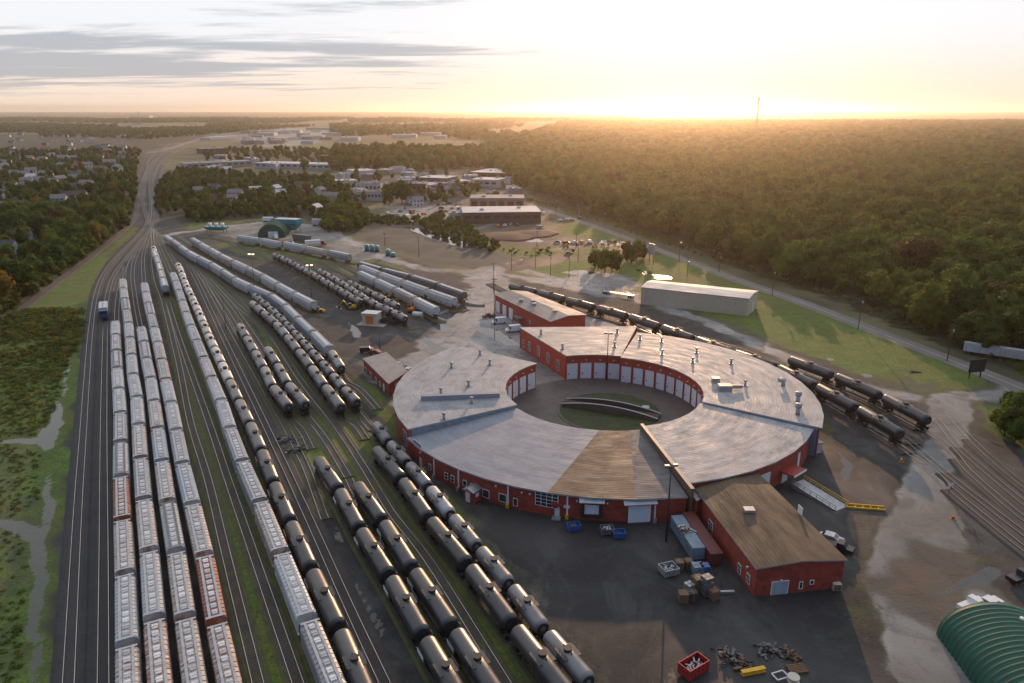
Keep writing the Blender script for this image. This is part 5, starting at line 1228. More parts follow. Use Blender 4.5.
hl_ = [(5, 165, 'w', 'g', 22, 10), (30, 161, 'r', 'g', 11, 9), (43, 162, 'w', 'g', 12, 9), (63, 160, 'w', 'g', 16, 11), (12, 150, 'w', 'd', 11, 9), (30, 152, 'w', 'g', 12, 9), (45, 151.5, 'c', 'b', 14, 9), (72, 153, 'c', 'w', 18, 9),
       (100, 147, 'b', 'g', 22, 10), (108, 165, 'b', 'g', 22, 12), (88, 168, 'w', 'g', 12, 9), (104, 174, 'b', 'd', 12, 9), (15, 176, 'w', 'g', 13, 9), (32, 181, 'b', 'w', 10, 9), (40, 184, 'w', 'g', 11, 9), (74, 178, 'w', 'd', 10, 8),
       (54, 186, 'c', 'g', 9, 8), (87, 187, 'c', 'g', 13, 9), (12, 190, 'w', 'b', 12, 9), (75, 191, 'w', 'd', 10, 8), (76, 199, 'w', 'd', 14, 9), (82, 200, 'w', 'd', 9, 8), (2, 198, 'w', 'd', 9, 8), (60, 204, 'b', 'g', 12, 9), (22, 210, 'w', 'd', 9, 8),
       (3, 212, 'w', 'g', 10, 9), (24, 240, 'b', 'd', 8, 7), (8, 254, 'b', 'd', 9, 8), (2, 225, 'w', 'd', 9, 8), (118, 138, 'w', 'g', 14, 9), (123, 137, 'w', 'g', 12, 9), (55, 141, 'w', 'g', 14, 9), (20, 141, 'w', 'd', 14, 9), (80, 142, 'w', 'g', 14, 9), (40, 139, 'c', 'g', 12, 9), (92, 139, 'w', 'd', 14, 9), (8, 137, 'w', 'g', 14, 10), (66, 137, 'w', 'g', 12, 9)]
hc_ = [(199, 195, 'w', 'g', 9, 8), (215, 192, 'b', 'd', 11, 9), (236, 197, 'c', 'g', 13, 9), (233, 203, 'b', 'g', 8, 7), (256, 195, 'c', 'w', 11, 9), (276, 193, 'b', 'w', 10, 8), (281, 198, 'w', 'w', 9, 8), (300, 190, 'w', 'd', 9, 9), (308, 191, 'w', 'd', 9, 9), (320, 195, 'w', 'g', 11, 8),
       (332, 200, 'c', 'g', 14, 8), (183, 170, 'w', 'g', 13, 9), (212, 172, 'r', 'w', 10, 8), (228, 173, 'w', 'w', 10, 8), (413, 203, 'w', 'd', 10, 9), (418, 206, 'w', 'g', 9, 8), (447, 195, 'w', 'g', 11, 9), (316, 214, 'w', 'w', 9, 8), (455, 195, 'c', 'd', 10, 9), (285, 181, 'w', 'd', 11, 8), (345, 188, 'w', 'd', 11, 8)]
WM = {'w': ('w_white', 'white'), 'c': ('w_cream', 'cream'), 'b': ('w_blue', 'blue-grey'), 'r': ('w_red', 'dark red')}
RM = {'g': ('shingle_grey', 'grey'), 'd': ('shingle_dark', 'dark'), 'b': ('shingle_brown', 'brown'), 'w': ('roof_white', 'pale')}
rs_ = random.Random(5)
for i in range(64):
    x, y = rs_.uniform(0, 128), 134 + 52 * rs_.random() ** 1.3
    if all(abs(x - q[0]) > 6 or abs(y - q[1]) > 2.5 for q in hl_): hl_.append((x, y, rs_.choice('wwwcbr'), rs_.choice('gggdb'), rs_.uniform(10, 15), 9))
for lst, zone in ((hl_, 'left suburb'), (hc_, 'tree belt beyond the upper yard')):
    for x, y, wc, rc_, w, dp in lst:
        X, Y = P(x, y); rot = random.choice((0, .2, -.3, 1.3, .5))
        h = 5.6 if w < 13 else 4.6
        o = make_house(X, Y, w, dp, h, rot, M[WM[wc][0]], M[RM[rc_][0]]); HOUSES.append((X, Y, max(w, dp)))
        where = zone if zone != 'left suburb' else ('front of the left suburb' if y > 172 else ('middle of the left suburb' if y > 148 else 'far back of the left suburb'))
        b_ = f'{WM[wc][1]} house with {RM[rc_][1]} roof in the {where}'
        reg(o, b_, f'{WM[wc][1]} {RM[rc_][1]}-roofed houses, {where}', 'house', 'houses in the ' + zone)

# ------------------------------------------------------------------ vehicles
def make_car(paint, van=False, L=4.6, W=1.85, H=1.5, pickup=False):
    root = empty('parked_van' if van else 'parked_car'); b = MB()
    if van: prof = [(-L/2, .35), (-L/2, H - .1), (-L/2 + .15, H), (L/2 - 1.5, H), (L/2 - .85, 1.25), (L/2 - .1, 1.0), (L/2, .4)]
    elif pickup: prof = [(-L/2, .35), (-L/2, 1.05), (-.3, 1.05), (-.2, H), (1.0, H), (1.5, 1.05), (L/2 - .1, .95), (L/2, .4)]
    else: prof = [(-L/2, .35), (-L/2, .85), (-L/2 + .5, .95), (-L/2 + 1.1, H), (.5, H), (1.25, .95), (L/2 - .15, .82), (L/2, .4)]
    b.ring([[(x, -W/2, z) for x, z in prof], [(x, -W/2 + .02 if z < 1 else -W/2 + .15, z) for x, z in prof], [(x, W/2 - .02 if z < 1 else W/2 - .15, z) for x, z in prof], [(x, W/2, z) for x, z in prof]], 0, sm=False)
    b.build('body', paint, root)
    g = MB()
    if van: g.box(L/2 - 1.75, L/2 - 1.2, -W/2 - .012, W/2 + .012, 1.15, H - .25); g.poly([(L/2 - 1.42, -W/2 + .2, H - .05), (L/2 - .82, -W/2 + .2, 1.28), (L/2 - .82, W/2 - .2, 1.28), (L/2 - 1.42, W/2 - .2, H - .05)])
    elif pickup: g.box(-.1, 1.0, -W/2 + .1, W/2 - .1, 1.07, H - .12); g.poly([(1.06, -W/2 + .2, H - .06), (1.5, -W/2 + .2, 1.12), (1.5, W/2 - .2, 1.12), (1.06, W/2 - .2, H - .06)])
    else:
        g.box(-L/2 + 1.0, .62, -W/2 + .08, W/2 - .08, .98, H - .12); g.poly([(.56, -W/2 + .2, H - .02), (1.2, -W/2 + .2, 1.01), (1.2, W/2 - .2, 1.01), (.56, W/2 - .2, H - .02)])
        g.poly([(-L/2 + 1.04, -W/2 + .2, H - .02), (-L/2 + 1.04, W/2 - .2, H - .02), (-L/2 + .5, W/2 - .2, 1.0), (-L/2 + .5, -W/2 + .2, 1.0)])
    g.build('windows', M['pane'], root)
    w0 = None
    for sx_ in (-1, 1):
        for sy_ in (-1, 1):
            if w0 is None: m_ = MB(); m_.cyl((0, -.11, 0), .33, .22, 12, axis='y'); w0 = m_.build('wheel', M['tyre'], root); o = w0
            else: o = w0.copy(); C.objects.link(o); o.parent = root
            o.location = (sx_ * L * .31, sy_ * (W/2 - .08), .33)
    return root
CP = {}
def car(px, py, paint, kind, rot, base, plural, z=0):
    key = (paint, kind)
    if key not in CP: CP[key] = o = make_car(M[paint], **({'car': {}, 'van': dict(van=True, L=5.8, W=2.0, H=2.5), 'suv': dict(van=True, L=4.8, H=1.85), 'pickup': dict(pickup=True, L=5.6, W=1.95, H=1.85), 'truck': dict(van=True, L=8.5, W=2.4, H=3.4)}[kind]))
    else: o = copy_tree(CP[key])
    X, Y = P(px, py); o.location = (X, Y, .03); o.rotation_euler = (0, 0, R(rot)); reg(o, base, plural, {'car': 'car', 'suv': 'car', 'van': 'van', 'pickup': 'pickup', 'truck': 'truck'}[kind]); return o
car(499, 323.5, 'white', 'van', -160, 'white van in front of the brick workshop, farther one', 'x'); car(513, 331.5, 'white', 'van', -160, 'white van nearest the roundhouse north wing', 'x')
car(489, 317.5, 'boxcar_brown', 'pickup', -160, 'dark brown pickup beside the workshop corner', 'x')
car(831, 541, 'silver', 'car', -35, 'silver car parked right of the brown-roofed annex', 'x'); car(838, 549.5, 'car_black', 'pickup', -35, 'black pickup parked right of the annex corner', 'x')
car(397, 367, 'white', 'car', -30, 'white car parked on the far side of the brick office', 'x'); car(404, 370, 'car_black', 'car', -30, 'black car parked beside the brick office', 'x'); car(409, 372.5, 'silver', 'car', -30, 'silver car squeezed between office and roundhouse', 'x')
car(376, 354, 'car_red', 'car', -10, 'red car parked behind the brick office', 'x'); car(367, 352, 'car_black', 'suv', 10, 'black car parked at the back corner of the brick office', 'x')
car(1021, 580, 'car_black', 'pickup', 20, 'dark pickup at the right edge beside the tracks', 'x')
car(972, 608, 'white', 'pickup', 25, 'white pickup behind the green arch shed', 'x'); car(990, 606, 'white', 'car', 25, 'white car behind the green arch shed, right one', 'x')
car(569, 254, 'car_black', 'car', 20, 'dark car driving on the side street with its lights on', 'x'); car(580, 219, 'car_black', 'car', -60, 'dark car driving on the forest road', 'x')
car(540, 229, 'silver', 'van', -40, 'silver van parked beside the soil heaps', 'x')
for i, (x, y) in enumerate([(388, 214), (394, 218), (400, 212), (405, 209), (412, 214), (418, 211), (424, 215), (430, 209), (436, 212), (441, 209), (446, 212), (452, 209), (458, 211), (463, 208), (468, 211), (433, 217), (440, 218), (426, 219), (418, 218), (408, 219), (398, 224), (412, 223), (444, 204), (438, 205), (450, 204), (456, 205), (462, 204),
                         (498, 227), (505, 226), (511, 225), (517, 226), (528, 212), (536, 211), (544, 214), (551, 219), (560, 221), (566, 221), (572, 221), (557, 243), (566, 244), (574, 243), (582, 243), (590, 243), (172, 196), (178, 199), (184, 201), (168, 183), (166, 189)]):
    pa = ['white', 'silver', 'car_black', 'car_blue', 'car_red', 'white', 'orange'][i % 7]; wd = {'white': 'white', 'silver': 'silver', 'car_black': 'black', 'car_blue': 'dark blue', 'car_red': 'red', 'orange': 'orange'}[pa]
    where = 'in the dealer lot behind the hedge' if i < 27 else ('near the soil heaps' if i < 43 else 'beside the tracks at the far throat')
    k = 'truck' if i in (1, 4, 12, 19) else ('car' if i % 3 else 'suv'); nn_ = 'truck' if k == 'truck' else 'car'
    car(x, y, pa, k, random.choice((10, 80, 170, -80)), f'{wd} {nn_} parked {where}', f'{wd} {nn_}s parked {where}')
# box trucks and trailers
def box_trailer(px, py, L, H, rot, mats, label, cab=None, W=2.5, name='semi_trailer', cat='trailer'):
    X, Y = P(px, py); root = empty(name, (X, Y, 0), R(rot)); tag(root, label, cat)
    b = MB(); b.box(-L/2, L/2, -W/2, W/2, 1.1, H); b.build('box_body', M[mats], root)
    u = MB(); u.box(-L/2 + .3, L/2 - .2, -.5, .5, .8, 1.09)
    for x in (-L/2 + 1.2, -L/2 + 2.4): 
        for y in (-W/2 + .05, W/2 - .4): u.cyl((x, y, .5), .5, .35, 10, axis='y')
    u.build('undercarriage', M['black_steel'], root)
    if cab: c = MB(); c.ring([[(L/2 + .3, y, .5), (L/2 + .3, y, 3.0), (L/2 + 1.9, y, 2.9), (L/2 + 2.4, y, 1.6), (L/2 + 3.4, y, 1.4), (L/2 + 3.5, y, .5)] for y in (-1.15, 1.15)], 0, sm=False); c.build('cab', M[cab], root)
    return root
box_trailer(997, 358, 20, 4.0, -35, 'hop_white', 'long white trailer parked against the forest edge at right')
box_trailer(302, 241, 14, 4.0, -30, 'hop_dark', 'dark grey box trailer beside the white truck in the upper yard')
box_trailer(313, 246, 9, 3.6, 20, 'white', 'white truck with red cab in the upper yard', cab='car_red', name='truck', cat='truck')
box_trailer(284, 246, 7, 3.0, 10, 'car_red', 'red truck with blue cab beside the arch shed', cab='blue', name='truck', cat='truck')
box_trailer(276, 238, 5, 4.0, -70, 'hop_white', 'white truck facing the camera by the small arch shed', cab='white', name='truck', cat='truck')
box_trailer(268, 222, 7, 3.6, 0, 'white', 'white truck behind the turquoise hopper canopy', cab='white', name='truck', cat='truck')
box_trailer(318, 226, 8, 5.0, 0, 'hop_white', 'white box shed-like trailer at the bushes behind the yard')
# turquoise grain hoppers and tank units in the upper yard
def open_hopper(px, py, L, W, H, rot, label, name='storage_hopper', drums=0):
    X, Y = P(px, py); root = empty(name, (X, Y, 0), R(rot)); tag(root, label, 'hopper')
    b = MB(); b.ring([[(-L*.3, -W*.2, 1.6), (L*.3, -W*.2, 1.6), (L*.3, W*.2, 1.6), (-L*.3, W*.2, 1.6)], [(-L/2, -W/2, H*.7), (L/2, -W/2, H*.7), (L/2, W/2, H*.7), (-L/2, W/2, H*.7)], [(-L/2, -W/2, H), (L/2, -W/2, H), (L/2, W/2, H), (-L/2, W/2, H)]], 0, sm=False); b.build('bin', M['teal'], root)
    t = MB(); t.box(-L/2 + .3, L/2 - .3, -W/2 + .3, W/2 - .3, H, H + .06); t.build('bin_cover', M['hop_white'], root)
    for x in (-L*.4, L*.4):
        for y in (-W*.38, W*.38): g = MB(); g.beam((x, y, 0), (x, y, H * .75), .3); g.build('leg', M['teal'], root)
    for k in range(drums): g = MB(); g.cyl((-L*.3 + k * L*.3, 0, H + .05), 1.3, 2.2, 12, 0, 1.1); g.build('drum', M['white'], root)
open_hopper(289, 232, 17, 8, 9, -12, 'large turquoise storage hopper on legs beside the small arch shed')
open_hopper(217, 232.5, 15, 5, 4.2, -8, 'turquoise hopper unit carrying three white drums in the upper yard', drums=3)
for i, (x, y) in enumerate([(367, 251), (372, 251.5), (377, 252), (388, 256), (393, 257)]):
    X, Y = P(x, y); root = empty('tank_unit', (X, Y, 0), .1)
    reg(root, 'turquoise tank unit', 'turquoise tank units at the upper yard road', 'tank unit')
    b = MB(); b.cyl((0, 0, .6), 1.3, 3.2 if i != 4 else 1.8, 12); b.build('tank', M['teal'], root); t = MB(); t.cyl((0, 0, 3.8 if i != 4 else 2.4), 1.2, .35, 12, 0, .5); t.build('tank_lid', M['white'], root)
    b = MB(); b.box(-1.4, 1.4, -1.4, 1.4, .15, .6); b.build('skid', M['black_steel'], root)
# storage tank row at right of plaza, small shack with orange door
X, Y = P(372, 322.5); root = empty('equipment_shack', (X, Y, 0), R(-14)); tag(root, 'small white shack with orange door on a concrete pad by the tank strings', 'shack')
b = MB(); b.box(-3, 3, -2.3, 2.3, .1, 4.0); b.build('wall', M['w_cream'], root); b = MB(); b.box(-3.3, 3.3, -2.6, 2.6, 4.0, 4.25); b.build('roof', M['hop_white'], root)
b = MB(); b.box(-1.5, 1.6, -2.4, -2.32, .12, 3.2); b.build('door', M['orange'], root)
b = MB(); b.box(-4.5, 7, -5, 3, .02, .1); b.build('pad', M['concrete'], root)
def excavator(px, py, rot, label, paint='yellow', s=1.0):
    X, Y = P(px, py); root = empty('excavator', (X, Y, 0), R(rot)); tag(root, label, 'excavator')
    b = MB()
    for y in (-1.2, 1.2): b.ring([[(x*s, (y - .3)*s, z*s) for x, z in ((-1.9, .3), (-1.6, .05), (1.6, .05), (1.9, .3), (1.6, .8), (-1.6, .8))], [(x*s, (y + .3)*s, z*s) for x, z in ((-1.9, .3), (-1.6, .05), (1.6, .05), (1.9, .3), (1.6, .8), (-1.6, .8))]], 0, sm=False)
    b.build('crawler_tracks', M['black_steel'], root)
    b = MB(); b.box(-1.9*s, 1.2*s, -1.3*s, 1.3*s, .9*s, 1.9*s); b.build('body', M[paint], root); b = MB(); b.box(0, 1.3*s, .2*s, 1.25*s, 1.9*s, 2.9*s); b.build('cab', M['pane'], root)
    b = MB(); b.beam((1*s, -.4*s, 1.5*s), (3.4*s, -.4*s, 3.9*s), .4*s); b.beam((3.4*s, -.4*s, 3.9*s), (5.2*s, -.4*s, 1.6*s), .3*s); b.build('boom', M[paint], root); b = MB(); b.box(4.7*s, 5.6*s, -.9*s, .1*s, .7*s, 1.7*s); b.build('bucket', M['black_steel'], root)
excavator(352, 309.5, 190, 'yellow digger lying low left of the orange-door shack'); excavator(411, 312, 100, 'orange machine at the end of the short tank strings', 'orange')
excavator(400, 301, 20, 'yellow machine between the upper tank strings', s=.8); excavator(388, 298, 160, 'small yellow machine partly hidden by the upper tank strings', s=.7)
# scrap bins, dumpsters
def skip_bin(px, py, rot, paint, label, L=4.5, W=2.2, H=1.5, fill='wood', name='skip_bin', cat='bin'):
    X, Y = P(px, py); root = empty(name, (X, Y, .03), R(rot)); tag(root, label, cat)
    b = MB(); t = .12
    for x0, x1, y0, y1 in ((-L/2, L/2, -W/2, -W/2 + t), (-L/2, L/2, W/2 - t, W/2), (-L/2, -L/2 + t, -W/2 + t, W/2 - t), (L/2 - t, L/2, -W/2 + t, W/2 - t)): b.box(x0, x1, y0, y1, .15, H)
    b.box(-L/2 + t, L/2 - t, -W/2 + t, W/2 - t, .15, .3)
    for k in range(5): x = -L/2 + L * (k + .5) / 5; b.box(x - .06, x + .06, -W/2 - .07, -W/2, .2, H); b.box(x - .06, x + .06, W/2, W/2 + .07, .2, H)
    b.build('bin_shell', M[paint], root); rs = random.Random(int(px)); f = MB()
    for k in range(16):
        x, y = rs.uniform(-L/2 + .5, L/2 - .5), rs.uniform(-W/2 + .4, W/2 - .4); a = rs.uniform(0, 3); l = rs.uniform(.4, .9)
        f.beam((x - l*math.cos(a)*.6, y - .3*math.sin(a), H * .55 + rs.uniform(-.1, .3)), (x + l*math.cos(a)*.6, y + .3*math.sin(a), H * .6 + rs.uniform(0, .5)), .22, .12)
    f.build('load', M[fill], root)
skip_bin(573.5, 529.5, 15, 'blue', 'blue skip with timber scraps by the roundhouse wall', 2.6, 1.8, 1.3)
skip_bin(619, 537, 5, 'blue', 'blue skip left of the white roller door', 2.3, 1.8, 1.3, 'wood_dark')
skip_bin(607, 533, 5, 'hop_dark', 'dark skip beside the blue one at the dock', 2.6, 2.0, 1.3, 'metal_grey')
skip_bin(391, 323.5, -20, 'black_steel', 'rusty open gondola bin right of the orange-door shack', 8, 2.8, 1.6)
skip_bin(693, 672, 35, 'red', 'red scrap skip at the bottom edge', 4.2, 2.4, 1.9, 'metal_grey')
# shipping containers by the annex
def container(px0, py0, px1, py1, W, H, paint, label):
    a, b = Vector((*P(px0, py0), 0)), Vector((*P(px1, py1), 0)); d = (b - a); L = d.length; root = empty('shipping_container', tuple((a + b) / 2), math.atan2(d.y, d.x)); tag(root, label, 'container')
    q = MB(); q.box(-L/2, L/2, -W/2, W/2, .1, H); n = int(L / .45)
    for k in range(n): x = -L/2 + L * (k + .5) / n; q.box(x - .11, x + .11, -W/2 - .05, -W/2, .2, H - .1); q.box(x - .11, x + .11, W/2, W/2 + .05, .2, H - .1)
    q.build('container_shell', M[paint], root); q = MB()
    for s in (-1, 1):
        for t in (-1, 1): q = MB(); q.box(min(s*L/2, s*(L/2 + .05)), max(s*L/2, s*(L/2 + .05)), t * .55 - .5, t * .55 + .5, .25, H - .15); q.build('end_door', M[paint], root)
container(676, 526.5, 698, 560, 2.44, 2.6, 'container_blue', 'pale blue shipping container piled with scrap next to the annex')
container(687, 523, 716, 566, 2.44, 2.6, 'container_red', 'dark red shipping container against the annex wall')
def pallet_stack(px, py, rot, n, mname, label, name='pallet_stack', w=1.3, hh=.9, z=.03):
    X, Y = P(px, py, z); root = empty(name, (X, Y, z), R(rot)); tag(root, label, 'stack' if name != 'metal_crate' else 'crate')
    for k in range(n):
        b = MB(); z0 = k * hh
        b.box(-w/2, w/2, -w/2, w/2, z0 + .14, z0 + hh * .93)
        for y in (-w/2 + .1, 0, w/2 - .1): b.box(-w/2, w/2, y - .08, y + .08, z0, z0 + .139)
        b.build('crate', M[mname], root)
        s = MB(); s.box(-w/2 - .02, w/2 + .02, -.06, .06, z0 + .16, z0 + hh * .96); s.box(-.06, .06, -w/2 - .02, w/2 + .02, z0 + .16, z0 + hh * .955); s.build('strap', M['hop_dark'], root)
    return root
sx = [(679, 569, 0, 2, 'wood', 'pair of tan crates stacked left of the blue tote crates', 1.5), (688, 568, 10, 2, 'wood', 'wooden crate stack between container and tote crates', 1.4), (697, 573, 5, 2, 'container_blue', 'pale blue tote crates in front of the blue container', 1.9),
      (704, 573, 5, 2, 'blue', 'blue tote crates in front of the red container', 1.6), (697, 590, 20, 3, 'wood', 'tall tan crate stack below the tote crates', 1.7), (706, 594, 25, 4, 'hop_dark', 'tallest dark grey crate stack in the yard', 1.6), (713, 598, 25, 2, 'wood', 'low brown crate stack right of the tallest stack', 1.6),
      (683, 601, 0, 2, 'wood', 'golden wooden crate stack at the left of the crate yard', 1.6), (692, 600, 10, 2, 'wood_dark', 'dark brown crate stack beside the golden one', 1.5), (689, 592, 30, 2, 'metal_grey', 'grey metal crate stack behind the golden crates', 1.4)]
for x, y, r_, n, m_, lb, w in sx: pallet_stack(x, y, r_, n, m_, lb, w=w)
skip_bin(668.5, 573, 20, 'metal_grey', 'pale grey steel basket standing alone left of the crates', 3.0, 2.6, 1.4, 'metal_grey', 'metal_basket', 'basket')
X, Y = P(725, 593); root = empty('pipe_section', (X, Y, .03), .05); tag(root, 'pale steel beam lying on the yard right of the crates', 'beam'); b = MB(); b.box(-1.6, 1.6, -.25, .25, 0, .08); b.box(-1.6, 1.6, -.05, .05, .08, .3); b.box(-1.6, 1.6, -.25, .25, .3, .38); b.build('beam_body', M['metal_grey'], root)
# scrap heap at the bottom
M['scrap_grey'] = mat('scrap_grey', (.11, .105, .10), .6, .3, var=.4, vscale=3, randv=.3)
def scrap(px, py, s, mats, label, seed, name='scrap_pile', z=.03):
    X, Y = P(px, py, z); root = empty(name, (X, Y, z)); tag(root, label, 'scrap pile'); rs = random.Random(seed)
    for mi, m_ in enumerate(mats):
        b = MB()
        for k in range(22):
            x, y, a, l = rs.gauss(0, s*.4), rs.gauss(0, s*.35), rs.uniform(0, 6.28), rs.uniform(.3, 1.3); z = max(.15, .9 * s / 3 * (1 - math.hypot(x, y) / s)) * rs.uniform(.3, 1)
            b.beam((x - l*math.cos(a)/2, y - l*math.sin(a)/2, z), (x + l*math.cos(a)/2, y + l*math.sin(a)/2, z + rs.uniform(-.1, .4)), rs.uniform(.1, .5), rs.uniform(.06, .25))
        b.build(['scrap_metal', 'scrap_wood'][mi % 2], M[m_], root)
scrap(685, 530, 1.6, ('wood', 'metal_grey'), 'scrap timber and metal lying on the pale blue container', 9, z=2.6)
scrap(728, 657, 2.6, ('scrap_grey', 'wood_dark'), 'grey scrap metal heap right of the red skip', 1); scrap(741, 665, 1.8, ('black_steel', 'wood'), 'dark scrap heap left of the yellow beam', 2)
scrap(769, 650, 2.4, ('hop_dark', 'scrap_grey'), 'heap of dark steel sleepers above the yellow beam', 3); scrap(790, 657, 1.8, ('wood', 'wood_dark'), 'brown timber heap right of the yellow beam', 4)
X, Y = P(753, 673); root = empty('steel_beam', (X, Y, .03), R(14)); tag(root, 'bright yellow steel beam at the bottom edge', 'beam'); b = MB(); b.box(-1.9, 1.9, -.35, .35, 0, .12); b.box(-1.9, 1.9, -.1, .1, .12, .55); b.box(-1.9, 1.9, -.35, .35, .55, .67); b.build('beam_body', M['yellow'], root)
X, Y = P(797, 670); root = empty('pallet', (X, Y, .03), R(10)); tag(root, 'tan wooden pallet with boards at the bottom edge', 'pallet'); b = MB()
for k in range(6): b.box(-1.4, 1.4, -.9 + k*.32, -.68 + k*.32, .25, .33)
for y in (-.8, 0, .8): b.box(-1.4, 1.4, y - .07, y + .07, 0, .25)
b.build('boards', M['wood'], root)
X, Y = P(780, 677); root = empty('discarded_rack', (X, Y, .03), R(20)); tag(root, 'white metal frame lying at the bottom edge', 'frame'); b = MB()
for q in (((-1, -.7, .3), (1, -.7, .3)), ((1, -.7, .3), (1, .7, .3)), ((1, .7, .3), (-1, .7, .3)), ((-1, .7, .3), (-1, -.7, .3))): b.beam(*q, .14)
b.build('tube_frame', M['white'], root)
X, Y = P(793, 681); root = empty('cable_reel', (X, Y, .03)); tag(root, 'pale round cable reel at the bottom edge', 'reel'); b = MB(); b.cyl((0, 0, 0), .9, .1, 16); b.cyl((0, 0, .1), .45, .6, 12); b.cyl((0, 0, .7), .9, .1, 16); b.build('reel_body', M['w_cream'], root)
X, Y = P(836, 589.5); root = empty('cabinet', (X, Y, .03)); tag(root, 'small cream cabinet at the annex front right corner', 'cabinet'); b = MB(); b.box(-.7, .7, -.5, .5, 0, 1.3); b.build('case', M['w_cream'], root); b = MB(); b.box(-.6, -.05, -.56, -.5, .1, 1.2); b.box(.05, .6, -.56, -.5, .1, 1.2); b.build('door', M['wood'], root)
X, Y = P(816, 452); root = empty('electrical_box', (X, Y, .03), .3); tag(root, 'white utility box beside the east wall of the roundhouse', 'utility box'); b = MB(); b.box(-1, 1, -.8, .8, 0, 2.6); b.build('case', M['hop_white'], root); b = MB(); b.box(-1.2, 1.2, -1, 1, 2.6, 2.75); b.build('lid', M['metal_grey'], root)
# loading ramp with yellow rails
a, b = Vector((*P(797, 486), 0)), Vector((*P(842, 509), 0)); d = (b - a); L = d.length; root = empty('loading_ramp', tuple((a + b)/2 + Vector((0, 0, .03))), math.atan2(d.y, d.x)); tag(root, 'grey steel loading ramp with yellow railing on the east side', 'ramp')
q = MB(); q.ring([[(-L/2, y, 1.1), (L/2, y, .08), (L/2, y, .02), (-L/2, y, .02)] for y in (-1.9, 1.9)], 0, sm=False); q.build('ramp_plate', M['metal_grey'], root)
for y, m_ in ((1.95, 'yellow'), (-1.95, 'hop_grey')):
    q = MB()
    for k in range(8): x = -L/2 + .1 + (L - .2) * k / 7; z = 1.1 - 1.0 * k / 7; q.beam((x, y, z - .05), (x, y, z + 1.05), .08)
    q.beam((-L/2, y, 2.15), (L/2, y, 1.1), .12); q.beam((-L/2, y, 1.65), (L/2, y, .6), .09); q.build('railing', M[m_], root)
a, b = Vector((*P(846, 507), 0)), Vector((*P(885, 510), 0)); d = (b - a); L = d.length; root = empty('yellow_barrier', tuple((a + b)/2 + Vector((0, 0, .03))), math.atan2(d.y, d.x)); tag(root, 'long yellow steel barrier frame on the ground at the ramp foot', 'barrier')
q = MB(); q.box(-L/2, L/2, -.5, -.3, 0, .35); q.box(-L/2, L/2, .6, .8, 0, .5)
for k in range(5): x = -L/2 + L * (k + .1) / 5; q.box(x, x + .2, -.3, .6, .05, .3)
q.build('barrier_frame', M['yellow'], root)
# switcher locomotive at left
def loco():
    path = None; x, y = P(103.5, 318); root = empty('switcher_locomotive', (x, y, .38), R(90) + .32 * 0); 
    p0_, p1_ = Vector((*P(104, 330), 0)), Vector((*P(105.5, 305), 0)); root.location = ((p0_ + p1_)/2).to_tuple()[:2] + (.4,); d_ = p1_ - p0_; root.rotation_euler[2] = math.atan2(d_.y, d_.x)
    tag(root, 'white rail vehicle with blue end standing alone on the left track', 'rail vehicle')
    b = MB(); b.box(-4.5, 7, -1.5, 1.5, 1.2, 4.4); b.build('box_body', M['hop_white'], root); b = MB(); b.box(-7.6, -4.5, -1.5, 1.5, 1.2, 3.9); b.build('cab', M['car_blue'], root)
    b = MB(); b.box(-7.64, -7.6, -1.2, 1.2, 2.6, 3.5); b.box(-6.8, -5.4, -1.53, 1.53, 2.6, 3.5); b.build('cab_window', M['pane'], root)
    b = MB(); b.box(-8.2, 7.6, -1.4, 1.4, .9, 1.2); couplers(b, 8.6); b.build('underframe', M['black_steel'], root)
    o1 = bogie_mb().build('bogie', M['wheel'], root); o1.location = (-5, 0, 0); o2 = o1.copy(); C.objects.link(o2); o2.parent = root; o2.location = (5, 0, 0)
    b = MB(); b.box(-4, 6.5, -.08, .08, 4.4, 4.55); b.build('roof_rib', M['hop_dark'], root)
loco()
# poles
def utility_pole(px, py, h, label=None, arms=True, lampm=False, base=None, plural=None, r=.16):
    X, Y = P(px, py); root = empty('lamp_post' if lampm else 'utility_pole', (X, Y, 0), random.uniform(-.3, .3)); cat = 'lamp post' if lampm else 'pole'
    if label: tag(root, label, cat)
    else: reg(root, base, plural, cat)
    b = MB(); b.cyl((0, 0, 0), r, h, 8, 0, r * .6); b.build('pole', M['bark'] if not lampm else M['black_steel'], root)
    if arms and not lampm:
        b = MB(); b.beam((-1.2, 0, h - .7), (1.2, 0, h - .7), .14); b.beam((-.9, 0, h - 1.6), (.9, 0, h - 1.6), .12)
        for x in (-1.1, -.5, .5, 1.1): b.cyl((x, 0, h - .62), .07, .25, 6)
        b.build('crossarm', M['bark'], root); b = MB(); b.cyl((.35, 0, h - 3.1), .28, .9, 8); b.build('transformer', M['metal_grey'], root)
    if lampm:
        b = MB(); b.box(-1.3, 1.3, -.12, .12, h - .2, h); b.build('lamp_bracket', M['black_steel'], root)
        b = MB(); b.box(-1.3, -.4, -.3, .3, h, h + .35); b.box(.4, 1.3, -.3, .3, h, h + .35); b.build('lamp_head', M['lamp'] if lampm == 2 else M['metal_grey'], root)
utility_pole(606.5, 380, 15, 'tall floodlight post in the court in front of the white doors', lampm=1)
X, Y = P(667, 556); utility_pole(666, 541, 16, 'tall dark floodlight post against the southern front of the roundhouse', lampm=1, r=.2)
utility_pole(255.5, 297, 19, 'tall post with lit lamps and red base in the upper yard', lampm=2); X, Y = P(258, 297.5)
root = empty('red_tank', (X, Y, .03)); tag(root, 'small red fuel tank at the foot of the lit post', 'tank'); b = MB(); b.cyl((-1.6, 0, 1.0), .9, 3.6, 12, axis='x'); b.build('tank_shell', M['red'], root); b = MB(); b.box(-1.5, -1.1, -.7, .7, 0, .4); b.box(1.2, 1.6, -.7, .7, 0, .4); b.build('saddle', M['black_steel'], root)
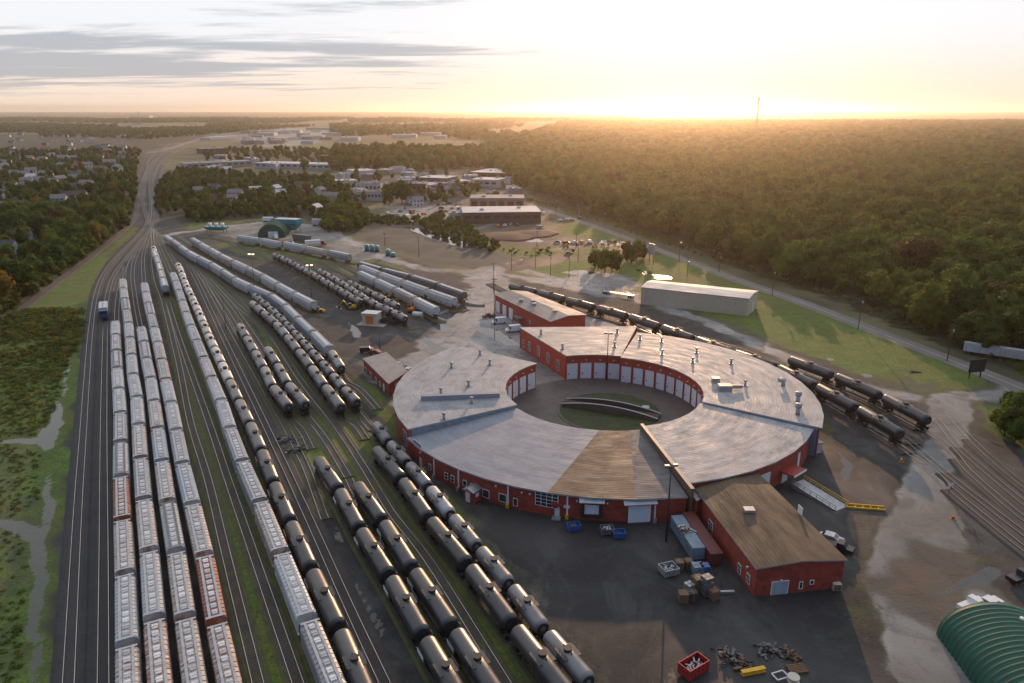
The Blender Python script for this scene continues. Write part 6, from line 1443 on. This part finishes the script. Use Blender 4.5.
utility_pole(313, 311, 19, 'tall lit lamp post at the end of the straight hopper string', lampm=2)
X, Y = P(319, 312); root = empty('yellow_loader', (X, Y, .03)); tag(root, 'small yellow loader at the foot of the lamp post by the hoppers', 'loader'); b = MB(); b.box(-1.8, 1.6, -.9, .9, .5, 1.3); b.build('body', M['yellow'], root); b = MB(); b.box(-.8, .4, -.7, .7, 1.3, 2.2); b.build('cab', M['pane'], root); b = MB()
for x in (-1.1, 1.0):
    for y in (-1.1, .75): b.cyl((x, y, .55), .55, .35, 10, axis='y')
b.build('wheels', M['tyre'], root); b = MB(); b.box(1.7, 2.4, -1.1, 1.1, .2, .9); b.build('bucket', M['yellow'], root)
for x, y, h in ((482, 329, 15), (462, 282, 12)): pass
utility_pole(493.5, 293, 14, 'wooden pole standing at the rear corner of the brick workshop'); utility_pole(494.5, 326, 19, 'tall wooden pole at the front corner of the brick workshop')
for x, y, h in ((511.5, 270, 11), (535.5, 268, 11), (550.5, 276, 12), (569, 278, 15), (578, 262, 12), (576, 247, 9), (537, 247, 10), (419, 257, 12), (385, 247, 9), (344, 236, 9)):
    utility_pole(x, y, h, base='wooden pole', plural='wooden poles along the side street and yard road')
for x, y, h in ((556, 214, 13), (577, 219, 13), (604, 229, 13), (620, 236, 13), (679, 262, 13), (772, 296, 13), (858, 329, 13), (947, 361, 13), (687, 277, 10), (719, 272, 10)):
    utility_pole(x, y, h, base='wooden pole', plural='wooden poles with crossarms along the forest road')
utility_pole(226, 330, 13, 'bare dark post on the grass left of the short tank strings', arms=False); utility_pole(62, 350, 12, 'bare pole among the scrub at left', arms=False)
utility_pole(380, 351, 7, 'short yellow-banded post by the brick office', arms=False)
# crossing signs, billboard, wires box
X, Y = P(948, 497); root = empty('crossing_sign', (X, Y, 0), .2); tag(root, 'white railway crossing crossbuck beside the dirt road', 'sign'); b = MB(); b.cyl((0, 0, 0), .07, 3.2, 8); b.build('post', M['metal_grey'], root); b = MB(); b.beam((-.75, -.1, 2.3), (.75, -.1, 3.3), .05, .28); b.beam((-.75, -.16, 3.3), (.75, -.16, 2.3), .05, .28); b.build('crossbuck', M['white'], root); b = MB(); b.cyl((-.3, -.28, 1.8), .18, .12, 10, axis='y'); b.cyl((.3, -.28, 1.8), .18, .12, 10, axis='y'); b.build('signal_lamp', M['red'], root)
for x, y, lb in ((901, 462, 'orange marker cone between the tank strings and the dirt road'), (953, 519, 'orange and white marker post right of the dirt road')):
    X, Y = P(x, y); root = empty('marker_cone', (X, Y, .03)); tag(root, lb, 'cone'); b = MB(); b.cyl((0, 0, 0), .5, .06, 8); b.cyl((0, 0, .06), .36, 1.2, 10, 0, .1); b.build('cone_body', M['orange'], root); b = MB(); b.cyl((0, 0, .55), .27, .25, 10, 0, .2); b.build('cone_band', M['white'], root)
def billboard(px, py, W, H, z, rot, front, label, legs=2):
    X, Y = P(px, py); root = empty('billboard', (X, Y, 0), R(rot)); tag(root, label, 'billboard')
    b = MB(); b.box(-W/2, W/2, -.2, .1, z, z + H); b.build('panel', M[front], root); b = MB()
    for s in (-1, 1): b.box(s*W*.35 - .15, s*W*.35 + .15, .11, .4, 0, z + H * .9)
    b.box(-W/2, W/2, .11, .3, z + .3, z + .6); b.build('support_frame', M['black_steel'], root)
billboard(651, 262, 5, 6, 4, -60, 'hop_white', 'white upright billboard at the end of the bush row by the road')
billboard(975, 378, 6, 4.2, 2.0, 15, 'black_steel', 'dark back of the billboard on the lawn at right')
X, Y = P(687, 279); 
# pipe rack / flat trailer by the warehouse
a, b = Vector((*P(603, 293), 0)), Vector((*P(634, 298), 0)); d = b - a; L = d.length; root = empty('flat_car', tuple((a + b)/2), math.atan2(d.y, d.x)); tag(root, 'low flat trailer with upright stakes in front of the warehouse', 'trailer')
q = MB(); q.box(-L/2, L/2, -1.4, 1.4, .9, 1.15); q.build('deck', M['hop_grey'], root); q = MB()
for k in range(7):
    for y in (-1.35, 1.35): q.beam((-L/2 + .3 + (L-.6)*k/6, y, 1.1), (-L/2 + .3 + (L-.6)*k/6, y, 3.0), .12)
q.build('stake', M['black_steel'], root); q = MB()
for x in (-L/2 + 1, -L/2 + 2.2, L/2 - 2.2, L/2 - 1):
    for y in (-1.2, .85): q.cyl((x, y, .45), .45, .35, 10, axis='y')
q.build('wheels', M['tyre'], root)
# silver tank
X, Y = P(418, 317.5); root = empty('fuel_tank', (X, Y, .03), -.3); tag(root, 'small white horizontal tank at the end of the tank strings', 'tank'); b = MB(); b.cyl((-2, 0, 1.3), 1.1, 4, 12, axis='x'); b.build('tank_shell', M['white'], root); b = MB(); b.box(-1.6, -1.2, -.8, .8, 0, .6); b.box(1.2, 1.6, -.8, .8, 0, .6); b.build('saddle', M['concrete'], root)
# small junk in the yard between the strings
for i, (x, y, lb) in enumerate([(288, 441, 'cluster of track machinery on the grass, upper one'), (295, 451, 'dark gondola remains on the grass between the strings')]): scrap(x, y, 3.2, ('hop_dark', 'black_steel'), lb, 20 + i, 'track_machinery')
X, Y = P(445, 262); 
for i, (x, y) in enumerate([(432, 274), (452, 272), (440, 277)]): pass
# masts and chimney far away
X, Y = P(748, 127); Y_ = 2300; X_ = (748 - 512) / F_PX * 2290
root = empty('radio_mast', (X_, Y_, 0)); tag(root, 'tall lattice radio mast rising above the forest horizon', 'mast')
b = MB()
for k in range(3):
    a = 2 * math.pi * k / 3; b.beam((4*math.cos(a), 4*math.sin(a), 0), (.8*math.cos(a), .8*math.sin(a), 112), 1.3)
for z in range(4, 110, 6):
    r_ = 4 - 3.2 * z / 112
    for k in range(3): a, c_ = 2*math.pi*k/3, 2*math.pi*(k+1)/3; b.beam((r_*math.cos(a), r_*math.sin(a), z), (r_*math.cos(c_), r_*math.sin(c_), z + 5), .35)
b.build('lattice', M['wheel'], root); b = MB(); b.cyl((0, 0, 96), 2.6, 14, 10); b.build('antenna_drum', M['wheel'], root)
# chimney with a steam plume on the horizon
X_, Y_ = P(139, 117.5); root = empty('factory', (X_, Y_, 0)); tag(root, 'far factory with chimney and white steam plume near the horizon', 'factory')
b = MB(); b.box(-60, 110, -40, 40, 0, 18); b.build('factory_hall', M['hop_white'], root); b = MB(); b.cyl((0, 0, 0), 4, 50, 10, 0, 3); b.build('chimney', M['concrete'], root)
sm = bpy.data.materials.new('steam'); sm.use_nodes = True; N, L_ = sm.node_tree.nodes, sm.node_tree.links; N.remove(N['Principled BSDF'])
v = N.new('ShaderNodeVolumePrincipled'); v.inputs['Color'].default_value = (.95, .95, .95, 1); v.inputs['Density'].default_value = .02; v.inputs['Anisotropy'].default_value = .2
L_.new(v.outputs[0], N['Material Output'].inputs['Volume'])
import bmesh
bm = bmesh.new(); rs = random.Random(3)
for k in range(9):
    t = k / 8; bmesh.ops.create_icosphere(bm, subdivisions=2, radius=6 + 12 * t, matrix=Matrix.Translation((X_ + (rs.uniform(-12, 12) + 10) * t, Y_, 50 + 24 * t)))
me = bpy.data.meshes.new('steam_plume'); bm.to_mesh(me); bm.free(); me.materials.append(sm); o = bpy.data.objects.new('steam_plume', me); C.objects.link(o)
rm = o.modifiers.new('union', 'REMESH'); rm.mode = 'VOXEL'; rm.voxel_size = 3.0
tag(o, 'white steam plume rising from the far chimney', 'steam', kind='stuff')
# soil heaps beside the dark building
bm = bmesh.new()
def heap(px, py, rx, ry, h, label):
    X, Y = P(px, py); m_ = MB(); N_ = 24; rings = []
    for k in range(6):
        t = k / 5; rr = 1 - t * .96; rings.append([(rx * rr * math.cos(2*math.pi*i/N_) * (1 + .12*math.sin(3*i+k)), ry * rr * math.sin(2*math.pi*i/N_) * (1 + .1*math.cos(5*i)), h * (1 - rr ** 1.6) - .05) for i in range(N_)])
    m_.ring(rings, 0, True); o = m_.build('soil_heap', M['soil'], None, (X, Y, 0)); tag(o, label, 'soil heap')
M['soil'] = mat('dark_soil', (0.05, 0.028, 0.022), .9, var=.3, vscale=.1, bump=.5, bscale=.4)
heap(508, 236, 22, 22, 1.6, 'dark soil heap nearest the pink-roofed building'); heap(530, 233, 20, 22, 1.5, 'dark soil heap on the right beside the silver van')

# ------------------------------------------------------------------ trees
def leaf_mat(name, c1, c2, c3):
    m = bpy.data.materials.new(name); m.use_nodes = True; N, L = m.node_tree.nodes, m.node_tree.links; b = N['Principled BSDF']
    b.inputs['Roughness'].default_value = .75; b.inputs['Specular IOR Level'].default_value = .25
    oi = N.new('ShaderNodeObjectInfo'); t = N.new('ShaderNodeTexCoord'); nz = N.new('ShaderNodeTexNoise'); nz.inputs['Scale'].default_value = .7; nz.inputs['Detail'].default_value = 3; L.new(t.outputs['Object'], nz.inputs['Vector'])
    ad = N.new('ShaderNodeMath'); ad.operation = 'MULTIPLY_ADD'; L.new(nz.outputs['Fac'], ad.inputs[0]); ad.inputs[1].default_value = .55
    mu = N.new('ShaderNodeMath'); mu.operation = 'MULTIPLY'; mu.inputs[1].default_value = .65; L.new(oi.outputs['Random'], mu.inputs[0]); L.new(mu.outputs[0], ad.inputs[2])
    r = N.new('ShaderNodeValToRGB'); r.color_ramp.elements[0].position = .2; r.color_ramp.elements[0].color = (*c1, 1); r.color_ramp.elements[1].position = .9; r.color_ramp.elements[1].color = (*c3, 1)
    e = r.color_ramp.elements.new(.55); e.color = (*c2, 1); L.new(ad.outputs[0], r.inputs[0]); L.new(r.outputs[0], b.inputs['Base Color'])
    tr = N.new('ShaderNodeBsdfTranslucent'); L.new(r.outputs[0], tr.inputs['Color']); ms = N.new('ShaderNodeMixShader'); ms.inputs[0].default_value = .5
    L.new(b.outputs[0], ms.inputs[1]); L.new(tr.outputs[0], ms.inputs[2]); L.new(ms.outputs[0], N['Material Output'].inputs[0]); return m
LM = [('green', leaf_mat('leaves_green', (.024, .056, .010), (.050, .098, .014), (.105, .155, .022))), ('olive', leaf_mat('leaves_olive', (.038, .062, .011), (.078, .106, .015), (.145, .160, .022))),
      ('golden', leaf_mat('leaves_golden', (.075, .060, .011), (.13, .092, .013), (.20, .125, .016))), ('russet', leaf_mat('leaves_russet', (.050, .034, .014), (.080, .046, .016), (.12, .066, .018)))]
def crown_mesh(name, seed, nleaf, size, m, tall=1.0, core=True):
    """crown about 1 m wide and 1 m tall from z = 0; lobes filled with small leaf-clump faces"""
    rs = np.random.default_rng(seed); lobes = []
    for k in range(9):
        a = rs.uniform(0, 6.28); rr = rs.uniform(.05, .30); z = rs.uniform(.18, .80); lobes.append((rr * math.cos(a), rr * math.sin(a), z * tall, rs.uniform(.15, .27)))
    lobes.append((0, 0, .5 * tall, .34)); lobes.append((0, 0, .8 * tall, .2))
    V, F = [], []
    if core:
        for (x, y, z, r) in lobes:
            b0 = len(V); n = 6
            for i, ph in enumerate((-60, -15, 30, 75)):
                for j in range(n):
                    th = 2 * math.pi * (j + .5 * (i % 2)) / n; q = r * .72 * rs.uniform(.85, 1.15); V.append((x + q * math.cos(R(ph)) * math.cos(th), y + q * math.cos(R(ph)) * math.sin(th), z + q * math.sin(R(ph))))
            for i in range(3):
                for j in range(n): F.append((b0 + i*n + j, b0 + i*n + (j+1) % n, b0 + (i+1)*n + (j+1) % n, b0 + (i+1)*n + j))
            F.append(tuple(b0 + 3*n + j for j in range(n)))
    w = np.array([l[3] ** 2 for l in lobes]); w /= w.sum()
    for k in range(nleaf):
        l = lobes[rs.choice(len(lobes), p=w)]; d = rs.normal(size=3); d /= np.linalg.norm(d)
        if d[2] < -.3 and rs.random() < .5: d[2] = -d[2]
        c = np.array(l[:3]) + d * l[3] * rs.uniform(.75, 1.12)
        nrm = d + rs.normal(size=3) * .55; nrm /= np.linalg.norm(nrm); u = np.cross(nrm, rs.normal(size=3)); u /= np.linalg.norm(u); v = np.cross(nrm, u); s = size * rs.uniform(.6, 1.3)
        b0 = len(V)
        for p, q in ((-1, -.5), (.1, -1), (1, .2), (-.2, .9)): V.append(tuple(c + u * s * p + v * s * q))
        F.append((b0, b0+1, b0+2, b0+3))
    me = bpy.data.meshes.new(name); me.from_pydata([tuple(v) for v in V], [], F); me.materials.append(m); me.update(); return me
def trunk_mesh(seed, tall=1.0):
    rs = random.Random(seed); b = MB()
    b.cyl((0, 0, 0), .028, .45 * tall, 7, 0, .016)
    for k in range(5): a = rs.uniform(0, 6.28); b.beam((0, 0, (.2 + .05*k) * tall), (.22 * math.cos(a), .22 * math.sin(a), (.45 + .08*k) * tall), .012)
    o = b.build('trunk', M['bark']); me = o.data; bpy.data.objects.remove(o); return me
CR = {(ci, v): crown_mesh('crown', 11 * ci + v, 620, .036, LM[ci][1]) for ci in range(4) for v in range(3)}
TRK = [trunk_mesh(k) for k in range(3)]
LOW = {(ci, v): crown_mesh('far_crown', 100 + 7 * ci + v, 200, .062, LM[ci][1]) for ci in range(4) for v in range(2)}
def jitter(x0, x1, y0, y1, s):
    a, b = np.meshgrid(np.arange(x0, x1, s), np.arange(y0, y1, s)); n = a.size
    return a.ravel() + rng.uniform(-.48, .48, n) * s, b.ravel() + rng.uniform(-.48, .48, n) * s
ROADW = np.array([(p.x, p.y) for p in road_path])
def road_dist(x, y):
    d = np.full(x.shape, 1e9)
    for a, b in zip(ROADW, ROADW[1:]):
        e = b - a; t = np.clip(((x - a[0]) * e[0] + (y - a[1]) * e[1]) / (e ** 2).sum(), 0, 1); d = np.minimum(d, np.hypot(x - a[0] - t*e[0], y - a[1] - t*e[1]))
    return d
def house_clear(x, y, k=.75):
    ok = np.ones(x.shape, bool)
    for hx, hy, w in HOUSES:
        ok &= ~((np.abs(x - hx) < w * k + 3) & (y > hy - w * k - 16) & (y < hy + w * k + 1))
    return ok
right_edge = [P(530, 192), P(556, 199), P(590, 213), P(640, 230), P(700, 249), P(760, 272), P(830, 295), P(900, 324), P(960, 346), P(1030, 372), P(1130, 410)]
Z_right = right_edge + [(420, 190), (520, 330), (900, 900), (3400, 4400), (300, 4400), (60, 2300), (-60, 1500), (-40, 1080)]
Z_left = [P(136, 190), P(128, 222), P(100, 248), P(55, 276), P(0, 312), (-330, 265), (-560, 480), (-1700, 1900), (-2600, 3600), (-900, 3600), P(146, 140), P(140, 160)]
Z_belt = [P(166, 180), P(178, 172), P(330, 180), P(352, 196), P(350, 206), P(322, 224), P(298, 212), P(186, 219), P(163, 212)]
Z_mid = [P(331, 172), P(350, 170), P(420, 172), P(520, 168), P(520, 140), P(430, 138), P(330, 146)]
T = []   # x, y, height, width, colour, zone
def fill(poly, sp, hmin, hmax, cols, zone, y0=0, y1=9999, keep=1.0, wk=1.0, clear=False):
    p = np.array(poly); x, y = jitter(p[:, 0].min(), p[:, 0].max(), max(p[:, 1].min(), y0), min(p[:, 1].max(), y1), sp)
    k = inpoly(x, y, p) & (rng.random(x.shape) < keep) & (np.abs(x) < y * .80 + 60) & (road_dist(x, y) > 9)
    if clear: k &= house_clear(x, y)
    for a, b in zip(x[k], y[k]):
        if b > 1500 and zone != 'right' and mnoise.noise((a * .0016, b * .0009, 5)) > .06: continue
        nz_ = mnoise.noise((a * .012, b * .012, 3)); cp = np.array(cols, float)
        if nz_ > .18: cp = cp * np.array([.6, 1, 2.0, 1.4])
        c = rng.choice(4, p=cp / cp.sum()); h = rng.uniform(hmin, hmax) * (1 + .3 * nz_ + .25 * mnoise.noise((a * .035, b * .035, 9))); T.append((a, b, h, rng.uniform(.68, 1.0) * h * wk, c, zone))
fill(Z_right, 10.6, 10, 20, (.52, .455, .015, .01), 'right', 0, 700, wk=1.22)
fill(Z_right, 10.5, 12, 19, (.52, .455, .015, .01), 'right', 700, 1500, wk=1.15)
fill(Z_right, 17, 14, 22, (.52, .46, .012, .008), 'right', 1500, 4400, wk=1.5)
fill(Z_left, 9.5, 9, 16, (.56, .34, .06, .04), 'left', 0, 560, .86, 1.05, True)
fill(Z_left, 9, 5.5, 11.5, (.58, .34, .05, .03), 'left', 560, 900, .62, 1.05, True)
fill(Z_left, 13, 6, 12, (.55, .37, .05, .03), 'left', 900, 1700, .5, 1.1, True)
fill(Z_left, 20, 8, 13, (.55, .39, .04, .02), 'left', 1700, 3600, .7, 1.4, True)
fill(Z_belt, 9, 6, 12, (.56, .32, .07, .05), 'belt', 0, 3000, .74, 1.05, True)
fill(Z_mid, 15, 10, 18, (.45, .40, .08, .07), 'mid', 0, 4000, .9, 1.25)
fill([P(340, 152), P(520, 146), P(640, 140), P(660, 126), (900, 6000), (-1500, 6000), P(330, 122), P(330, 128)], 34, 14, 20, (.45, .4, .08, .07), 'mid', 1500, 6000, .8, 1.9)
fill([P(0, 131), P(150, 128), P(330, 122), (-1300, 6000), (-4500, 6000)], 34, 14, 20, (.45, .4, .08, .07), 'left', 1500, 6000, .75, 1.9)
fill([P(255, 150), P(330, 146), P(332, 160), P(255, 162)], 14, 6, 12, (.5, .4, .06, .04), 'mid', 0, 4000, .35, 1.2)
fill([P(210, 145), P(240, 143), P(330, 150), P(330, 165), P(200, 164)], 16, 6, 12, (.5, .4, .06, .04), 'mid', 0, 4000, .3, 1.2)
fill([P(336, 178), P(520, 176), P(528, 200), P(480, 206), P(350, 204)], 12, 6, 11, (.5, .4, .06, .04), 'mid', 0, 4000, .22, 1.1)
fill([P(154, 205), P(158, 190), P(166, 178), P(164, 214), P(158, 218)], 6, 5, 9, (.6, .35, .05, 0), 'belt', 0, 3000, .6, 1.1)
fill([P(318, 218), P(335, 208), P(366, 214), P(372, 226), P(350, 233), P(324, 232)], 5.5, 5, 9, (.3, .6, .06, .04), 'bushes', wk=1.2)
fill([P(418, 226), P(440, 214), P(462, 222), P(474, 232), P(500, 248), P(490, 254), P(466, 246), P(432, 236)], 5, 2.5, 5.5, (.35, .5, .12, .03), 'hedge end', wk=1.5)
fill([P(366, 218), P(420, 219), P(425, 226), P(372, 226)], 5, 3, 4.5, (.7, .3, 0, 0), 'hedge', wk=1.4)
fill([P(185, 213), P(298, 209), P(300, 217), P(240, 218), P(190, 224)], 7, 5, 8, (.7, .28, .02, 0), 'hedge')
fill([P(1000, 420), P(1030, 400), P(1090, 420), P(1100, 470), P(1030, 445)], 6, 7, 12, (.7, .3, 0, 0), 'corner')
fill([P(500, 250), P(560, 246), P(620, 241), P(640, 246), P(600, 249), P(520, 258)], 6, .9, 1.7, (.5, .5, 0, 0), 'roadside', 0, 9999, .6, wk=2.4)
for x, y, h, c, z in ((598, 270, 11, 1, 'clump'), (605, 272, 13, 1, 'clump'), (612, 272, 12, 1, 'clump'), (617, 270, 11, 0, 'clump'), (628, 262, 12, 3, 'clump'), (637, 261, 12, 1, 'clump'), (642, 259, 10, 3, 'clump'), (592, 267, 8, 0, 'clump'), (632, 264, 9, 0, 'clump'),
                   (390, 205, 19, 0, 'tall'), (402, 203, 20, 0, 'tall'), (409, 203, 17, 0, 'tall'), (387, 206, 16, 0, 'tall'), (441, 196, 13, 0, 'tall'), (466, 195, 14, 3, 'tall'), (190, 219, 9, 2, 'belt'), (207, 219, 6, 1, 'belt'), (292, 226, 11, 3, 'belt'), (298, 222, 10, 3, 'belt'),
                   (340, 172, 15, 0, 'belt'), (305, 172, 17, 0, 'belt'), (50, 262, 11, 2, 'left'), (62, 258, 9, 2, 'left'), (327, 226, 5, 2, 'belt'), (66, 236, 12, 2, 'left'), (82, 172, 13, 2, 'left'), (110, 185, 14, 2, 'left'), (1004, 436, 8, 0, 'corner'), (1012, 428, 10, 0, 'corner'), (1019, 440, 9, 1, 'corner'), (1026, 432, 11, 0, 'corner'), (1014, 444, 7, 0, 'corner'), (1030, 448, 9, 0, 'corner'), (998, 428, 6, 1, 'corner')):
    X, Y = P(x, y); T.append((X, Y, h, h * .85, c, z))
fill([P(-30, 334), P(-30, 306), P(50, 270), P(98, 242), P(127, 218), P(131, 222), P(98, 248), P(50, 283), P(0, 320)], 4.5, 3, 6.5, (.3, .45, .17, .08), 'left', wk=1.3)
# the 300 that show largest are trees of their own, the rest one far wood
def vis(t):
    px, py = PX(t[0], t[1], t[2]); d = math.hypot(t[0], t[1], 60)
    if not (-15 < px < 1040 and py < 700): return 0
    s = t[2] * t[3] / d ** 2
    if t[4] == 2: s *= 1.3
    if t[5] == 'right': s *= 1.0 if road_dist(np.array([t[0]]), np.array([t[1]]))[0] < 45 else .5
    return s
order = sorted(range(len(T)), key=lambda i: -vis(T[i])); near = order[:300]; rest = order[300:]
ZN = {'right': 'road forest', 'left': 'left wood', 'belt': 'belt beyond the yard', 'mid': 'middle-distance wood', 'bushes': 'thicket behind yard road', 'hedge end': 'bushes beside olive lot', 'hedge': 'hedge behind the yard',
      'corner': 'thicket at right edge', 'roadside': 'side street scrub', 'clump': 'clump by the billboard', 'tall': 'group by the motel'}
GROUPS = {}
for i in near:
    x, y, h, w, c, z = T[i]; v = i % 3
    o = empty('broadleaf_tree', (x, y, 0), random.uniform(0, 6.28))
    cr = bpy.data.objects.new('crown', CR[(c, v)]); C.objects.link(cr); cr.parent = o; cr.scale = (w, w, h * .92); cr.location = (0, 0, h * .06)
    tk = bpy.data.objects.new('trunk', TRK[v]); C.objects.link(tk); tk.parent = o; tk.scale = (w, w, h)
    if z == 'right':
        px = PX(x, y, 0)[0]; sub = 'at right edge' if px > 960 else ('opposite the lawn' if px > 800 else ('behind tan warehouse' if px > 700 else 'far along the road'))
        key = (LM[c][0], f'{ZN[z]} {sub}')
    elif z == 'left': key = (LM[c][0], ZN[z] + (' near branch line' if y < 480 else ' farther back'))
    else: key = (LM[c][0], ZN[z])
    GROUPS.setdefault(key, []).append(o)
for (col, where), L in GROUPS.items():
    if len(L) <= 12:
        for o in L: reg(o, f'{col} tree in the {where}', f'{col} trees in the {where}', 'tree')
    else:
        for o in L: tag(o, f'{col} broadleaf tree in the {where}', 'tree', f'{col} trees of the {where}')
def scatter(name, pts, sources, kind_label, cat):
    """one object: meshes from `sources` at the points (x, y, z, sx, sz, source index)"""
    sc = bpy.data.collections.new(name + '_source')
    for k, me in enumerate(sources):
        so = bpy.data.objects.new(f'{name}_kind_{k:02d}', me); sc.objects.link(so)
    n = len(pts); A = np.array(pts, float); me = bpy.data.meshes.new(name); me.vertices.add(n); me.vertices.foreach_set('co', A[:, :3].astype(np.float32).ravel())
    at = me.attributes.new('plant_size', 'FLOAT_VECTOR', 'POINT'); at.data.foreach_set('vector', np.c_[A[:, 3], A[:, 3], A[:, 4]].astype(np.float32).ravel())
    at = me.attributes.new('plant_kind', 'INT', 'POINT'); at.data.foreach_set('value', A[:, 5].astype(np.int32))
    at = me.attributes.new('turn', 'FLOAT_VECTOR', 'POINT'); at.data.foreach_set('vector', np.c_[np.zeros(n), np.zeros(n), rng.uniform(0, 6.28, n)].astype(np.float32).ravel())
    o = bpy.data.objects.new(name, me); C.objects.link(o); tag(o, kind_label, cat, kind='stuff')
    g = bpy.data.node_groups.new(name + '_scatter', 'GeometryNodeTree'); g.interface.new_socket('Geometry', in_out='INPUT', socket_type='NodeSocketGeometry'); g.interface.new_socket('Geometry', in_out='OUTPUT', socket_type='NodeSocketGeometry')
    N, L = g.nodes, g.links; gi, go = N.new('NodeGroupInput'), N.new('NodeGroupOutput'); ip = N.new('GeometryNodeInstanceOnPoints'); ci = N.new('GeometryNodeCollectionInfo')
    ci.inputs['Collection'].default_value = sc; ci.inputs['Separate Children'].default_value = True; ci.inputs['Reset Children'].default_value = True
    mp_ = N.new('GeometryNodeMeshToPoints'); L.new(gi.outputs[0], mp_.inputs[0]); L.new(mp_.outputs[0], ip.inputs['Points']); L.new(ci.outputs[0], ip.inputs['Instance']); ip.inputs['Pick Instance'].default_value = True
    def na(nm, ty):
        q = N.new('GeometryNodeInputNamedAttribute'); q.data_type = ty; q.inputs[0].default_value = nm; return q.outputs[0]
    L.new(na('plant_kind', 'INT'), ip.inputs['Instance Index']); L.new(na('plant_size', 'FLOAT_VECTOR'), ip.inputs['Scale']); L.new(na('turn', 'FLOAT_VECTOR'), ip.inputs['Rotation'])
    L.new(ip.outputs[0], go.inputs[0]); md = o.modifiers.new('scatter', 'NODES'); md.node_group = g; return o
src = [LOW[(c, v)] for c in range(4) for v in range(2)]
pts = [(T[i][0], T[i][1], 0, T[i][3], T[i][2], T[i][4] * 2 + i % 2) for i in rest]
scatter('far_woodland', pts, src, 'unbroken autumn woodland stretching to the horizon', 'woodland')
# scrub on the left meadow
SL = leaf_mat('scrub_leaves', (.055, .085, .016), (.095, .125, .020), (.155, .160, .028)); SL2 = leaf_mat('scrub_leaves_yellow', (.10, .085, .02), (.16, .125, .025), (.22, .16, .03))
SB = [crown_mesh('shrub', 300 + k, 60, .085, (SL, SL, SL2, LM[3][1])[k], .8, core=False) for k in range(4)]
x, y = jitter(-330, -40, 70, 300, 1.7); k = inpoly(x, y, np.array([P(-60, 700), P(-60, 400), P(-60, 330), P(0, 322), P(40, 292), P(97, 252), P(106, 258), P(88, 300), P(80, 345), P(68, 362), P(55, 410), P(46, 425), P(36, 436), P(0, 438), P(0, 445), P(40, 452), P(40, 500), P(20, 516), P(-10, 516), P(-10, 527), P(20, 535), P(27, 560), P(22, 700)]))
dens = np.array([mnoise.noise((a * .05, b * .05, 0)) for a, b in zip(x, y)]); k &= (rng.random(x.shape) < .95 + .9 * dens)
far_ = np.clip((y - 150) / 120, 0, 1)
pts = [(a, b, -.1, rng.uniform(.8, 2.2) * (1 + 1.1 * f), rng.uniform(.3, .9) * (1 + 2.0 * f), rng.choice(4, p=(.46, .44, .07, .03))) for a, b, f in zip(x[k], y[k], far_[k])]
scatter('scrub', pts, SB, 'low green and yellowish scrub on the meadow left of the tracks', 'scrub')
x, y = jitter(5, 400, 170, 700, 2.6); k = (road_dist(x, y) > 6) & (road_dist(x, y) < 24)
sel = k & (rng.random(x.shape) < .5)
pts = [(a, b, -.1, rng.uniform(1.5, 4), rng.uniform(1, 3), rng.choice(4, p=(.45, .4, .05, .1))) for a, b in zip(x[sel], y[sel]) if (b > 0)]
P_ = [p for p in pts if PX(p[0], p[1])[1] < np.interp(PX(p[0], p[1])[0], [530, 590, 640, 700, 760, 830, 900, 960, 1030, 1130], [202, 219, 237, 256, 276, 299, 328, 350, 378, 418])]
if P_: scatter('roadside_scrub', P_, SB, 'low scrub between the road and the forest trees', 'scrub')

# ------------------------------------------------------------------ haze
HZ = bpy.data.materials.new('haze'); HZ.use_nodes = True; N, L = HZ.node_tree.nodes, HZ.node_tree.links; N.remove(N['Principled BSDF'])
v = N.new('ShaderNodeVolumePrincipled'); v.inputs['Color'].default_value = (.98, .84, .70, 1); v.inputs['Density'].default_value = 7.5e-5; v.inputs['Anisotropy'].default_value = .84
L.new(v.outputs[0], N['Material Output'].inputs['Volume'])
mb = MB(); mb.box(-14500, 14500, -500, 16500, -1.0, 116); o = mb.build('haze', HZ); tag(o, 'pale evening haze lying over the land to the horizon', 'haze', kind='stuff')
finish_labels()
print('objects', len(bpy.data.objects), 'trees', len(T))
